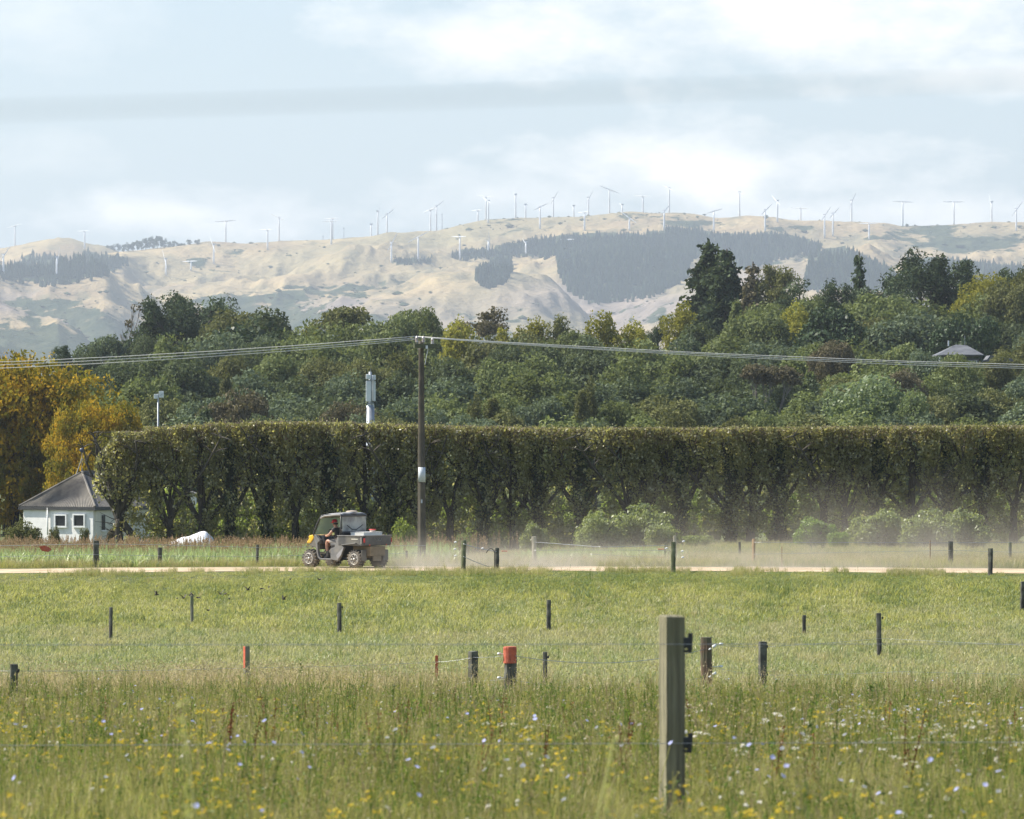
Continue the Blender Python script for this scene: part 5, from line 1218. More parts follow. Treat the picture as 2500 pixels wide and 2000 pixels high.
# wires
def wire(pts, rad, label, mat=None, group='fence wires', name='fence_wire', sag=0.0, sides=5):
    a = Vector(pts[0]); Q = []
    for p0, p1 in zip(pts[:-1], pts[1:]):
        p0 = Vector(p0); p1 = Vector(p1); k = 14
        for i in range(k + (p1 == Vector(pts[-1]))):
            t = i / k; q = p0.lerp(p1, t); q.z -= sag * 4 * t * (1 - t); Q.append(q - a)
    g = Geo(); g.tube(Q, rad, sides); return tag(g.obj(name, mat or mwire, None, True, loc=a), label, 'wire', group)
def at(key, oz, ox=0): pv, ph, pw = POSTS[key]; return pv + Vector((ox, -pw / 2 - .02, ph - oz))
wire([at('orange', .16, .1), at('brown', .24, -.05)], .006, 'upper sagging gate wire from the orange-topped post to the brown post', sag=.20)
wire([at('orange', .62, .1), at('brown', .80, -.05)], .006, 'lower sagging gate wire from the orange-topped post to the brown post', sag=.20)
wire([P(-500, 1632, 104), at('l0', .1), at('st2', .42), at('st1', .12), at('m1', .12), at('orange', .14)], .0035, 'upper thin fence wire running left from the orange-topped post', sag=.02)
wire([P(-500, 1690, 104), at('l0', .62), at('st2', .85), at('st1', .6), at('m1', .6), at('orange', .58)], .0035, 'lower thin fence wire running left from the orange-topped post', sag=.02)
wire([at('brown', .14, .1), at('m3', .1), at('p2147', .62), P(2900, 1590, 104)], .0035, 'upper thin fence wire running right from the brown post', sag=.02)
wire([at('brown', .60, .1), at('m3', .68), P(2200, 1640, 104), P(2900, 1650, 104)], .0035, 'lower thin fence wire running right from the brown post', sag=.02)
n1 = at('near', .14); n2 = at('near', .64)
wire([(n1.x - 6, 25.2, n1.z + .02), n1, (n1.x + 5, 26.6, n1.z - .03)], .0017, 'upper wire on the near square post')
wire([(n2.x - 6, 25.2, n2.z + .02), n2, (n2.x + 5, 26.6, n2.z - .03)], .0017, 'lower wire on the near square post')
def rp(k, oz): return at(f'r{k}', oz)
wire([P(-400, 1340, 186), rp(234, .12), rp(390, -.1), rp(628, .1), P(1040, 1332, 185)], .008, 'upper wire of the far roadside fence at left')
wire([P(-400, 1368, 186), rp(234, .5), rp(390, .3), rp(628, .42), P(1040, 1350, 185)], .007, 'lower wire of the far roadside fence at left')
wire([rp(1305, .2), (rp(1305, .2) + rp(1644, .12)) / 2 + Vector((0, 0, -.12)), rp(1648, .35)], .010, 'top wire of the spring gate between the pale post and the mossy post')
wire([rp(1305, .5), rp(1648, .55)], .010, 'middle wire of the spring gate between the pale post and the mossy post', sag=-.02)
wire([P(1440, 1353, 186), P(1600, 1362, 186)], .009, 'short low gate wire left of the mossy post')
wire([rp(1131, .12), rp(1213, .12)], .011, 'upper pale tape sloping from the mossy gate post', sag=.03)
wire([rp(1131, .55), P(1195, 1384, 174.5)], .010, 'lower pale tape sloping from the mossy gate post', sag=.02)
wire([rp(1840, .12), rp(2321, .05), rp(2466, .02), P(2900, 1325, 198)], .008, 'upper wire of the far roadside fence at right')
wire([rp(1840, .55), rp(2321, .32), rp(2466, .4), P(2900, 1350, 198)], .007, 'lower wire of the far roadside fence at right')
# bent pipe on the gate post and the gate handles
pv, ph, pw = POSTS['r1213']; r = [o for o in COL.objects if o.type == 'EMPTY' and (o.location - pv).length < 1e-3][0]
g = Geo(); g.tube([(-.08, -.08, 0), (-.075, -.09, ph * .75), (-.10, -.09, ph * .9), (-.17, -.09, ph * .97), (-.24, -.09, ph * .97), (-.31, -.09, ph * .90), (-.36, -.09, ph * .80)], .014, 7); g.obj('bent_pipe', mblack, r, True)
def handle(u, y, D, label, mt):
    g = Geo(); M9 = Matrix.Rotation(R(90), 4, 'Y'); g.lathe([(.012, -.11), (.03, -.09), (.016, -.06), (.02, 0), (.016, .06), (.03, .08), (.012, .10)], 8, M9); p = P(u, y, D); tag(g.obj('gate_handle', mt, None, True, loc=p), label, 'gate handle', 'electric gate handles')
handle(1232, 1346, 184.5, 'orange gate handle floating on a wire right of the bent-pipe post', morange)
handle(1614, 1341, 186.5, 'upper orange gate handle left of the mossy road post', morange)
handle(1611, 1361, 186.5, 'lower orange gate handle left of the mossy road post', morange)
for (u, y, lab) in [(1112, 1324, 'white insulator left of the mossy gate post, uppermost'), (1111, 1341, 'white insulator left of the mossy gate post, middle'), (1112, 1357, 'white insulator left of the mossy gate post, lowest'), (1178, 1339, 'white insulator on the sloping pale tape'), (1627, 1339, 'white insulator beside the upper orange handle'),
                   (1669, 1322, 'white insulator on the bracket right of the mossy post'), (1666, 1346, 'small white insulator right of the mossy post, middle'), (1667, 1361, 'white insulator right of the mossy post, lowest')]:
    g = Geo(); g.lathe([(.015, -.05), (.035, -.035), (.02, -.01), (.04, .015), (.015, .045)], 8, Matrix.Rotation(R(75), 4, 'Y')); tag(g.obj('insulator_knob', mwhite, None, True, loc=P(u, y, 176 if u > 1200 else 183)), lab, 'insulator', 'loose white insulators on the gates')
g = Geo(); pp = []
g.add([(-.22, 0, .10), (-.05, -.05, .14), (.14, -.02, .08), (.24, .03, -.02), (.12, -.04, -.10), (-.12, .02, -.06)], [(0, 1, 4, 5), (1, 2, 3, 4)])
o = g.obj('orange_flag', morange, loc=P(110, 1341, 186.0)); s_ = o.modifiers.new('thick', 'SOLIDIFY'); s_.thickness = .01; tag(o, 'small red-orange flag hung on the left roadside wire', 'flag')
# ------------------------------------------------------------------ power pole and its lines
mpole = pmat('pole_wood', (.085, .075, .058), (.045, .04, .032), 5, .9, bump=.6, stretch=(1, 1, .06), c3=(.12, .10, .07), scale3=1.5)
mmoss = pmat('crossarm_wood', (.11, .12, .07), (.07, .08, .045), 6, .9, bump=.4)
mporc = pmat('insulator_porcelain', (.30, .20, .16), (.55, .56, .58), 14, .25, spec=.8)
malu = pmat('pole_plate', (.60, .64, .66), (.50, .54, .57), 4, .5)
mcond = pmat('conductor', (.74, .73, .69), (.64, .63, .60), 8, .5, .1)
DP = 189.0; px_ = (1031 - CX) / F * DP; zb = gz(px_, DP) - .2
def zr(y, D=DP): return (HY - y) / F * D
r = empty('power_pole', (px_, DP, zb)); tag(r, 'tall dark timber power pole with short crossarm beside the dusty road', 'power pole')
ht = zr(832) - zb
g = Geo(); n = 12; k = 16; g.tube([(-.04 * (j / k), 0, ht * j / k) for j in range(k + 1)], [.145 - .05 * j / k for j in range(k + 1)], 12); g.obj('pole', mpole, r, True)
for dz_, w in ((zr(911) - zb, .16),): pass
arm = Vector((.62, .0, 0))
g = Geo(); g.box((.12, -.16, zr(845) - zb), (.92, .13, .16), Matrix.Rotation(R(24), 3, 'Z')); ca = g.obj('crossarm', mmoss, r, bevel=.008)
for i, (ux, yb, nm) in enumerate([(1018, 838, ''), (1034, 838, ''), (1056, 842, '')]):
    lx = (ux - 1031) / F * DP; g = Geo(); T_ = Matrix.Translation((lx, -.16 + .4 * lx, zr(yb) - zb))
    pr = [(.02, -.05)];
    for j in range(4): pr += [(.05, .03 + j * .05), (.066, .045 + j * .05), (.05, .06 + j * .05)]
    pr += [(.03, .24), (.02, .27)]
    g.lathe(pr, 12, T_); g.obj('insulator', mporc, r, True)
g = Geo(); g.tube([(.21, -.2, zr(853) - zb), (.10, -.12, zr(890) - zb)], .014, 6); g.obj('arm_brace', malu, r)
g = Geo(); g.box((.17, -.245, zr(848) - zb), (.08, .03, .12)); g.obj('bracket_plate', malu, r)
g = Geo(); g.box((-.16, -.2, zr(848) - zb), (.05, .03, .16)); g.obj('bracket_plate', malu, r)
g = Geo(); g.tube([(-.12, -.05, zr(853) - zb), (-.125, -.05, zr(950) - zb), (-.15, -.05, zr(1100) - zb), (-.16, -.03, .3)], .012, 5); g.obj('earth_wire', pmat('dull_strap', (.30, .25, .17), (.24, .2, .14)), r)
g = Geo(); rad = .137; g.lathe([(rad, 0), (rad, zr(1141) - zr(1177))], 14, Matrix.Translation((-.022, 0, zr(1177) - zb))); g.obj('reflector_sleeve', malu, r, True)
g = Geo(); g.box((-.02, -.145, zr(1224) - zb), (.055, .012, .13)); g.obj('number_plate', malu, r)
def span(side, a, b_, off, y0, label, x0=1031):
    Q = []
    for i in range(49):
        t = (i / 48) * (3826 if side < 0 else 4800); y = y0 + a * t - b_ * t * t + off * (1 - math.exp(-t / 500)) + .35 * math.sin(t * .05 + off)
        Q.append(P(x0 + side * t, y, DP - .1))
    g = Geo(); g.tube([q - Q[0] for q in Q], .013, 6); tag(g.obj('power_line', mcond, None, True, loc=Q[0]), label, 'power line', 'lines strung from the power pole')
span(-1, .088, .000023, -3, 821, 'uppermost power line running left from the pole', 1018)
span(-1, .088, .000023, 1, 824, 'middle power line running left from the pole', 1034)
span(-1, .088, .000023, 5, 829, 'lowest power line running left from the pole', 1018)
span(1, .0685, .0000142, -2, 822, 'uppermost power line running right from the pole', 1018)
span(1, .0685, .0000142, 1, 824, 'middle power line running right from the pole', 1034)
span(1, .0690, .0000142, 4, 826, 'lowest power line running right from the pole', 1056)

# thin wire hanging close in front of the lens, quite out of focus
g = Geo(); pl = [Vector((-2.2 + i * .3, 2.95 - (i * .3) * .12, 0)) for i in range(14)]
for q in pl:
    u = q.x / q.y * F + CX; q.z = (HY - (270 - .0304 * (u - 0) - .0 * u)) / F * q.y
a0 = pl[0].copy(); g.tube([q - a0 for q in pl], .0008, 6); tag(g.obj('overhead_wire', pmat('wire_grey', (.30, .36, .38), (.26, .3, .32)), None, True, loc=a0), 'very blurred wire crossing the sky close in front of the camera', 'wire')

# ------------------------------------------------------------------ masts
mant = pmat('antenna_white', (.74, .76, .76), (.62, .65, .66), 3, .5)
msteel = pmat('mast_steel', (.34, .37, .40), (.26, .28, .31), 4, .5, .3)
DM = 300.0
def zz(y): return (HY - y) / F * DM
x = (904 - CX) / F * DM; b0 = gz(x, DM) - .2; r = empty('mobile_phone_mast', (x, DM, b0)); tag(r, 'white mobile phone mast with stacked panel antennas above the hedge', 'antenna mast')
g = Geo(); g.lathe([(.26, 0), (.24, zz(990) - b0)], 12); g.lathe([(.11, zz(1000) - b0), (.09, zz(908) - b0)], 10); g.obj('mast_pole', msteel, r, True)
for (ax, ay, y0, y1, w) in [(-.10, -.2, 914, 926, .30), (-.10, -.2, 931, 981, .30), (.24, .02, 916, 928, .16), (.24, .02, 930, 980, .14), (.05, .25, 916, 979, .3)]:
    g = Geo(); g.box((ax, ay, (zz(y0) + zz(y1)) / 2 - b0), (w, .14, zz(y0) - zz(y1))); g.obj('panel_antenna', mant, r, bevel=.03)
g = Geo(); g.box((0, -.1, zz(984.5) - b0), (.44, .3, .05)); g.box((0, -.1, zz(928.5) - b0), (.5, .3, .04)); g.obj('mounting_ring', msteel, r)
g = Geo(); g.box((-.04, -.16, zz(990) - b0), (.22, .1, .16)); g.box((.17, -.1, zz(990) - b0), (.1, .1, .16)); g.obj('radio_unit', mant, r, bevel=.01)
g = Geo(); g.tube([(.02, 0, zz(915) - b0), (.02, 0, zz(899) - b0)], [.02, .006], 5); g.obj('lightning_rod', msteel, r)
g = Geo(); g.tube([(-.22, -.2, zz(995) - b0), (-.25, -.22, zz(1030) - b0)], .03, 5); g.obj('cable', mblack, r)
x = (386 - CX) / F * DM; b0 = gz(x, DM) - .2; r = empty('antenna_pole', (x, DM, b0)); tag(r, 'slim pole with two small white boxes above the hedge at left', 'antenna pole')
g = Geo(); g.lathe([(.06, 0), (.05, zz(962) - b0)], 8); g.obj('pole', msteel, r, True)
g = Geo(); g.box((-.12, -.02, zz(968) - b0), (.24, .16, .27)); g.obj('white_box', mant, r, bevel=.02)
g = Geo(); g.box((.19, -.02, zz(963) - b0), (.28, .1, .38)); g.tube([(.03, -.02, zz(966) - b0), (.2, -.02, zz(966) - b0)], .02, 5); g.obj('white_box', mant, r, bevel=.02)
g = Geo(); g.box((.2, -.078, zz(964) - b0), (.015, .012, .2), Matrix.Rotation(.8, 3, 'Y')); g.obj('bracket', msteel, r)

# ------------------------------------------------------------------ white house
mwall = pmat('whitewashed_brick', (.88, .86, .82), (.80, .78, .74), 2, .85, bump=.2, c3=(.70, .69, .64), scale3=.8)
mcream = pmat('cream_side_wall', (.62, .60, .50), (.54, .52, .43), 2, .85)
mroof = pmat('weathered_corrugated_roof', (.17, .155, .135), (.11, .10, .09), 3, .8, c3=(.21, .19, .16), scale3=1.2)
mdark = pmat('dark_opening', (.015, .015, .017), (.02, .02, .022), 5, .3)
mtrim = pmat('white_trim', (.82, .82, .80), (.74, .74, .72), 5, .6)
mfas = pmat('dark_fascia', (.055, .055, .055), (.04, .04, .04), 5, .6)
DHs = 268.0; s_ = F / DHs; th = R(34)
cx0 = (232 - CX) / s_; 
fw = 198 / s_ / math.cos(th); sw = 150 / s_ / math.sin(th) ; hb = gz((150 - CX) / s_, DHs) - .3
hr = empty('white_house', (cx0, DHs, hb), 0); tag(hr, 'small white cottage with grey hipped corrugated roof at the left edge', 'house')
fx = Vector((-math.cos(th), math.sin(th) * 1.0, 0)); sx_ = Vector((math.sin(th), math.cos(th), 0))     # along the front to the left, along the side to the back
ev = zr(1238, DHs) - hb; ap = zr(1154, DHs) - hb
def hp(a, b_, z): return fx * a + sx_ * b_ + Vector((0, 0, z))
iw = .22
g = Geo(); A = [hp(iw, iw, 0), hp(fw - iw, iw, 0), hp(fw - iw, sw - iw, 0), hp(iw, sw - iw, 0)]
g.add(A[:2] + [p + Vector((0, 0, ev)) for p in A[:2]], [(0, 1, 3, 2)]); g.add([A[1], A[2], A[1] + Vector((0, 0, ev)), A[2] + Vector((0, 0, ev))], [(0, 1, 3, 2)])
w_ = g.obj('wall', mwall, hr); sd_ = w_.modifiers.new('thick', 'SOLIDIFY'); sd_.thickness = .12
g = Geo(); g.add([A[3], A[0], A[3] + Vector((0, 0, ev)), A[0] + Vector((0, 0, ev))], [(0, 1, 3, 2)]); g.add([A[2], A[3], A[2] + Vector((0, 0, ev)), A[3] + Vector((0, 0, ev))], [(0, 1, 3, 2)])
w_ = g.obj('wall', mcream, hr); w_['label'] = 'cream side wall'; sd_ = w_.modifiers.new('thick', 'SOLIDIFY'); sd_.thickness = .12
# corrugated hip roof: ribs running down each slope
def slope(p0, p1, q0, q1, nm):
    """eave from p0 to p1, top from q0 to q1, with rounded ribs"""
    n = int((p1 - p0).length / .12); g = Geo(); nrm = (p1 - p0).cross(q0 - p0).normalized()
    if nrm.z < 0: nrm = -nrm
    vs = []; 
    for i in range(n * 4 + 1):
        t = i / (n * 4); o_ = nrm * (.022 * math.cos(i * math.pi / 2))
        vs += [p0.lerp(p1, t) + o_, q0.lerp(q1, t) + o_]
    g.add(vs, [(2 * i, 2 * i + 2, 2 * i + 3, 2 * i + 1) for i in range(n * 4)])
    o = g.obj(nm, mroof, hr, True); return o
E0, E1, E2, E3 = hp(0, 0, ev), hp(fw, 0, ev), hp(fw, sw, ev), hp(0, sw, ev)
Rf, Rb = hp(fw * .46, fw * .36, ap), hp(fw * .46, sw - fw * .36, ap)
slope(E1, E0, Rf, Rf, 'roof_slope'); slope(E0, E3, Rf, Rb, 'roof_slope'); slope(E1, E2, Rf, Rb, 'roof_slope'); slope(E2, E3, Rb, Rb, 'roof_slope')
g = Geo()
for a_, b_ in ((E0, Rf), (E1, Rf), (Rf, Rb), (E2, Rb), (E3, Rb)): g.tube([a_ + Vector((0, 0, .03)), b_ + Vector((0, 0, .03))], .06, 6)
g.obj('ridge_capping', mroof, hr)
g = Geo()
for a_, b_ in ((E0, E1), (E0, E3), (E1, E2), (E2, E3)):
    mid = (a_ + b_) / 2 - Vector((0, 0, .1)); d = (b_ - a_); g.box(mid, (d.length + .08, .06, .17), Matrix.Rotation(math.atan2(d.y, d.x), 3, 'Z'))
g.obj('fascia', mfas, hr)
rotf = Matrix.Rotation(math.atan2(fx.y, fx.x), 3, 'Z')
def wpx(u, y):   # point on the front wall plane shown at a picture position
    ww = Vector(((u - CX) / F, 1, (HY - y) / F)); n_ = Vector((sx_.x, sx_.y, 0)); p0 = Vector((cx0, DHs, hb)) + hp(iw, iw - .15, 0); t = p0.dot(n_) / ww.dot(n_); return ww * t - Vector((cx0, DHs, hb))
for (u0, u1, y0, y1) in ((137, 161, 1259, 1284), (182, 206, 1258, 1284)):
    a_ = wpx(u0, y0); b_ = wpx(u1, y1); c_ = (a_ + b_) / 2; w = (a_ - b_).xy.length; h_ = a_.z - b_.z
    win = Geo()
    for (ox, oz, bw, bh) in ((0, h_ / 2 + .04, w + .16, .08), (0, -h_ / 2 - .05, w + .2, .09), (w / 2 + .04, 0, .07, h_), (-w / 2 - .04, 0, .07, h_)):
        win.box(c_ + fx * ox + Vector((0, 0, oz)) - sx_ * .03, (bw, .10, bh), rotf)
    wo_ = win.obj('window', mtrim, hr)
    g = Geo(); g.box(c_ - sx_ * .005, (w, .02, h_), rotf); g.obj('pane', mdark, wo_)
a_ = wpx(118, 1240); b_ = wpx(118, 1306); g = Geo(); g.tube([a_ - sx_ * .06, b_ - sx_ * .06], .045, 8); g.obj('downpipe', mtrim, hr, True)
# narrow openings on the side wall
def spx(u, y):
    ww = Vector(((u - CX) / F, 1, (HY - y) / F)); n_ = Vector((-fx.x, -fx.y, 0)); p0 = Vector((cx0, DHs, hb)) + hp(iw - .15, iw, 0); t = p0.dot(n_) / ww.dot(n_); return ww * t - Vector((cx0, DHs, hb))
rots = Matrix.Rotation(math.atan2(sx_.y, sx_.x), 3, 'Z')
for (u0, u1, y0, y1) in ((249, 256, 1258, 1294), (290, 296, 1262, 1275), (306, 311, 1262, 1276)):
    a_ = spx(u0, y0); b_ = spx(u1, y1); c_ = (a_ + b_) / 2; w = (a_ - b_).xy.length; h_ = a_.z - b_.z
    g = Geo(); g.box(c_ - fx * .015, (w, .03, h_), rots); wo_ = g.obj('side_window', mdark, hr)
    g = Geo(); g.box(c_ - fx * .03 + Vector((0, 0, -h_ / 2 - .04)), (w + .1, .08, .07), rots); g.obj('sill', mtrim, wo_)
# aerial ball on stays at the front of the roof
rr_ = empty('roof_aerial', Vector((cx0, DHs, hb)) + Rf + Vector((0, 0, 0))); tag(rr_, 'dark round ball aerial on a stayed pole on the cottage roof', 'aerial')
g = Geo(); g.tube([(0, 0, 0), (0, 0, zr(1103, DHs) - hb - ap)], .018, 6); g.tube([(0, 0, .75), (-.35, 0, -.25)], .02, 5); g.tube([(0, 0, .75), (.55, .1, -.1)], .010, 5); g.obj('pole', msteel, rr_)
g = Geo(); g.lathe([(.02, -.12), (.1, -.08), (.135, 0), (.1, .09), (.02, .13)], 12, Matrix.Translation((0, 0, zr(1100, DHs) - hb - ap))); g.obj('ball', pmat('blue_black_plastic', (.03, .04, .08), (.05, .06, .1), 9, .25), rr_, True)
# white shed glimpsed through the hedge
x = (432 - CX) / F * 262; b0 = gz(x, 262) - .2; r = empty('white_shed', (x, 262, b0)); tag(r, 'white shed wall glimpsed between hedge trunks right of the cottage', 'shed')
hs = zr(1205, 262) - b0; g = Geo(); g.box((0, 0, hs / 2), (1.9, 1.6, hs)); g.obj('wall', mwall, r)
g = Geo(); g.prism([(-1.05, hs), (1.05, hs), (0, hs + .35)], -1, 1); g.obj('roof', mroof, r)
# white plastic sheet over a low heap
rgm = np.random.default_rng(3); nx, ny = 30, 14; gx = np.linspace(-1.25, 1.25, nx); gy = np.linspace(-.7, .7, ny); GX, GY = np.meshgrid(gx, gy)
prof = np.interp(GX, [-1.25, -.9, -.3, .3, .75, 1.1, 1.25], [.45, .66, .84, 1.05, 1.12, .85, .3]); hgt = prof * np.clip(1 - (GY / .72) ** 2, 0, 1) ** .5 + .07 * (fbm(GX * 4, GY * 4, 0, 3, 3) - .5) * 2
x = (462 - CX) / F * 234; mz = gz(x, 234); sc_z = (zr(1294, 234) - mz) / 1.18
o = link('white_tarpaulin', mesh_np('white_tarpaulin', np.stack([GX.ravel(), GY.ravel(), hgt.ravel() * sc_z], 1), [grid_faces(nx, ny)], [pmat('white_plastic_sheet', (.86, .86, .85), (.78, .78, .77), 2, .4)], smooth=True), None, (x, 234, mz)); tag(o, 'bright white plastic sheet over a low heap before the hedge', 'tarpaulin')

# ------------------------------------------------------------------ house in the wood on the right
D7 = 470.0; s7 = F / D7
def q7(u, y): return Vector(((u - CX) / s7, D7, (HY - y) / s7))
mslate = pmat('grey_tile_roof', (.11, .115, .125), (.075, .08, .09), 1.5, .7, c3=(.15, .155, .165), scale3=.6)
a_ = q7(2365, 868); b0 = gz(a_.x, D7) ; r = empty('hillside_house', (a_.x, D7, b0)); tag(r, 'grey-roofed house almost hidden among the trees on the right slope', 'house')
e0, e1 = q7(2288, 866), q7(2402, 866); t0, t1 = q7(2340, 840), q7(2368, 842); zz0 = a_.z - b0
o0 = Vector((a_.x, D7, b0)); e0 -= o0; e1 -= o0; t0 -= o0; t1 -= o0; bk = Vector((0, 6, 0)); md = Vector((0, 3, 0))
g = Geo(); g.add([e0, e1, e1 + bk, e0 + bk, t0 + md, t1 + md], [(0, 1, 5, 4), (1, 2, 5), (2, 3, 4, 5), (3, 0, 4)]); o = g.obj('roof', mslate, r); q = o.modifiers.new('thick', 'SOLIDIFY'); q.thickness = .12
wl_ = e1.x - e0.x; g = Geo(); g.box(((e0.x + e1.x) / 2, 3, e0.z / 2 - .2), (wl_ - .8, 5.2, e0.z - .3)); g.obj('wall', pmat('dark_timber_wall', (.10, .10, .10), (.07, .07, .07), 2, .8), r)  # walls of dark grey timber
for k in range(3): g = Geo(); g.box((e0.x + .9 + k * 1.2, .36, e0.z - 1.0), (.8, .06, .9)); w_ = g.obj('window', mtrim, r); g = Geo(); g.box((e0.x + .9 + k * 1.2, .318, e0.z - 1.0), (.68, .02, .78)); g.obj('pane', mdark, w_)
f0 = q7(2420, 858) - o0; g = Geo(); g.prism([(f0.x - .4, f0.z - .9), (f0.x + 2.2, f0.z - .9), (f0.x + 2.0, f0.z - .65), (f0.x, f0.z - .35)], 1, 5); g.obj('lower_roof', mslate, r)
g = Geo(); g.box((t0.x - .7, 2.6, t0.z + .1), (.12, .12, .5)); g.obj('chimney_flue', mtrim, r); g = Geo(); g.tube([(t1.x - .2, 3, t1.z), (t1.x - .2, 3, t1.z + .9)], .02, 5); g.obj('aerial', msteel, r)
g = Geo(); b1 = q7(2286, 888) - o0; g.box((b1.x, -.6, b1.z), (.75, .5, .6)); g.box((b1.x + .2, -.6, b1.z + .42), (.3, .4, .25)); g.obj('porch', mwall, r, bevel=.03)

# trees that screen the house
for i, (u, y, D, w, c, lab) in enumerate([(2262, 858, 462, 120, 'blue', 'dull green tree against the left wall of the hillside house'), (2345, 868, 455, 170, 'mid', 'tree hiding the walls of the hillside house below its roof'), (2425, 872, 460, 130, 'olive', 'olive tree in front of the lower roof of the hillside house')]):
    forest_tree(u, y, D, w, 'broad', c, i * 3 + 1, lab)

# ------------------------------------------------------------------ birds over the pasture
mbird = pmat('bird_dark', (.05, .04, .035), (.08, .065, .05), 20, .8)
def bird(up):
    g = Geo(); g.tube([(-.075, 0, 0), (-.03, 0, .012), (.02, 0, .012), (.055, 0, .02), (.075, 0, .018)], [.004, .020, .024, .016, .004], 7)
    g.add([(-.075, -.012, 0), (-.075, .012, 0), (-.12, .022, .002), (-.12, -.022, .002)], [(0, 1, 2, 3)])
    for s_ in (1, -1): g.add([(.03, s_ * .015, .02), (-.025, s_ * .015, .02), (-.03, s_ * .08, .02 + up * .6), (.02, s_ * .08, .022 + up * .6), (-.05, s_ * .15, .02 + up), (-.015, s_ * .155, .02 + up)], [(0, 1, 2, 3), (3, 2, 4, 5)])
    return g.mesh('bird', mbird, True)
BM = [bird(.10), bird(-.04), bird(.05)]
bp_ = [(382, 1453), (421, 1491), (432, 1462), (448, 1461), (484, 1460), (508, 1491), (538, 1451), (550, 1451), (560, 1463), (605, 1441), (640, 1438), (656, 1434), (709, 1415), (780, 1416), (693, 1464)]
bp_.sort()
for i, (u, y) in enumerate(bp_):
    o = link('bird', BM[i % 3], None, P(u, y, 146)); o.rotation_euler = (0, 0, rnd.uniform(0, 6)); o.scale = (.95,) * 3; k = len(bp_) - i
    tag(o, f"small dark bird in flight low over the pasture, {ordinal(i + 1) + ' from the left' if i < 8 else (ordinal(k) + ' from the right' if k > 1 else 'rightmost of the flock')}", 'bird', 'flock of small birds over the pasture')
pv, ph, pw = POSTS['p469']; o = link('perched_bird', BM[1], None, pv + Vector((-.01, 0, ph + .03))); o.rotation_euler = (0, -.6, 2.6); tag(o, 'small dark bird perched on top of the slim grey post', 'bird')
# ------------------------------------------------------------------ the six-seat-wide farm buggy
mbody = pmat('dusty_dark_plastic', (.055, .057, .057), (.10, .10, .094), 3, .5, c3=(.16, .15, .125), scale3=1.5, bump=.05)
mgreyp = pmat('dusty_grey_panel', (.15, .152, .15), (.21, .205, .19), 3, .45, c3=(.26, .245, .21), scale3=2)
myel = pmat('yellow_paint', (.86, .52, .02), (.78, .45, .02), 3, .35, c3=(.62, .42, .10), scale3=2)
mtyre = pmat('muddy_tyre', (.055, .052, .048), (.12, .105, .085), 5, .9, c3=(.20, .17, .13), scale3=3, bump=.2)
mrim = pmat('alloy_rim', (.55, .53, .48), (.45, .42, .36), 8, .4, .3)
mroofu = pmat('roof_plastic', (.27, .27, .28), (.36, .35, .34), 2, .6, c3=(.34, .33, .32), scale3=2)
mtube = pmat('black_tube', (.03, .03, .032), (.06, .058, .055), 6, .45)
mmud = pmat('mud_coated', (.26, .21, .14), (.20, .16, .10), 5, .95, bump=.4)
mred = pmat('red_lens', (.45, .03, .03), (.35, .02, .02), 5, .3)
mseat = pmat('seat_vinyl', (.05, .05, .052), (.08, .08, .075), 5, .6)
mscreen = pmat('dusty_rear_screen', (.46, .46, .41), (.38, .39, .35), 3, .6, c3=(.24, .235, .22), scale3=3)
mg_, nn, ll, b = base_mat('windscreen_plastic'); b.inputs['Base Color'].default_value = (.50, .62, .54, 1); b.inputs['Roughness'].default_value = .35; b.inputs['Transmission Weight'].default_value = 1.0; b.inputs['IOR'].default_value = 1.02; b.inputs['Transmission Weight'].default_value = .2; b.inputs['Alpha'].default_value = .42
DU = 178.9; hd = R(180 - 39)
uo = Vector((-4.72, DU, gz(-4.9, DU) + .02))
U = empty('farm_buggy', uo, hd); tag(U, 'dusty black side-by-side farm buggy with yellow nose driving left along the road', 'buggy')
W2 = .745
def lx(X): return (1340 - X) / 391.0
def lz(Y): return (1314 - Y) / 503.0
def pp_(lst): return [(lx(a), lz(b_)) for a, b_ in lst]
def mirror(fn):
    for s_ in (1, -1): fn(s_)
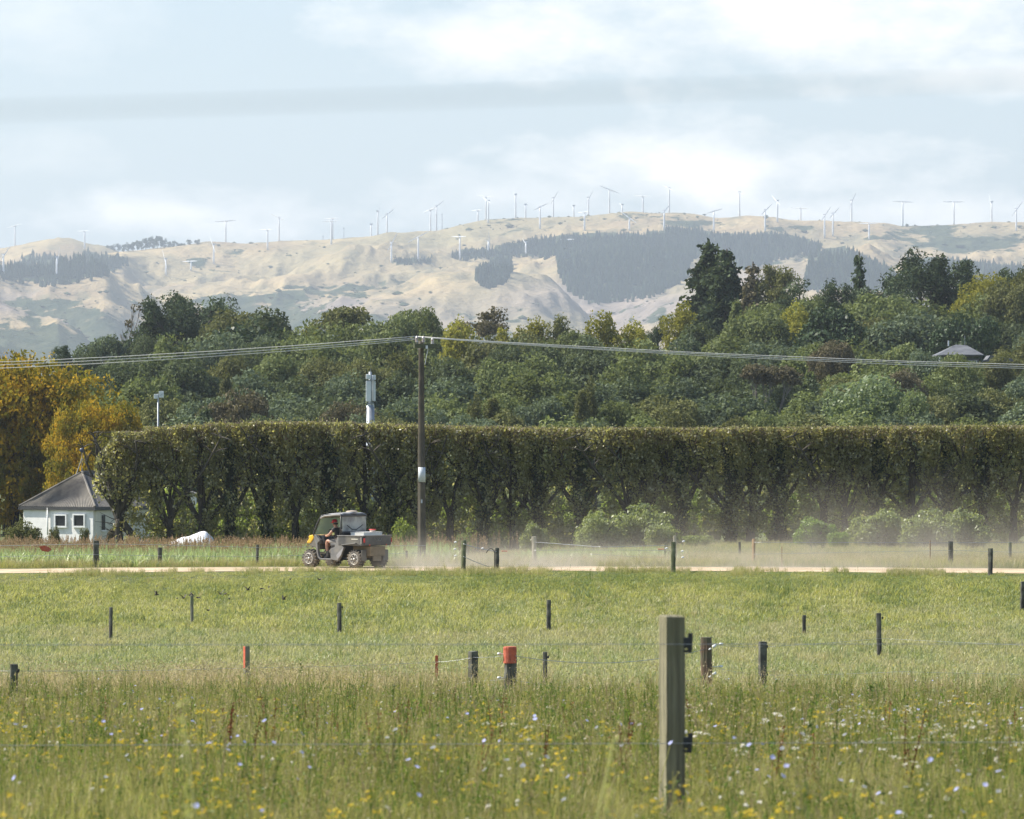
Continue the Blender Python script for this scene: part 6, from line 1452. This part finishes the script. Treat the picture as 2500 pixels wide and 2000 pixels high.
# wheels
def wheel(x, y, rad, wd):
    t = Geo(); Mx = Matrix.Translation((x, y, rad)) @ Matrix.Rotation(R(90), 4, 'X')
    t.lathe([(rad * .58, -wd / 2), (rad * .86, -wd / 2 * 1.04), (rad * .95, -wd / 2 * .8), (rad * .965, 0), (rad * .95, wd / 2 * .8), (rad * .86, wd / 2 * 1.04), (rad * .58, wd / 2)], 28, Mx)
    for k in range(18):
        a = k * 6.283 / 18
        for s_ in (1, -1):
            c = Vector((x + math.cos(a + s_ * .08) * rad * .965, y + s_ * wd * .28, rad + math.sin(a + s_ * .08) * rad * .965)); t.box(c, (.045, wd * .45, .05), Matrix.Rotation(-a, 3, 'Y') @ Matrix.Rotation(s_ * .35, 3, 'X'))
    wr = empty('wheel', (0, 0, 0)); wr.parent = U
    t.obj('tyre', mtyre, wr, True)
    q = Geo(); out = 1 if y > 0 else -1
    q.lathe([(rad * .58, -.02), (rad * .60, .0), (rad * .55, .02)], 24, Matrix.Translation((x, y + out * wd * .50, rad)) @ Matrix.Rotation(R(90), 4, 'X'))
    rimd = Geo(); rimd.lathe([(rad * .56, -.01), (rad * .5, .01)], 20, Matrix.Translation((x, y + out * wd * .30, rad)) @ Matrix.Rotation(R(90), 4, 'X'))
    sp_ = Geo()
    for k in range(7):
        a = k * 6.283 / 7
        for da in (-.11, .11):
            sp_.tube([(x + math.cos(a + da) * rad * .12, y + out * (wd * .42), rad + math.sin(a + da) * rad * .12), (x + math.cos(a + da * .8) * rad * .56, y + out * (wd * .47), rad + math.sin(a + da * .8) * rad * .56)], .018, 5)
    sp_.lathe([(.05, -.03), (.045, .03)], 10, Matrix.Translation((x, y + out * wd * .43, rad)) @ Matrix.Rotation(R(90), 4, 'X'))
    # ring lip
    for k in range(24):
        a = k * 6.283 / 24; a2 = (k + 1) * 6.283 / 24; sp_.tube([(x + math.cos(a) * rad * .575, y + out * wd * .5, rad + math.sin(a) * rad * .575), (x + math.cos(a2) * rad * .575, y + out * wd * .5, rad + math.sin(a2) * rad * .575)], .016, 5, False)
    sp_.obj('rim', mrim, wr, True); rimd.obj('rim_well', mtube, wr)
RW = .315
for x_, y_ in ((lx(1175), .60), (lx(355), .60), (lx(1175), -.60), (lx(355), -.60)): wheel(x_, y_, RW, .27)
# cargo tray
g = Geo(); L1 = 1.16
g.box((L1 / 2, 0, lz(915) + .02), (L1, 2 * W2 - .06, .05)); g.box((L1 - .02, 0, (lz(915) + lz(745)) / 2), (.05, 2 * W2 - .06, lz(745) - lz(915))); g.obj('tray_floor', mbody, U)
def side(s_):
    g = Geo(); g.prism(pp_([(1342, 745), (1342, 905), (1300, 915), (1215, 872), (955, 900), (905, 880), (915, 770), (905, 745)]), s_ * (W2 - .045), s_ * W2); g.obj('tray_side', mbody, U, bevel=.006)
    g = Geo(); g.prism(pp_([(1350, 735), (1350, 752), (875, 752), (875, 738)]), s_ * (W2 - .06), s_ * (W2 + .02)); g.obj('tray_rail', mgreyp, U, bevel=.008)
    g = Geo(); g.prism(pp_([(1225, 865), (1200, 880), (960, 912), (945, 918), (960, 896), (1195, 862)]), s_ * (W2 + .003), s_ * (W2 + .035)); g.obj('mudguard_edge', mgreyp, U)
    g = Geo(); g.box((lx(1190), s_ * (W2 + .004), lz(803)), (.30, .006, .028)); g.obj('side_badge', pmat('badge_cream', (.75, .72, .60), (.6, .58, .48), 60, .5), U)
    g = Geo(); g.prism(pp_([(1300, 765), (1325, 765), (1325, 880), (1300, 880)]), s_ * (W2 + .002), s_ * (W2 + .03)); g.obj('corner_post', mgreyp, U)
mirror(side)
g = Geo(); g.box((-.03, 0, (lz(745) + lz(905)) / 2), (.05, 2 * W2 - .10, lz(748) - lz(905))); g.obj('tailgate', mbody, U, bevel=.01)
g = Geo(); zc = lz(810)
g.prism([(0, 0)] * 0 or [(-.066, 0), (-.058, 0), (-.058, .01), (-.066, .01)], -.001, .001) if False else None
em = Geo()
for pts in ([(-.20, .06), (-.13, -.05)], [(-.13, -.05), (.13, -.05)], [(.13, -.05), (.20, .06)], [(-.06, .03), (0, -.02)], [(0, -.02), (.06, .03)]):
    em.tube([(-.062, pts[0][0], zc + pts[0][1]), (-.062, pts[1][0], zc + pts[1][1])], .012, 4)
em.obj('tailgate_emblem', mgreyp, U)
g = Geo(); g.box((-.035, 0, lz(740)), (.08, 2 * W2, .03)); g.obj('tailgate_rail', mgreyp, U, bevel=.006)
for y_ in (W2 - .025, -W2 + .025): g = Geo(); g.box((-.045, y_, lz(822)), (.05, .05, .15)); g.obj('tail_light', mred, U, bevel=.008)
for y_ in (.45, -.45): g = Geo(); g.lathe([(.03, 0), (.028, .015)], 10, Matrix.Translation((-.05, y_, lz(905))) @ Matrix.Rotation(R(-90), 4, 'Y')); g.obj('reflector', morange, U)
# undercarriage
g = Geo(); g.box((1.45, 0, .42), (2.5, .62, .14)); g.box((.35, 0, .60), (.8, .8, .34)); g.obj('chassis', mmud, U, bevel=.02)
g = Geo(); g.box((.02, .05, .66), (.12, .62, .20)); g.box((.0, .0, .42), (.05, .42, .34)); g.obj('hitch_plate', mmud, U, bevel=.015)
g = Geo(); g.tube([(lx(1175), -.6, RW), (lx(1175), .6, RW)], .04, 8); g.tube([(lx(355), -.6, RW), (lx(355), .6, RW)], .04, 8); g.obj('axle', mtube, U)
g = Geo(); g.tube([(.05, .25, .60), (.35, .25, .62)], .09, 10); g.obj('muffler', mmud, U, True)
def flap(s_): g = Geo(); g.box((.10, s_ * .58, .45), (.02, .26, .38)); g.obj('mud_flap', mbody, U)
mirror(flap)
# cab lower body
def lower(s_):
    g = Geo(); g.prism(pp_([(880, 742), (912, 742), (905, 880), (985, 950), (945, 1030), (925, 1100), (872, 1188), (742, 1168), (738, 980), (812, 950), (842, 820)]), s_ * .60, s_ * .71); g.obj('seat_side_panel', mgreyp, U, bevel=.012)
    g = Geo(); g.prism(pp_([(742, 1150), (742, 1176), (535, 1172), (535, 1150)]), s_ * .55, s_ * .70); g.obj('sill', mgreyp, U, bevel=.008)
    g = Geo(); g.prism(pp_([(545, 1172), (505, 1140), (482, 1050), (470, 900), (430, 800), (446, 735), (475, 745), (545, 830), (500, 880), (508, 1050), (525, 1120), (560, 1155)]), s_ * .58, s_ * .70); g.obj('door_surround', mgreyp, U, bevel=.01)
    g = Geo(); g.prism(pp_([(432, 780), (446, 738), (545, 832), (548, 895), (480, 900), (480, 1000), (430, 955), (370, 945), (320, 905), (362, 884)]), s_ * .36, s_ * .66); g.obj('front_wing', mbody, U, bevel=.02)
    g = Geo(); g.prism(pp_([(322, 772), (345, 748), (408, 735), (430, 785), (405, 830), (362, 888), (295, 890), (300, 860), (340, 800)]), s_ * .30, s_ * .68); g.obj('front_panel', myel, U, bevel=.03)
    g = Geo(); g.lathe([(.075, 0), (.07, .03), (.03, .05)], 12, Matrix.Translation((lx(300), s_ * .46, lz(845))) @ Matrix.Rotation(R(90), 4, 'Y')); g.obj('headlight', mrim, U, True)
    g = Geo(); g.prism(pp_([(985, 950), (940, 1085), (905, 1130), (870, 1160), (850, 1090), (905, 1030)]), s_ * .712, s_ * .73); g.obj('step_guard', mroofu, U, bevel=.01)
mirror(lower)
g = Geo(); g.prism(pp_([(330, 768), (408, 733), (470, 745), (475, 900), (330, 900)]), -.32, .32); g.obj('bonnet', myel, U, bevel=.04)
g = Geo(); g.prism(pp_([(300, 892), (420, 900), (420, 1000), (335, 960)]), -.36, .36); g.obj('front_grille', mtube, U, bevel=.01)
g = Geo(); g.tube([(lx(300), -.35, .62), (lx(280), -.3, .5), (lx(280), .3, .5), (lx(300), .35, .62)], .025, 8); g.tube([(lx(290), 0, .35), (lx(278), 0, .7)], .02, 6); g.obj('front_bumper', mtube, U, True)
g = Geo(); g.box((1.75, 0, lz(1168)), (1.05, 1.16, .05)); g.obj('cab_floor', mtube, U)
g = Geo(); g.prism(pp_([(480, 745), (560, 770), (590, 860), (520, 900), (480, 900)]), -.56, .56); g.obj('dashboard', mtube, U, bevel=.02)
g = Geo(); g.box((1.38, 0, .55), (.52, 1.14, .42)); g.obj('seat_base', mtube, U, bevel=.02)
g = Geo(); g.box((1.42, 0, .80), (.48, 1.18, .12)); g.obj('seat', mseat, U, bevel=.04)
g = Geo(); g.box((1.16, 0, 1.10), (.12, 1.18, .52), Matrix.Rotation(R(-8), 3, 'Y')); g.obj('backrest', mseat, U, bevel=.04)
for y_ in (.36, -.36): g = Geo(); g.box((1.10, y_, 1.46), (.09, .24, .16)); g.obj('headrest', mseat, U, bevel=.03)
# cage
def cage(s_):
    g = Geo(); y_ = s_ * .66
    g.tube([(lx(440), y_ * .95, lz(790)), (lx(405), y_ * .97, lz(730)), (lx(470), y_, lz(560)), (lx(545), y_, lz(420)), (lx(600), y_, lz(385))], .028, 8); g.obj('front_pillar', mtube, U, True)
    g = Geo(); g.tube([(lx(895), y_, lz(800)), (lx(912), y_, lz(600)), (lx(915), y_, lz(370))], .030, 8); g.obj('rear_pillar', mtube, U, True)
    g = Geo(); g.tube([(lx(600), y_, lz(385)), (lx(915), y_, lz(370))], .026, 8); g.obj('roof_rail', mtube, U, True)
mirror(cage)
g = Geo(); g.tube([(lx(915), -.66, lz(400)), (lx(915), .66, lz(400))], .026, 8); g.tube([(lx(545), -.66, lz(425)), (lx(545), .66, lz(425))], .026, 8); g.tube([(lx(905), -.66, lz(700)), (lx(905), .66, lz(700))], .026, 8); g.obj('cross_bar', mtube, U, True)
# roof: shallow moulded shell
nx, ny = 14, 12; vs = []; 
for i in range(nx):
    t = i / (nx - 1); X_ = 548 + (925 - 548) * t; yt = np.interp(t, [0, .08, .2, .6, .95, 1], [408, 378, 362, 345, 338, 352])
    for j in range(ny):
        v = -1 + 2 * j / (ny - 1); vs.append((lx(X_), v * .71, lz(yt) - .055 * abs(v) ** 3 + .014 * math.cos(v * 9)))
g = Geo(); g.add(vs, [(i * ny + j, i * ny + j + 1, (i + 1) * ny + j + 1, (i + 1) * ny + j) for i in range(nx - 1) for j in range(ny - 1)]); o = g.obj('roof', mroofu, U, True); q = o.modifiers.new('thick', 'SOLIDIFY'); q.thickness = .045; q.offset = -1
g = Geo(); g.prism(pp_([(552, 400), (560, 425), (640, 410), (895, 392), (915, 372), (700, 378), (600, 388)]), -.60, .60); g.obj('roof_lining', mtube, U)
# windscreen and rear screen
g = Geo(); a_ = (lx(425), lz(735)); b_ = (lx(550), lz(425)); g.add([(a_[0], -.62, a_[1]), (a_[0], .62, a_[1]), (b_[0], .62, b_[1]), (b_[0], -.62, b_[1])], [(0, 1, 2, 3)]); o = g.obj('windscreen', mg_, U); q = o.modifiers.new('thick', 'SOLIDIFY'); q.thickness = .006
g = Geo(); xr = lx(918) - .03; g.box((xr, 0, (lz(400) + lz(672)) / 2), (.012, 1.27, lz(400) - lz(672))); rs_ = g.obj('rear_screen', mscreen, U)
g = Geo()
for (y0, z0, y1, z1) in ((.4, lz(560), .12, lz(640)), (.12, lz(640), -.12, lz(640)), (-.12, lz(640), -.45, lz(560))): g.tube([(xr - .012, y0, z0), (xr - .012, y1, z1)], .014, 5)
g.obj('screen_crease', mtube, rs_)
g = Geo(); g.box((xr - .02, 0, lz(395)), (.04, 1.28, .07)); g.box((xr - .02, 0, lz(690)), (.04, 1.28, .08)); g.obj('screen_frame', mtube, U, bevel=.01)
g = Geo(); g.tube([(lx(640), .36, lz(740)), (lx(540), .36, lz(800))], .02, 6); cst = Vector((lx(655), .36, lz(715)))
Mst = Matrix.Translation(cst) @ Matrix.Rotation(R(-62), 4, 'Y')
for k in range(20):
    a = k * 6.283 / 20; a2 = (k + 1) * 6.283 / 20; g.tube([Mst @ Vector((math.cos(a) * .17, math.sin(a) * .17, 0)), Mst @ Vector((math.cos(a2) * .17, math.sin(a2) * .17, 0))], .014, 6, False)
for a in (0, 2.1, 4.2): g.tube([Mst @ Vector((0, 0, 0)), Mst @ Vector((math.cos(a) * .17, math.sin(a) * .17, 0))], .010, 5)
g.obj('steering_wheel', mtube, U, True)
# things carried: world positions from the buggy's own frame
MU = Matrix.Translation(uo) @ Matrix.Rotation(hd, 4, 'Z')
def carried(name, local): return empty(name, MU @ Vector(local), hd)
r = carried('white_foam_box', (.50, -.02, lz(745))); tag(r, 'long white foam box lying on the tray of the buggy', 'box')
g = Geo(); g.box((0, 0, .055), (.62, .98, .11)); g.obj('box', pmat('foam_white', (.88, .84, .75), (.80, .76, .68), 3, .6), r, bevel=.012); g = Geo(); g.box((0, 0, .122), (.64, 1.0, .018)); g.obj('lid', pmat('foam_white_lid', (.84, .82, .76), (.76, .74, .68), 3, .6), r, bevel=.006)
r = carried('lidded_tub', (.34, -.16, lz(745) + .133)); tag(r, 'small tub with red lid on top of the white foam box', 'tub')
g = Geo(); g.lathe([(.085, 0), (.11, .065)], 14); g.obj('tub', pmat('tub_pale', (.72, .60, .52), (.64, .52, .45), 5, .5), r, True); g = Geo(); g.lathe([(.125, .066), (.135, .08), (.12, .092)], 14); g.obj('lid', pmat('lid_red', (.80, .07, .05), (.70, .06, .05), 5, .4), r, True)
r = carried('roof_pad', (1.28, -.14, lz(338) - .012)); tag(r, 'flat pale beige bag lying on the buggy roof', 'bag')
g = Geo(); g.lathe([(.10, 0), (.20, .015), (.215, .035), (.16, .06), (.05, .068)], 16); g.obj('bag', pmat('beige_cloth', (.62, .53, .42), (.52, .44, .35), 6, .9), r, True)

# ------------------------------------------------------------------ driver
mskin = pmat('skin', (.50, .28, .19), (.45, .24, .16), 9, .5)
mshirt = pmat('black_shirt', (.02, .02, .022), (.035, .033, .032), 8, .8)
mhiv = pmat('hi_vis_patch', (.75, .82, .30), (.70, .72, .60), 9, .7)
mshort = pmat('grey_shorts', (.24, .23, .21), (.19, .18, .165), 9, .85)
mcap = pmat('red_cap', (.45, .03, .045), (.36, .025, .035), 9, .8)
mboot = pmat('grey_boot', (.12, .115, .10), (.17, .155, .13), 9, .8)
PR = empty('person', MU @ Vector((1.42, .37, .86)), hd); tag(PR, 'driver in red cap, dark shirt and shorts, leaning forward at the wheel', 'person')
def skin(name, pts, edges, mat, root=0, sub=1):
    me = bpy.data.meshes.new(name); me.from_pydata([p[:3] for p in pts], edges, []); me.materials.append(mat)
    o = link(name, me, PR); sk = o.modifiers.new('skin', 'SKIN'); sk.use_smooth_shade = True
    for i, p in enumerate(pts):
        sv = me.skin_vertices[0].data[i]; rr_ = p[3]; sv.radius = rr_ if hasattr(rr_, '__len__') else (rr_, rr_); sv.use_root = (i == root)
    s_ = o.modifiers.new('sub', 'SUBSURF'); s_.levels = sub; s_.render_levels = sub + 1
    return o
# local frame: x forward, y left, z up; origin at the hips
J = [(0, 0, .04, (.15, .13)), (.03, 0, .20, (.14, .11)), (.09, 0, .40, (.17, .11)), (.13, 0, .52, (.075, .07)), (.16, 0, .58, (.055, .055)), (.20, 0, .68, (.085, .095)), (.21, 0, .76, (.075, .085)),
     (.10, .18, .49, .062), (.22, .27, .30, .048), (.42, .20, .24, .036), (.50, .14, .27, .030),
     (.10, -.18, .49, .062), (.24, -.25, .32, .048), (.42, -.10, .27, .036), (.50, -.06, .30, .030),
     (.06, .10, .02, .095), (.44, .13, .08, .072), (.47, .13, -.12, .062), (.42, .13, -.40, .042), (.45, .13, -.47, .045), (.56, .13, -.49, .034),
     (.06, -.10, .02, .095), (.46, -.08, .09, .072), (.58, -.08, -.12, .060), (.64, -.08, -.38, .042), (.68, -.08, -.44, .045), (.78, -.08, -.40, .034)]
E = [(0, 1), (1, 2), (2, 3), (3, 4), (4, 5), (5, 6), (2, 7), (7, 8), (8, 9), (9, 10), (2, 11), (11, 12), (12, 13), (13, 14), (0, 15), (15, 16), (16, 17), (17, 18), (18, 19), (19, 20), (0, 21), (21, 22), (22, 23), (23, 24), (24, 25), (25, 26)]
body = skin('body', J, E, mskin, 0, 1)
def sub_(idx, grow, mat, nm, edges, cut=None):
    pts = []
    for i in idx:
        p = J[i]; rr_ = p[3]; rr_ = tuple(v + grow for v in rr_) if hasattr(rr_, '__len__') else rr_ + grow; pts.append((p[0], p[1], p[2], rr_))
    return pts
pts = sub_([0, 1, 2, 3, 7, 8, 11, 12], .016, mshirt, 'shirt', None); pts[5] = (.17, .235, .385, .068); pts[7] = (.18, -.225, .39, .068); pts[3] = (.12, 0, .50, (.085, .08))
skin('shirt', pts, [(0, 1), (1, 2), (2, 3), (2, 4), (4, 5), (2, 6), (6, 7)], mshirt, 0)
pts = sub_([0, 15, 16, 21, 22], .018, mshort, 'shorts', None); pts[2] = (.33, .125, .065, .098); pts[4] = (.35, -.085, .075, .098)
skin('shorts', pts, [(0, 1), (1, 2), (0, 3), (3, 4)], mshort, 0)
skin('sock_and_boot', [(.445, .13, -.25, .055), (.42, .13, -.38, .056), (.42, .13, -.46, .058), (.50, .13, -.50, .05), (.60, .13, -.505, .042)], [(0, 1), (1, 2), (2, 3), (3, 4)], mboot)
skin('sock_and_boot', [(.61, -.08, -.25, .055), (.65, -.08, -.38, .056), (.67, -.08, -.44, .058), (.74, -.08, -.44, .05), (.83, -.08, -.41, .042)], [(0, 1), (1, 2), (2, 3), (3, 4)], mboot)
for s_ in (1, -1):   # hands: palm and five bent fingers closed on the rim
    hx_, hy_, hz_ = (.52, .135 if s_ > 0 else -.055, .28 if s_ > 0 else .31)
    skin('hand', [(hx_ - .03, hy_, hz_ - .01, .022), (hx_ + .02, hy_, hz_ + .01, (.034, .018))], [(0, 1)], mskin)
    for k in range(4):
        oy = -.027 + .018 * k; ln = (.85, 1, .95, .75)[k]
        skin('finger', [(hx_ + .03, hy_ + oy, hz_ + .01, .0095), (hx_ + .03 + .035 * ln, hy_ + oy, hz_ + .02, .009), (hx_ + .03 + .05 * ln, hy_ + oy, hz_ - .008, .0085), (hx_ + .03 + .035 * ln, hy_ + oy, hz_ - .028, .008)], [(0, 1), (1, 2), (2, 3)], mskin)
    skin('thumb', [(hx_ - .005, hy_ + .028 * -s_, hz_, .012), (hx_ + .022, hy_ + .04 * -s_, hz_ - .012, .011), (hx_ + .045, hy_ + .03 * -s_, hz_ - .022, .009)], [(0, 1), (1, 2)], mskin)
g = Geo(); g.lathe([(.100, -.01), (.104, .03), (.085, .08), (.04, .105), (.01, .108)], 14, Matrix.Translation((.205, 0, .735)) @ Matrix.Rotation(R(12), 4, 'Y')); g.add([(.27, -.075, .735), (.27, .075, .735), (.37, .05, .70), (.37, -.05, .70), (.27, -.075, .745), (.27, .075, .745), (.37, .05, .708), (.37, -.05, .708)], [(0, 1, 2, 3), (7, 6, 5, 4), (0, 3, 7, 4), (1, 5, 6, 2), (3, 2, 6, 7)]); g.obj('cap', mcap, PR, True)
g = Geo(); g.lathe([(.092, 0), (.10, .03), (.095, .06)], 12, Matrix.Translation((.18, 0, .65))); g.obj('hair', mshirt, PR, True)
for s_ in (1, -1): g = Geo(); g.tube([(.275, s_ * .032, .70), (.284, s_ * .032, .70)], .011, 7); g.obj('eye', mshirt, PR); g = Geo(); g.tube([(.20, s_ * .088, .665), (.20, s_ * .10, .70)], [.014, .018], 6); g.obj('ear', mskin, PR, True)
g = Geo(); g.tube([(.275, 0, .69), (.302, 0, .665), (.28, 0, .655)], [.010, .016, .010], 6); g.obj('nose', mskin, PR, True)
g = Geo(); g.tube([(.281, -.025, .632), (.287, 0, .630), (.281, .025, .632)], .006, 5); g.obj('mouth', pmat('lips', (.35, .13, .11)), PR, True)
g = Geo(); g.box((.13, .17, .33), (.11, .05, .09), Matrix.Rotation(.3, 3, 'Z')); g.obj('hi_vis_patch', mhiv, PR, bevel=.015)

# ------------------------------------------------------------------ dust thrown up on the road
def dustbox(name, x0, x1, y0, y1, z0, z1, label, build):
    g = Geo(); c = Vector(((x0 + x1) / 2, (y0 + y1) / 2, z0)); g.box((0, 0, (z1 - z0) / 2), (x1 - x0, y1 - y0, z1 - z0))
    m = bpy.data.materials.new(name); m.use_nodes = True; nn = m.node_tree.nodes; ll = m.node_tree.links
    nn.remove(nn['Principled BSDF']); out = [n for n in nn if n.type == 'OUTPUT_MATERIAL'][0]
    v = N(nn, 'ShaderNodeVolumePrincipled'); v.inputs['Color'].default_value = (.93, .82, .66, 1); v.inputs['Anisotropy'].default_value = 0.0; ll.new(v.outputs[0], out.inputs['Volume'])
    tcn = N(nn, 'ShaderNodeTexCoord'); ll.new(build(nn, ll, tcn.outputs['Object']), v.inputs['Density'])
    o = link(name, g.mesh(name, m), None, c); tag(o, label, 'dust', kind='stuff'); return o
def dmath(nn, ll, op, a, b_=None, c_=None, clamp=False):
    n = N(nn, 'ShaderNodeMath', operation=op); n.use_clamp = clamp
    for i, v in enumerate((a, b_, c_)):
        if v is None: continue
        if hasattr(v, 'links'): ll.new(v, n.inputs[i])
        else: n.inputs[i].default_value = v
    return n.outputs[0]
def build_low(nn, ll, co):
    sp = N(nn, 'ShaderNodeSeparateXYZ'); ll.new(co, sp.inputs[0]); t = N(nn, 'ShaderNodeTexNoise'); t.inputs['Scale'].default_value = .55; t.inputs['Detail'].default_value = 4
    mp_ = N(nn, 'ShaderNodeMapping'); mp_.inputs['Scale'].default_value = (.6, .5, 1.4); ll.new(co, mp_.inputs[0]); ll.new(mp_.outputs[0], t.inputs[0])
    f = dmath(nn, ll, 'MULTIPLY', dmath(nn, ll, 'SUBTRACT', t.outputs[0], .36), 5.0, clamp=True)
    zf = dmath(nn, ll, 'POWER', 2.718, dmath(nn, ll, 'MULTIPLY', sp.outputs[2], -3.4))
    # rises in from the wheels, thickest just behind, thinner to the right
    xin = dmath(nn, ll, 'MULTIPLY', dmath(nn, ll, 'ADD', sp.outputs[0], 12.9), .55, clamp=True)
    xo = N(nn, 'ShaderNodeMapRange'); xo.inputs['From Min'].default_value = -7; xo.inputs['From Max'].default_value = 11; xo.inputs['To Min'].default_value = 1; xo.inputs['To Max'].default_value = .10; ll.new(sp.outputs[0], xo.inputs[0])
    d = dmath(nn, ll, 'MULTIPLY', dmath(nn, ll, 'MULTIPLY', f, zf), dmath(nn, ll, 'MULTIPLY', xin, xo.outputs[0])); return dmath(nn, ll, 'MULTIPLY', d, .75)
zb_ = gz(0, 178.6)
dustbox('road_dust', -5.2 - .3, 21, 176.2, 188.5, zb_ - .25, zb_ + 1.7, 'bright low dust blowing along the road behind the buggy', build_low)
def build_high(nn, ll, co):
    sp = N(nn, 'ShaderNodeSeparateXYZ'); ll.new(co, sp.inputs[0]); t = N(nn, 'ShaderNodeTexNoise'); t.inputs['Scale'].default_value = .28; t.inputs['Detail'].default_value = 3; t.inputs['Distortion'].default_value = .6
    mp_ = N(nn, 'ShaderNodeMapping'); mp_.inputs['Scale'].default_value = (1, .5, 1.1); ll.new(co, mp_.inputs[0]); ll.new(mp_.outputs[0], t.inputs[0])
    f = dmath(nn, ll, 'MULTIPLY', dmath(nn, ll, 'SUBTRACT', t.outputs[0], .44), 5.5, clamp=True)
    zf = dmath(nn, ll, 'POWER', 2.718, dmath(nn, ll, 'MULTIPLY', sp.outputs[2], -.95)); zc_ = dmath(nn, ll, 'MULTIPLY', dmath(nn, ll, 'SUBTRACT', 4.4, sp.outputs[2]), .8, clamp=True)
    xin = N(nn, 'ShaderNodeMapRange'); xin.inputs['From Min'].default_value = -13; xin.inputs['From Max'].default_value = 2; xin.inputs['To Min'].default_value = .12; xin.inputs['To Max'].default_value = 1; ll.new(sp.outputs[0], xin.inputs[0])
    d = dmath(nn, ll, 'MULTIPLY', dmath(nn, ll, 'MULTIPLY', f, zf), dmath(nn, ll, 'MULTIPLY', xin.outputs[0], zc_)); return dmath(nn, ll, 'MULTIPLY', d, .040)
dustbox('drifting_dust', -4, 27, 189, 238.2, zb_ - .7, zb_ + 4.4, 'thin dust cloud drifting over the rough grass and bushes at right', build_high)

# ------------------------------------------------------------------ the air
g = Geo(); top = float(HZ.max()) + 60; g.box((0, 4880, (top - 30) / 2), (15000, 10400, top + 30))
hmz = bpy.data.materials.new('haze'); hmz.use_nodes = True; nn = hmz.node_tree.nodes; ll = hmz.node_tree.links; nn.remove(nn['Principled BSDF'])
v = N(nn, 'ShaderNodeVolumePrincipled'); v.inputs['Color'].default_value = (.82, .91, 1.0, 1); v.inputs['Density'].default_value = HAZE = 7.5e-5; v.inputs['Anisotropy'].default_value = 0.25
ll.new(v.outputs[0], [n for n in nn if n.type == 'OUTPUT_MATERIAL'][0].inputs['Volume'])
tag(link('haze', g.mesh('haze', hmz)), 'thin bluish summer haze filling the air out to the hills', 'haze', kind='stuff')
# tidy: shared meshes whose material sits on the object need no change
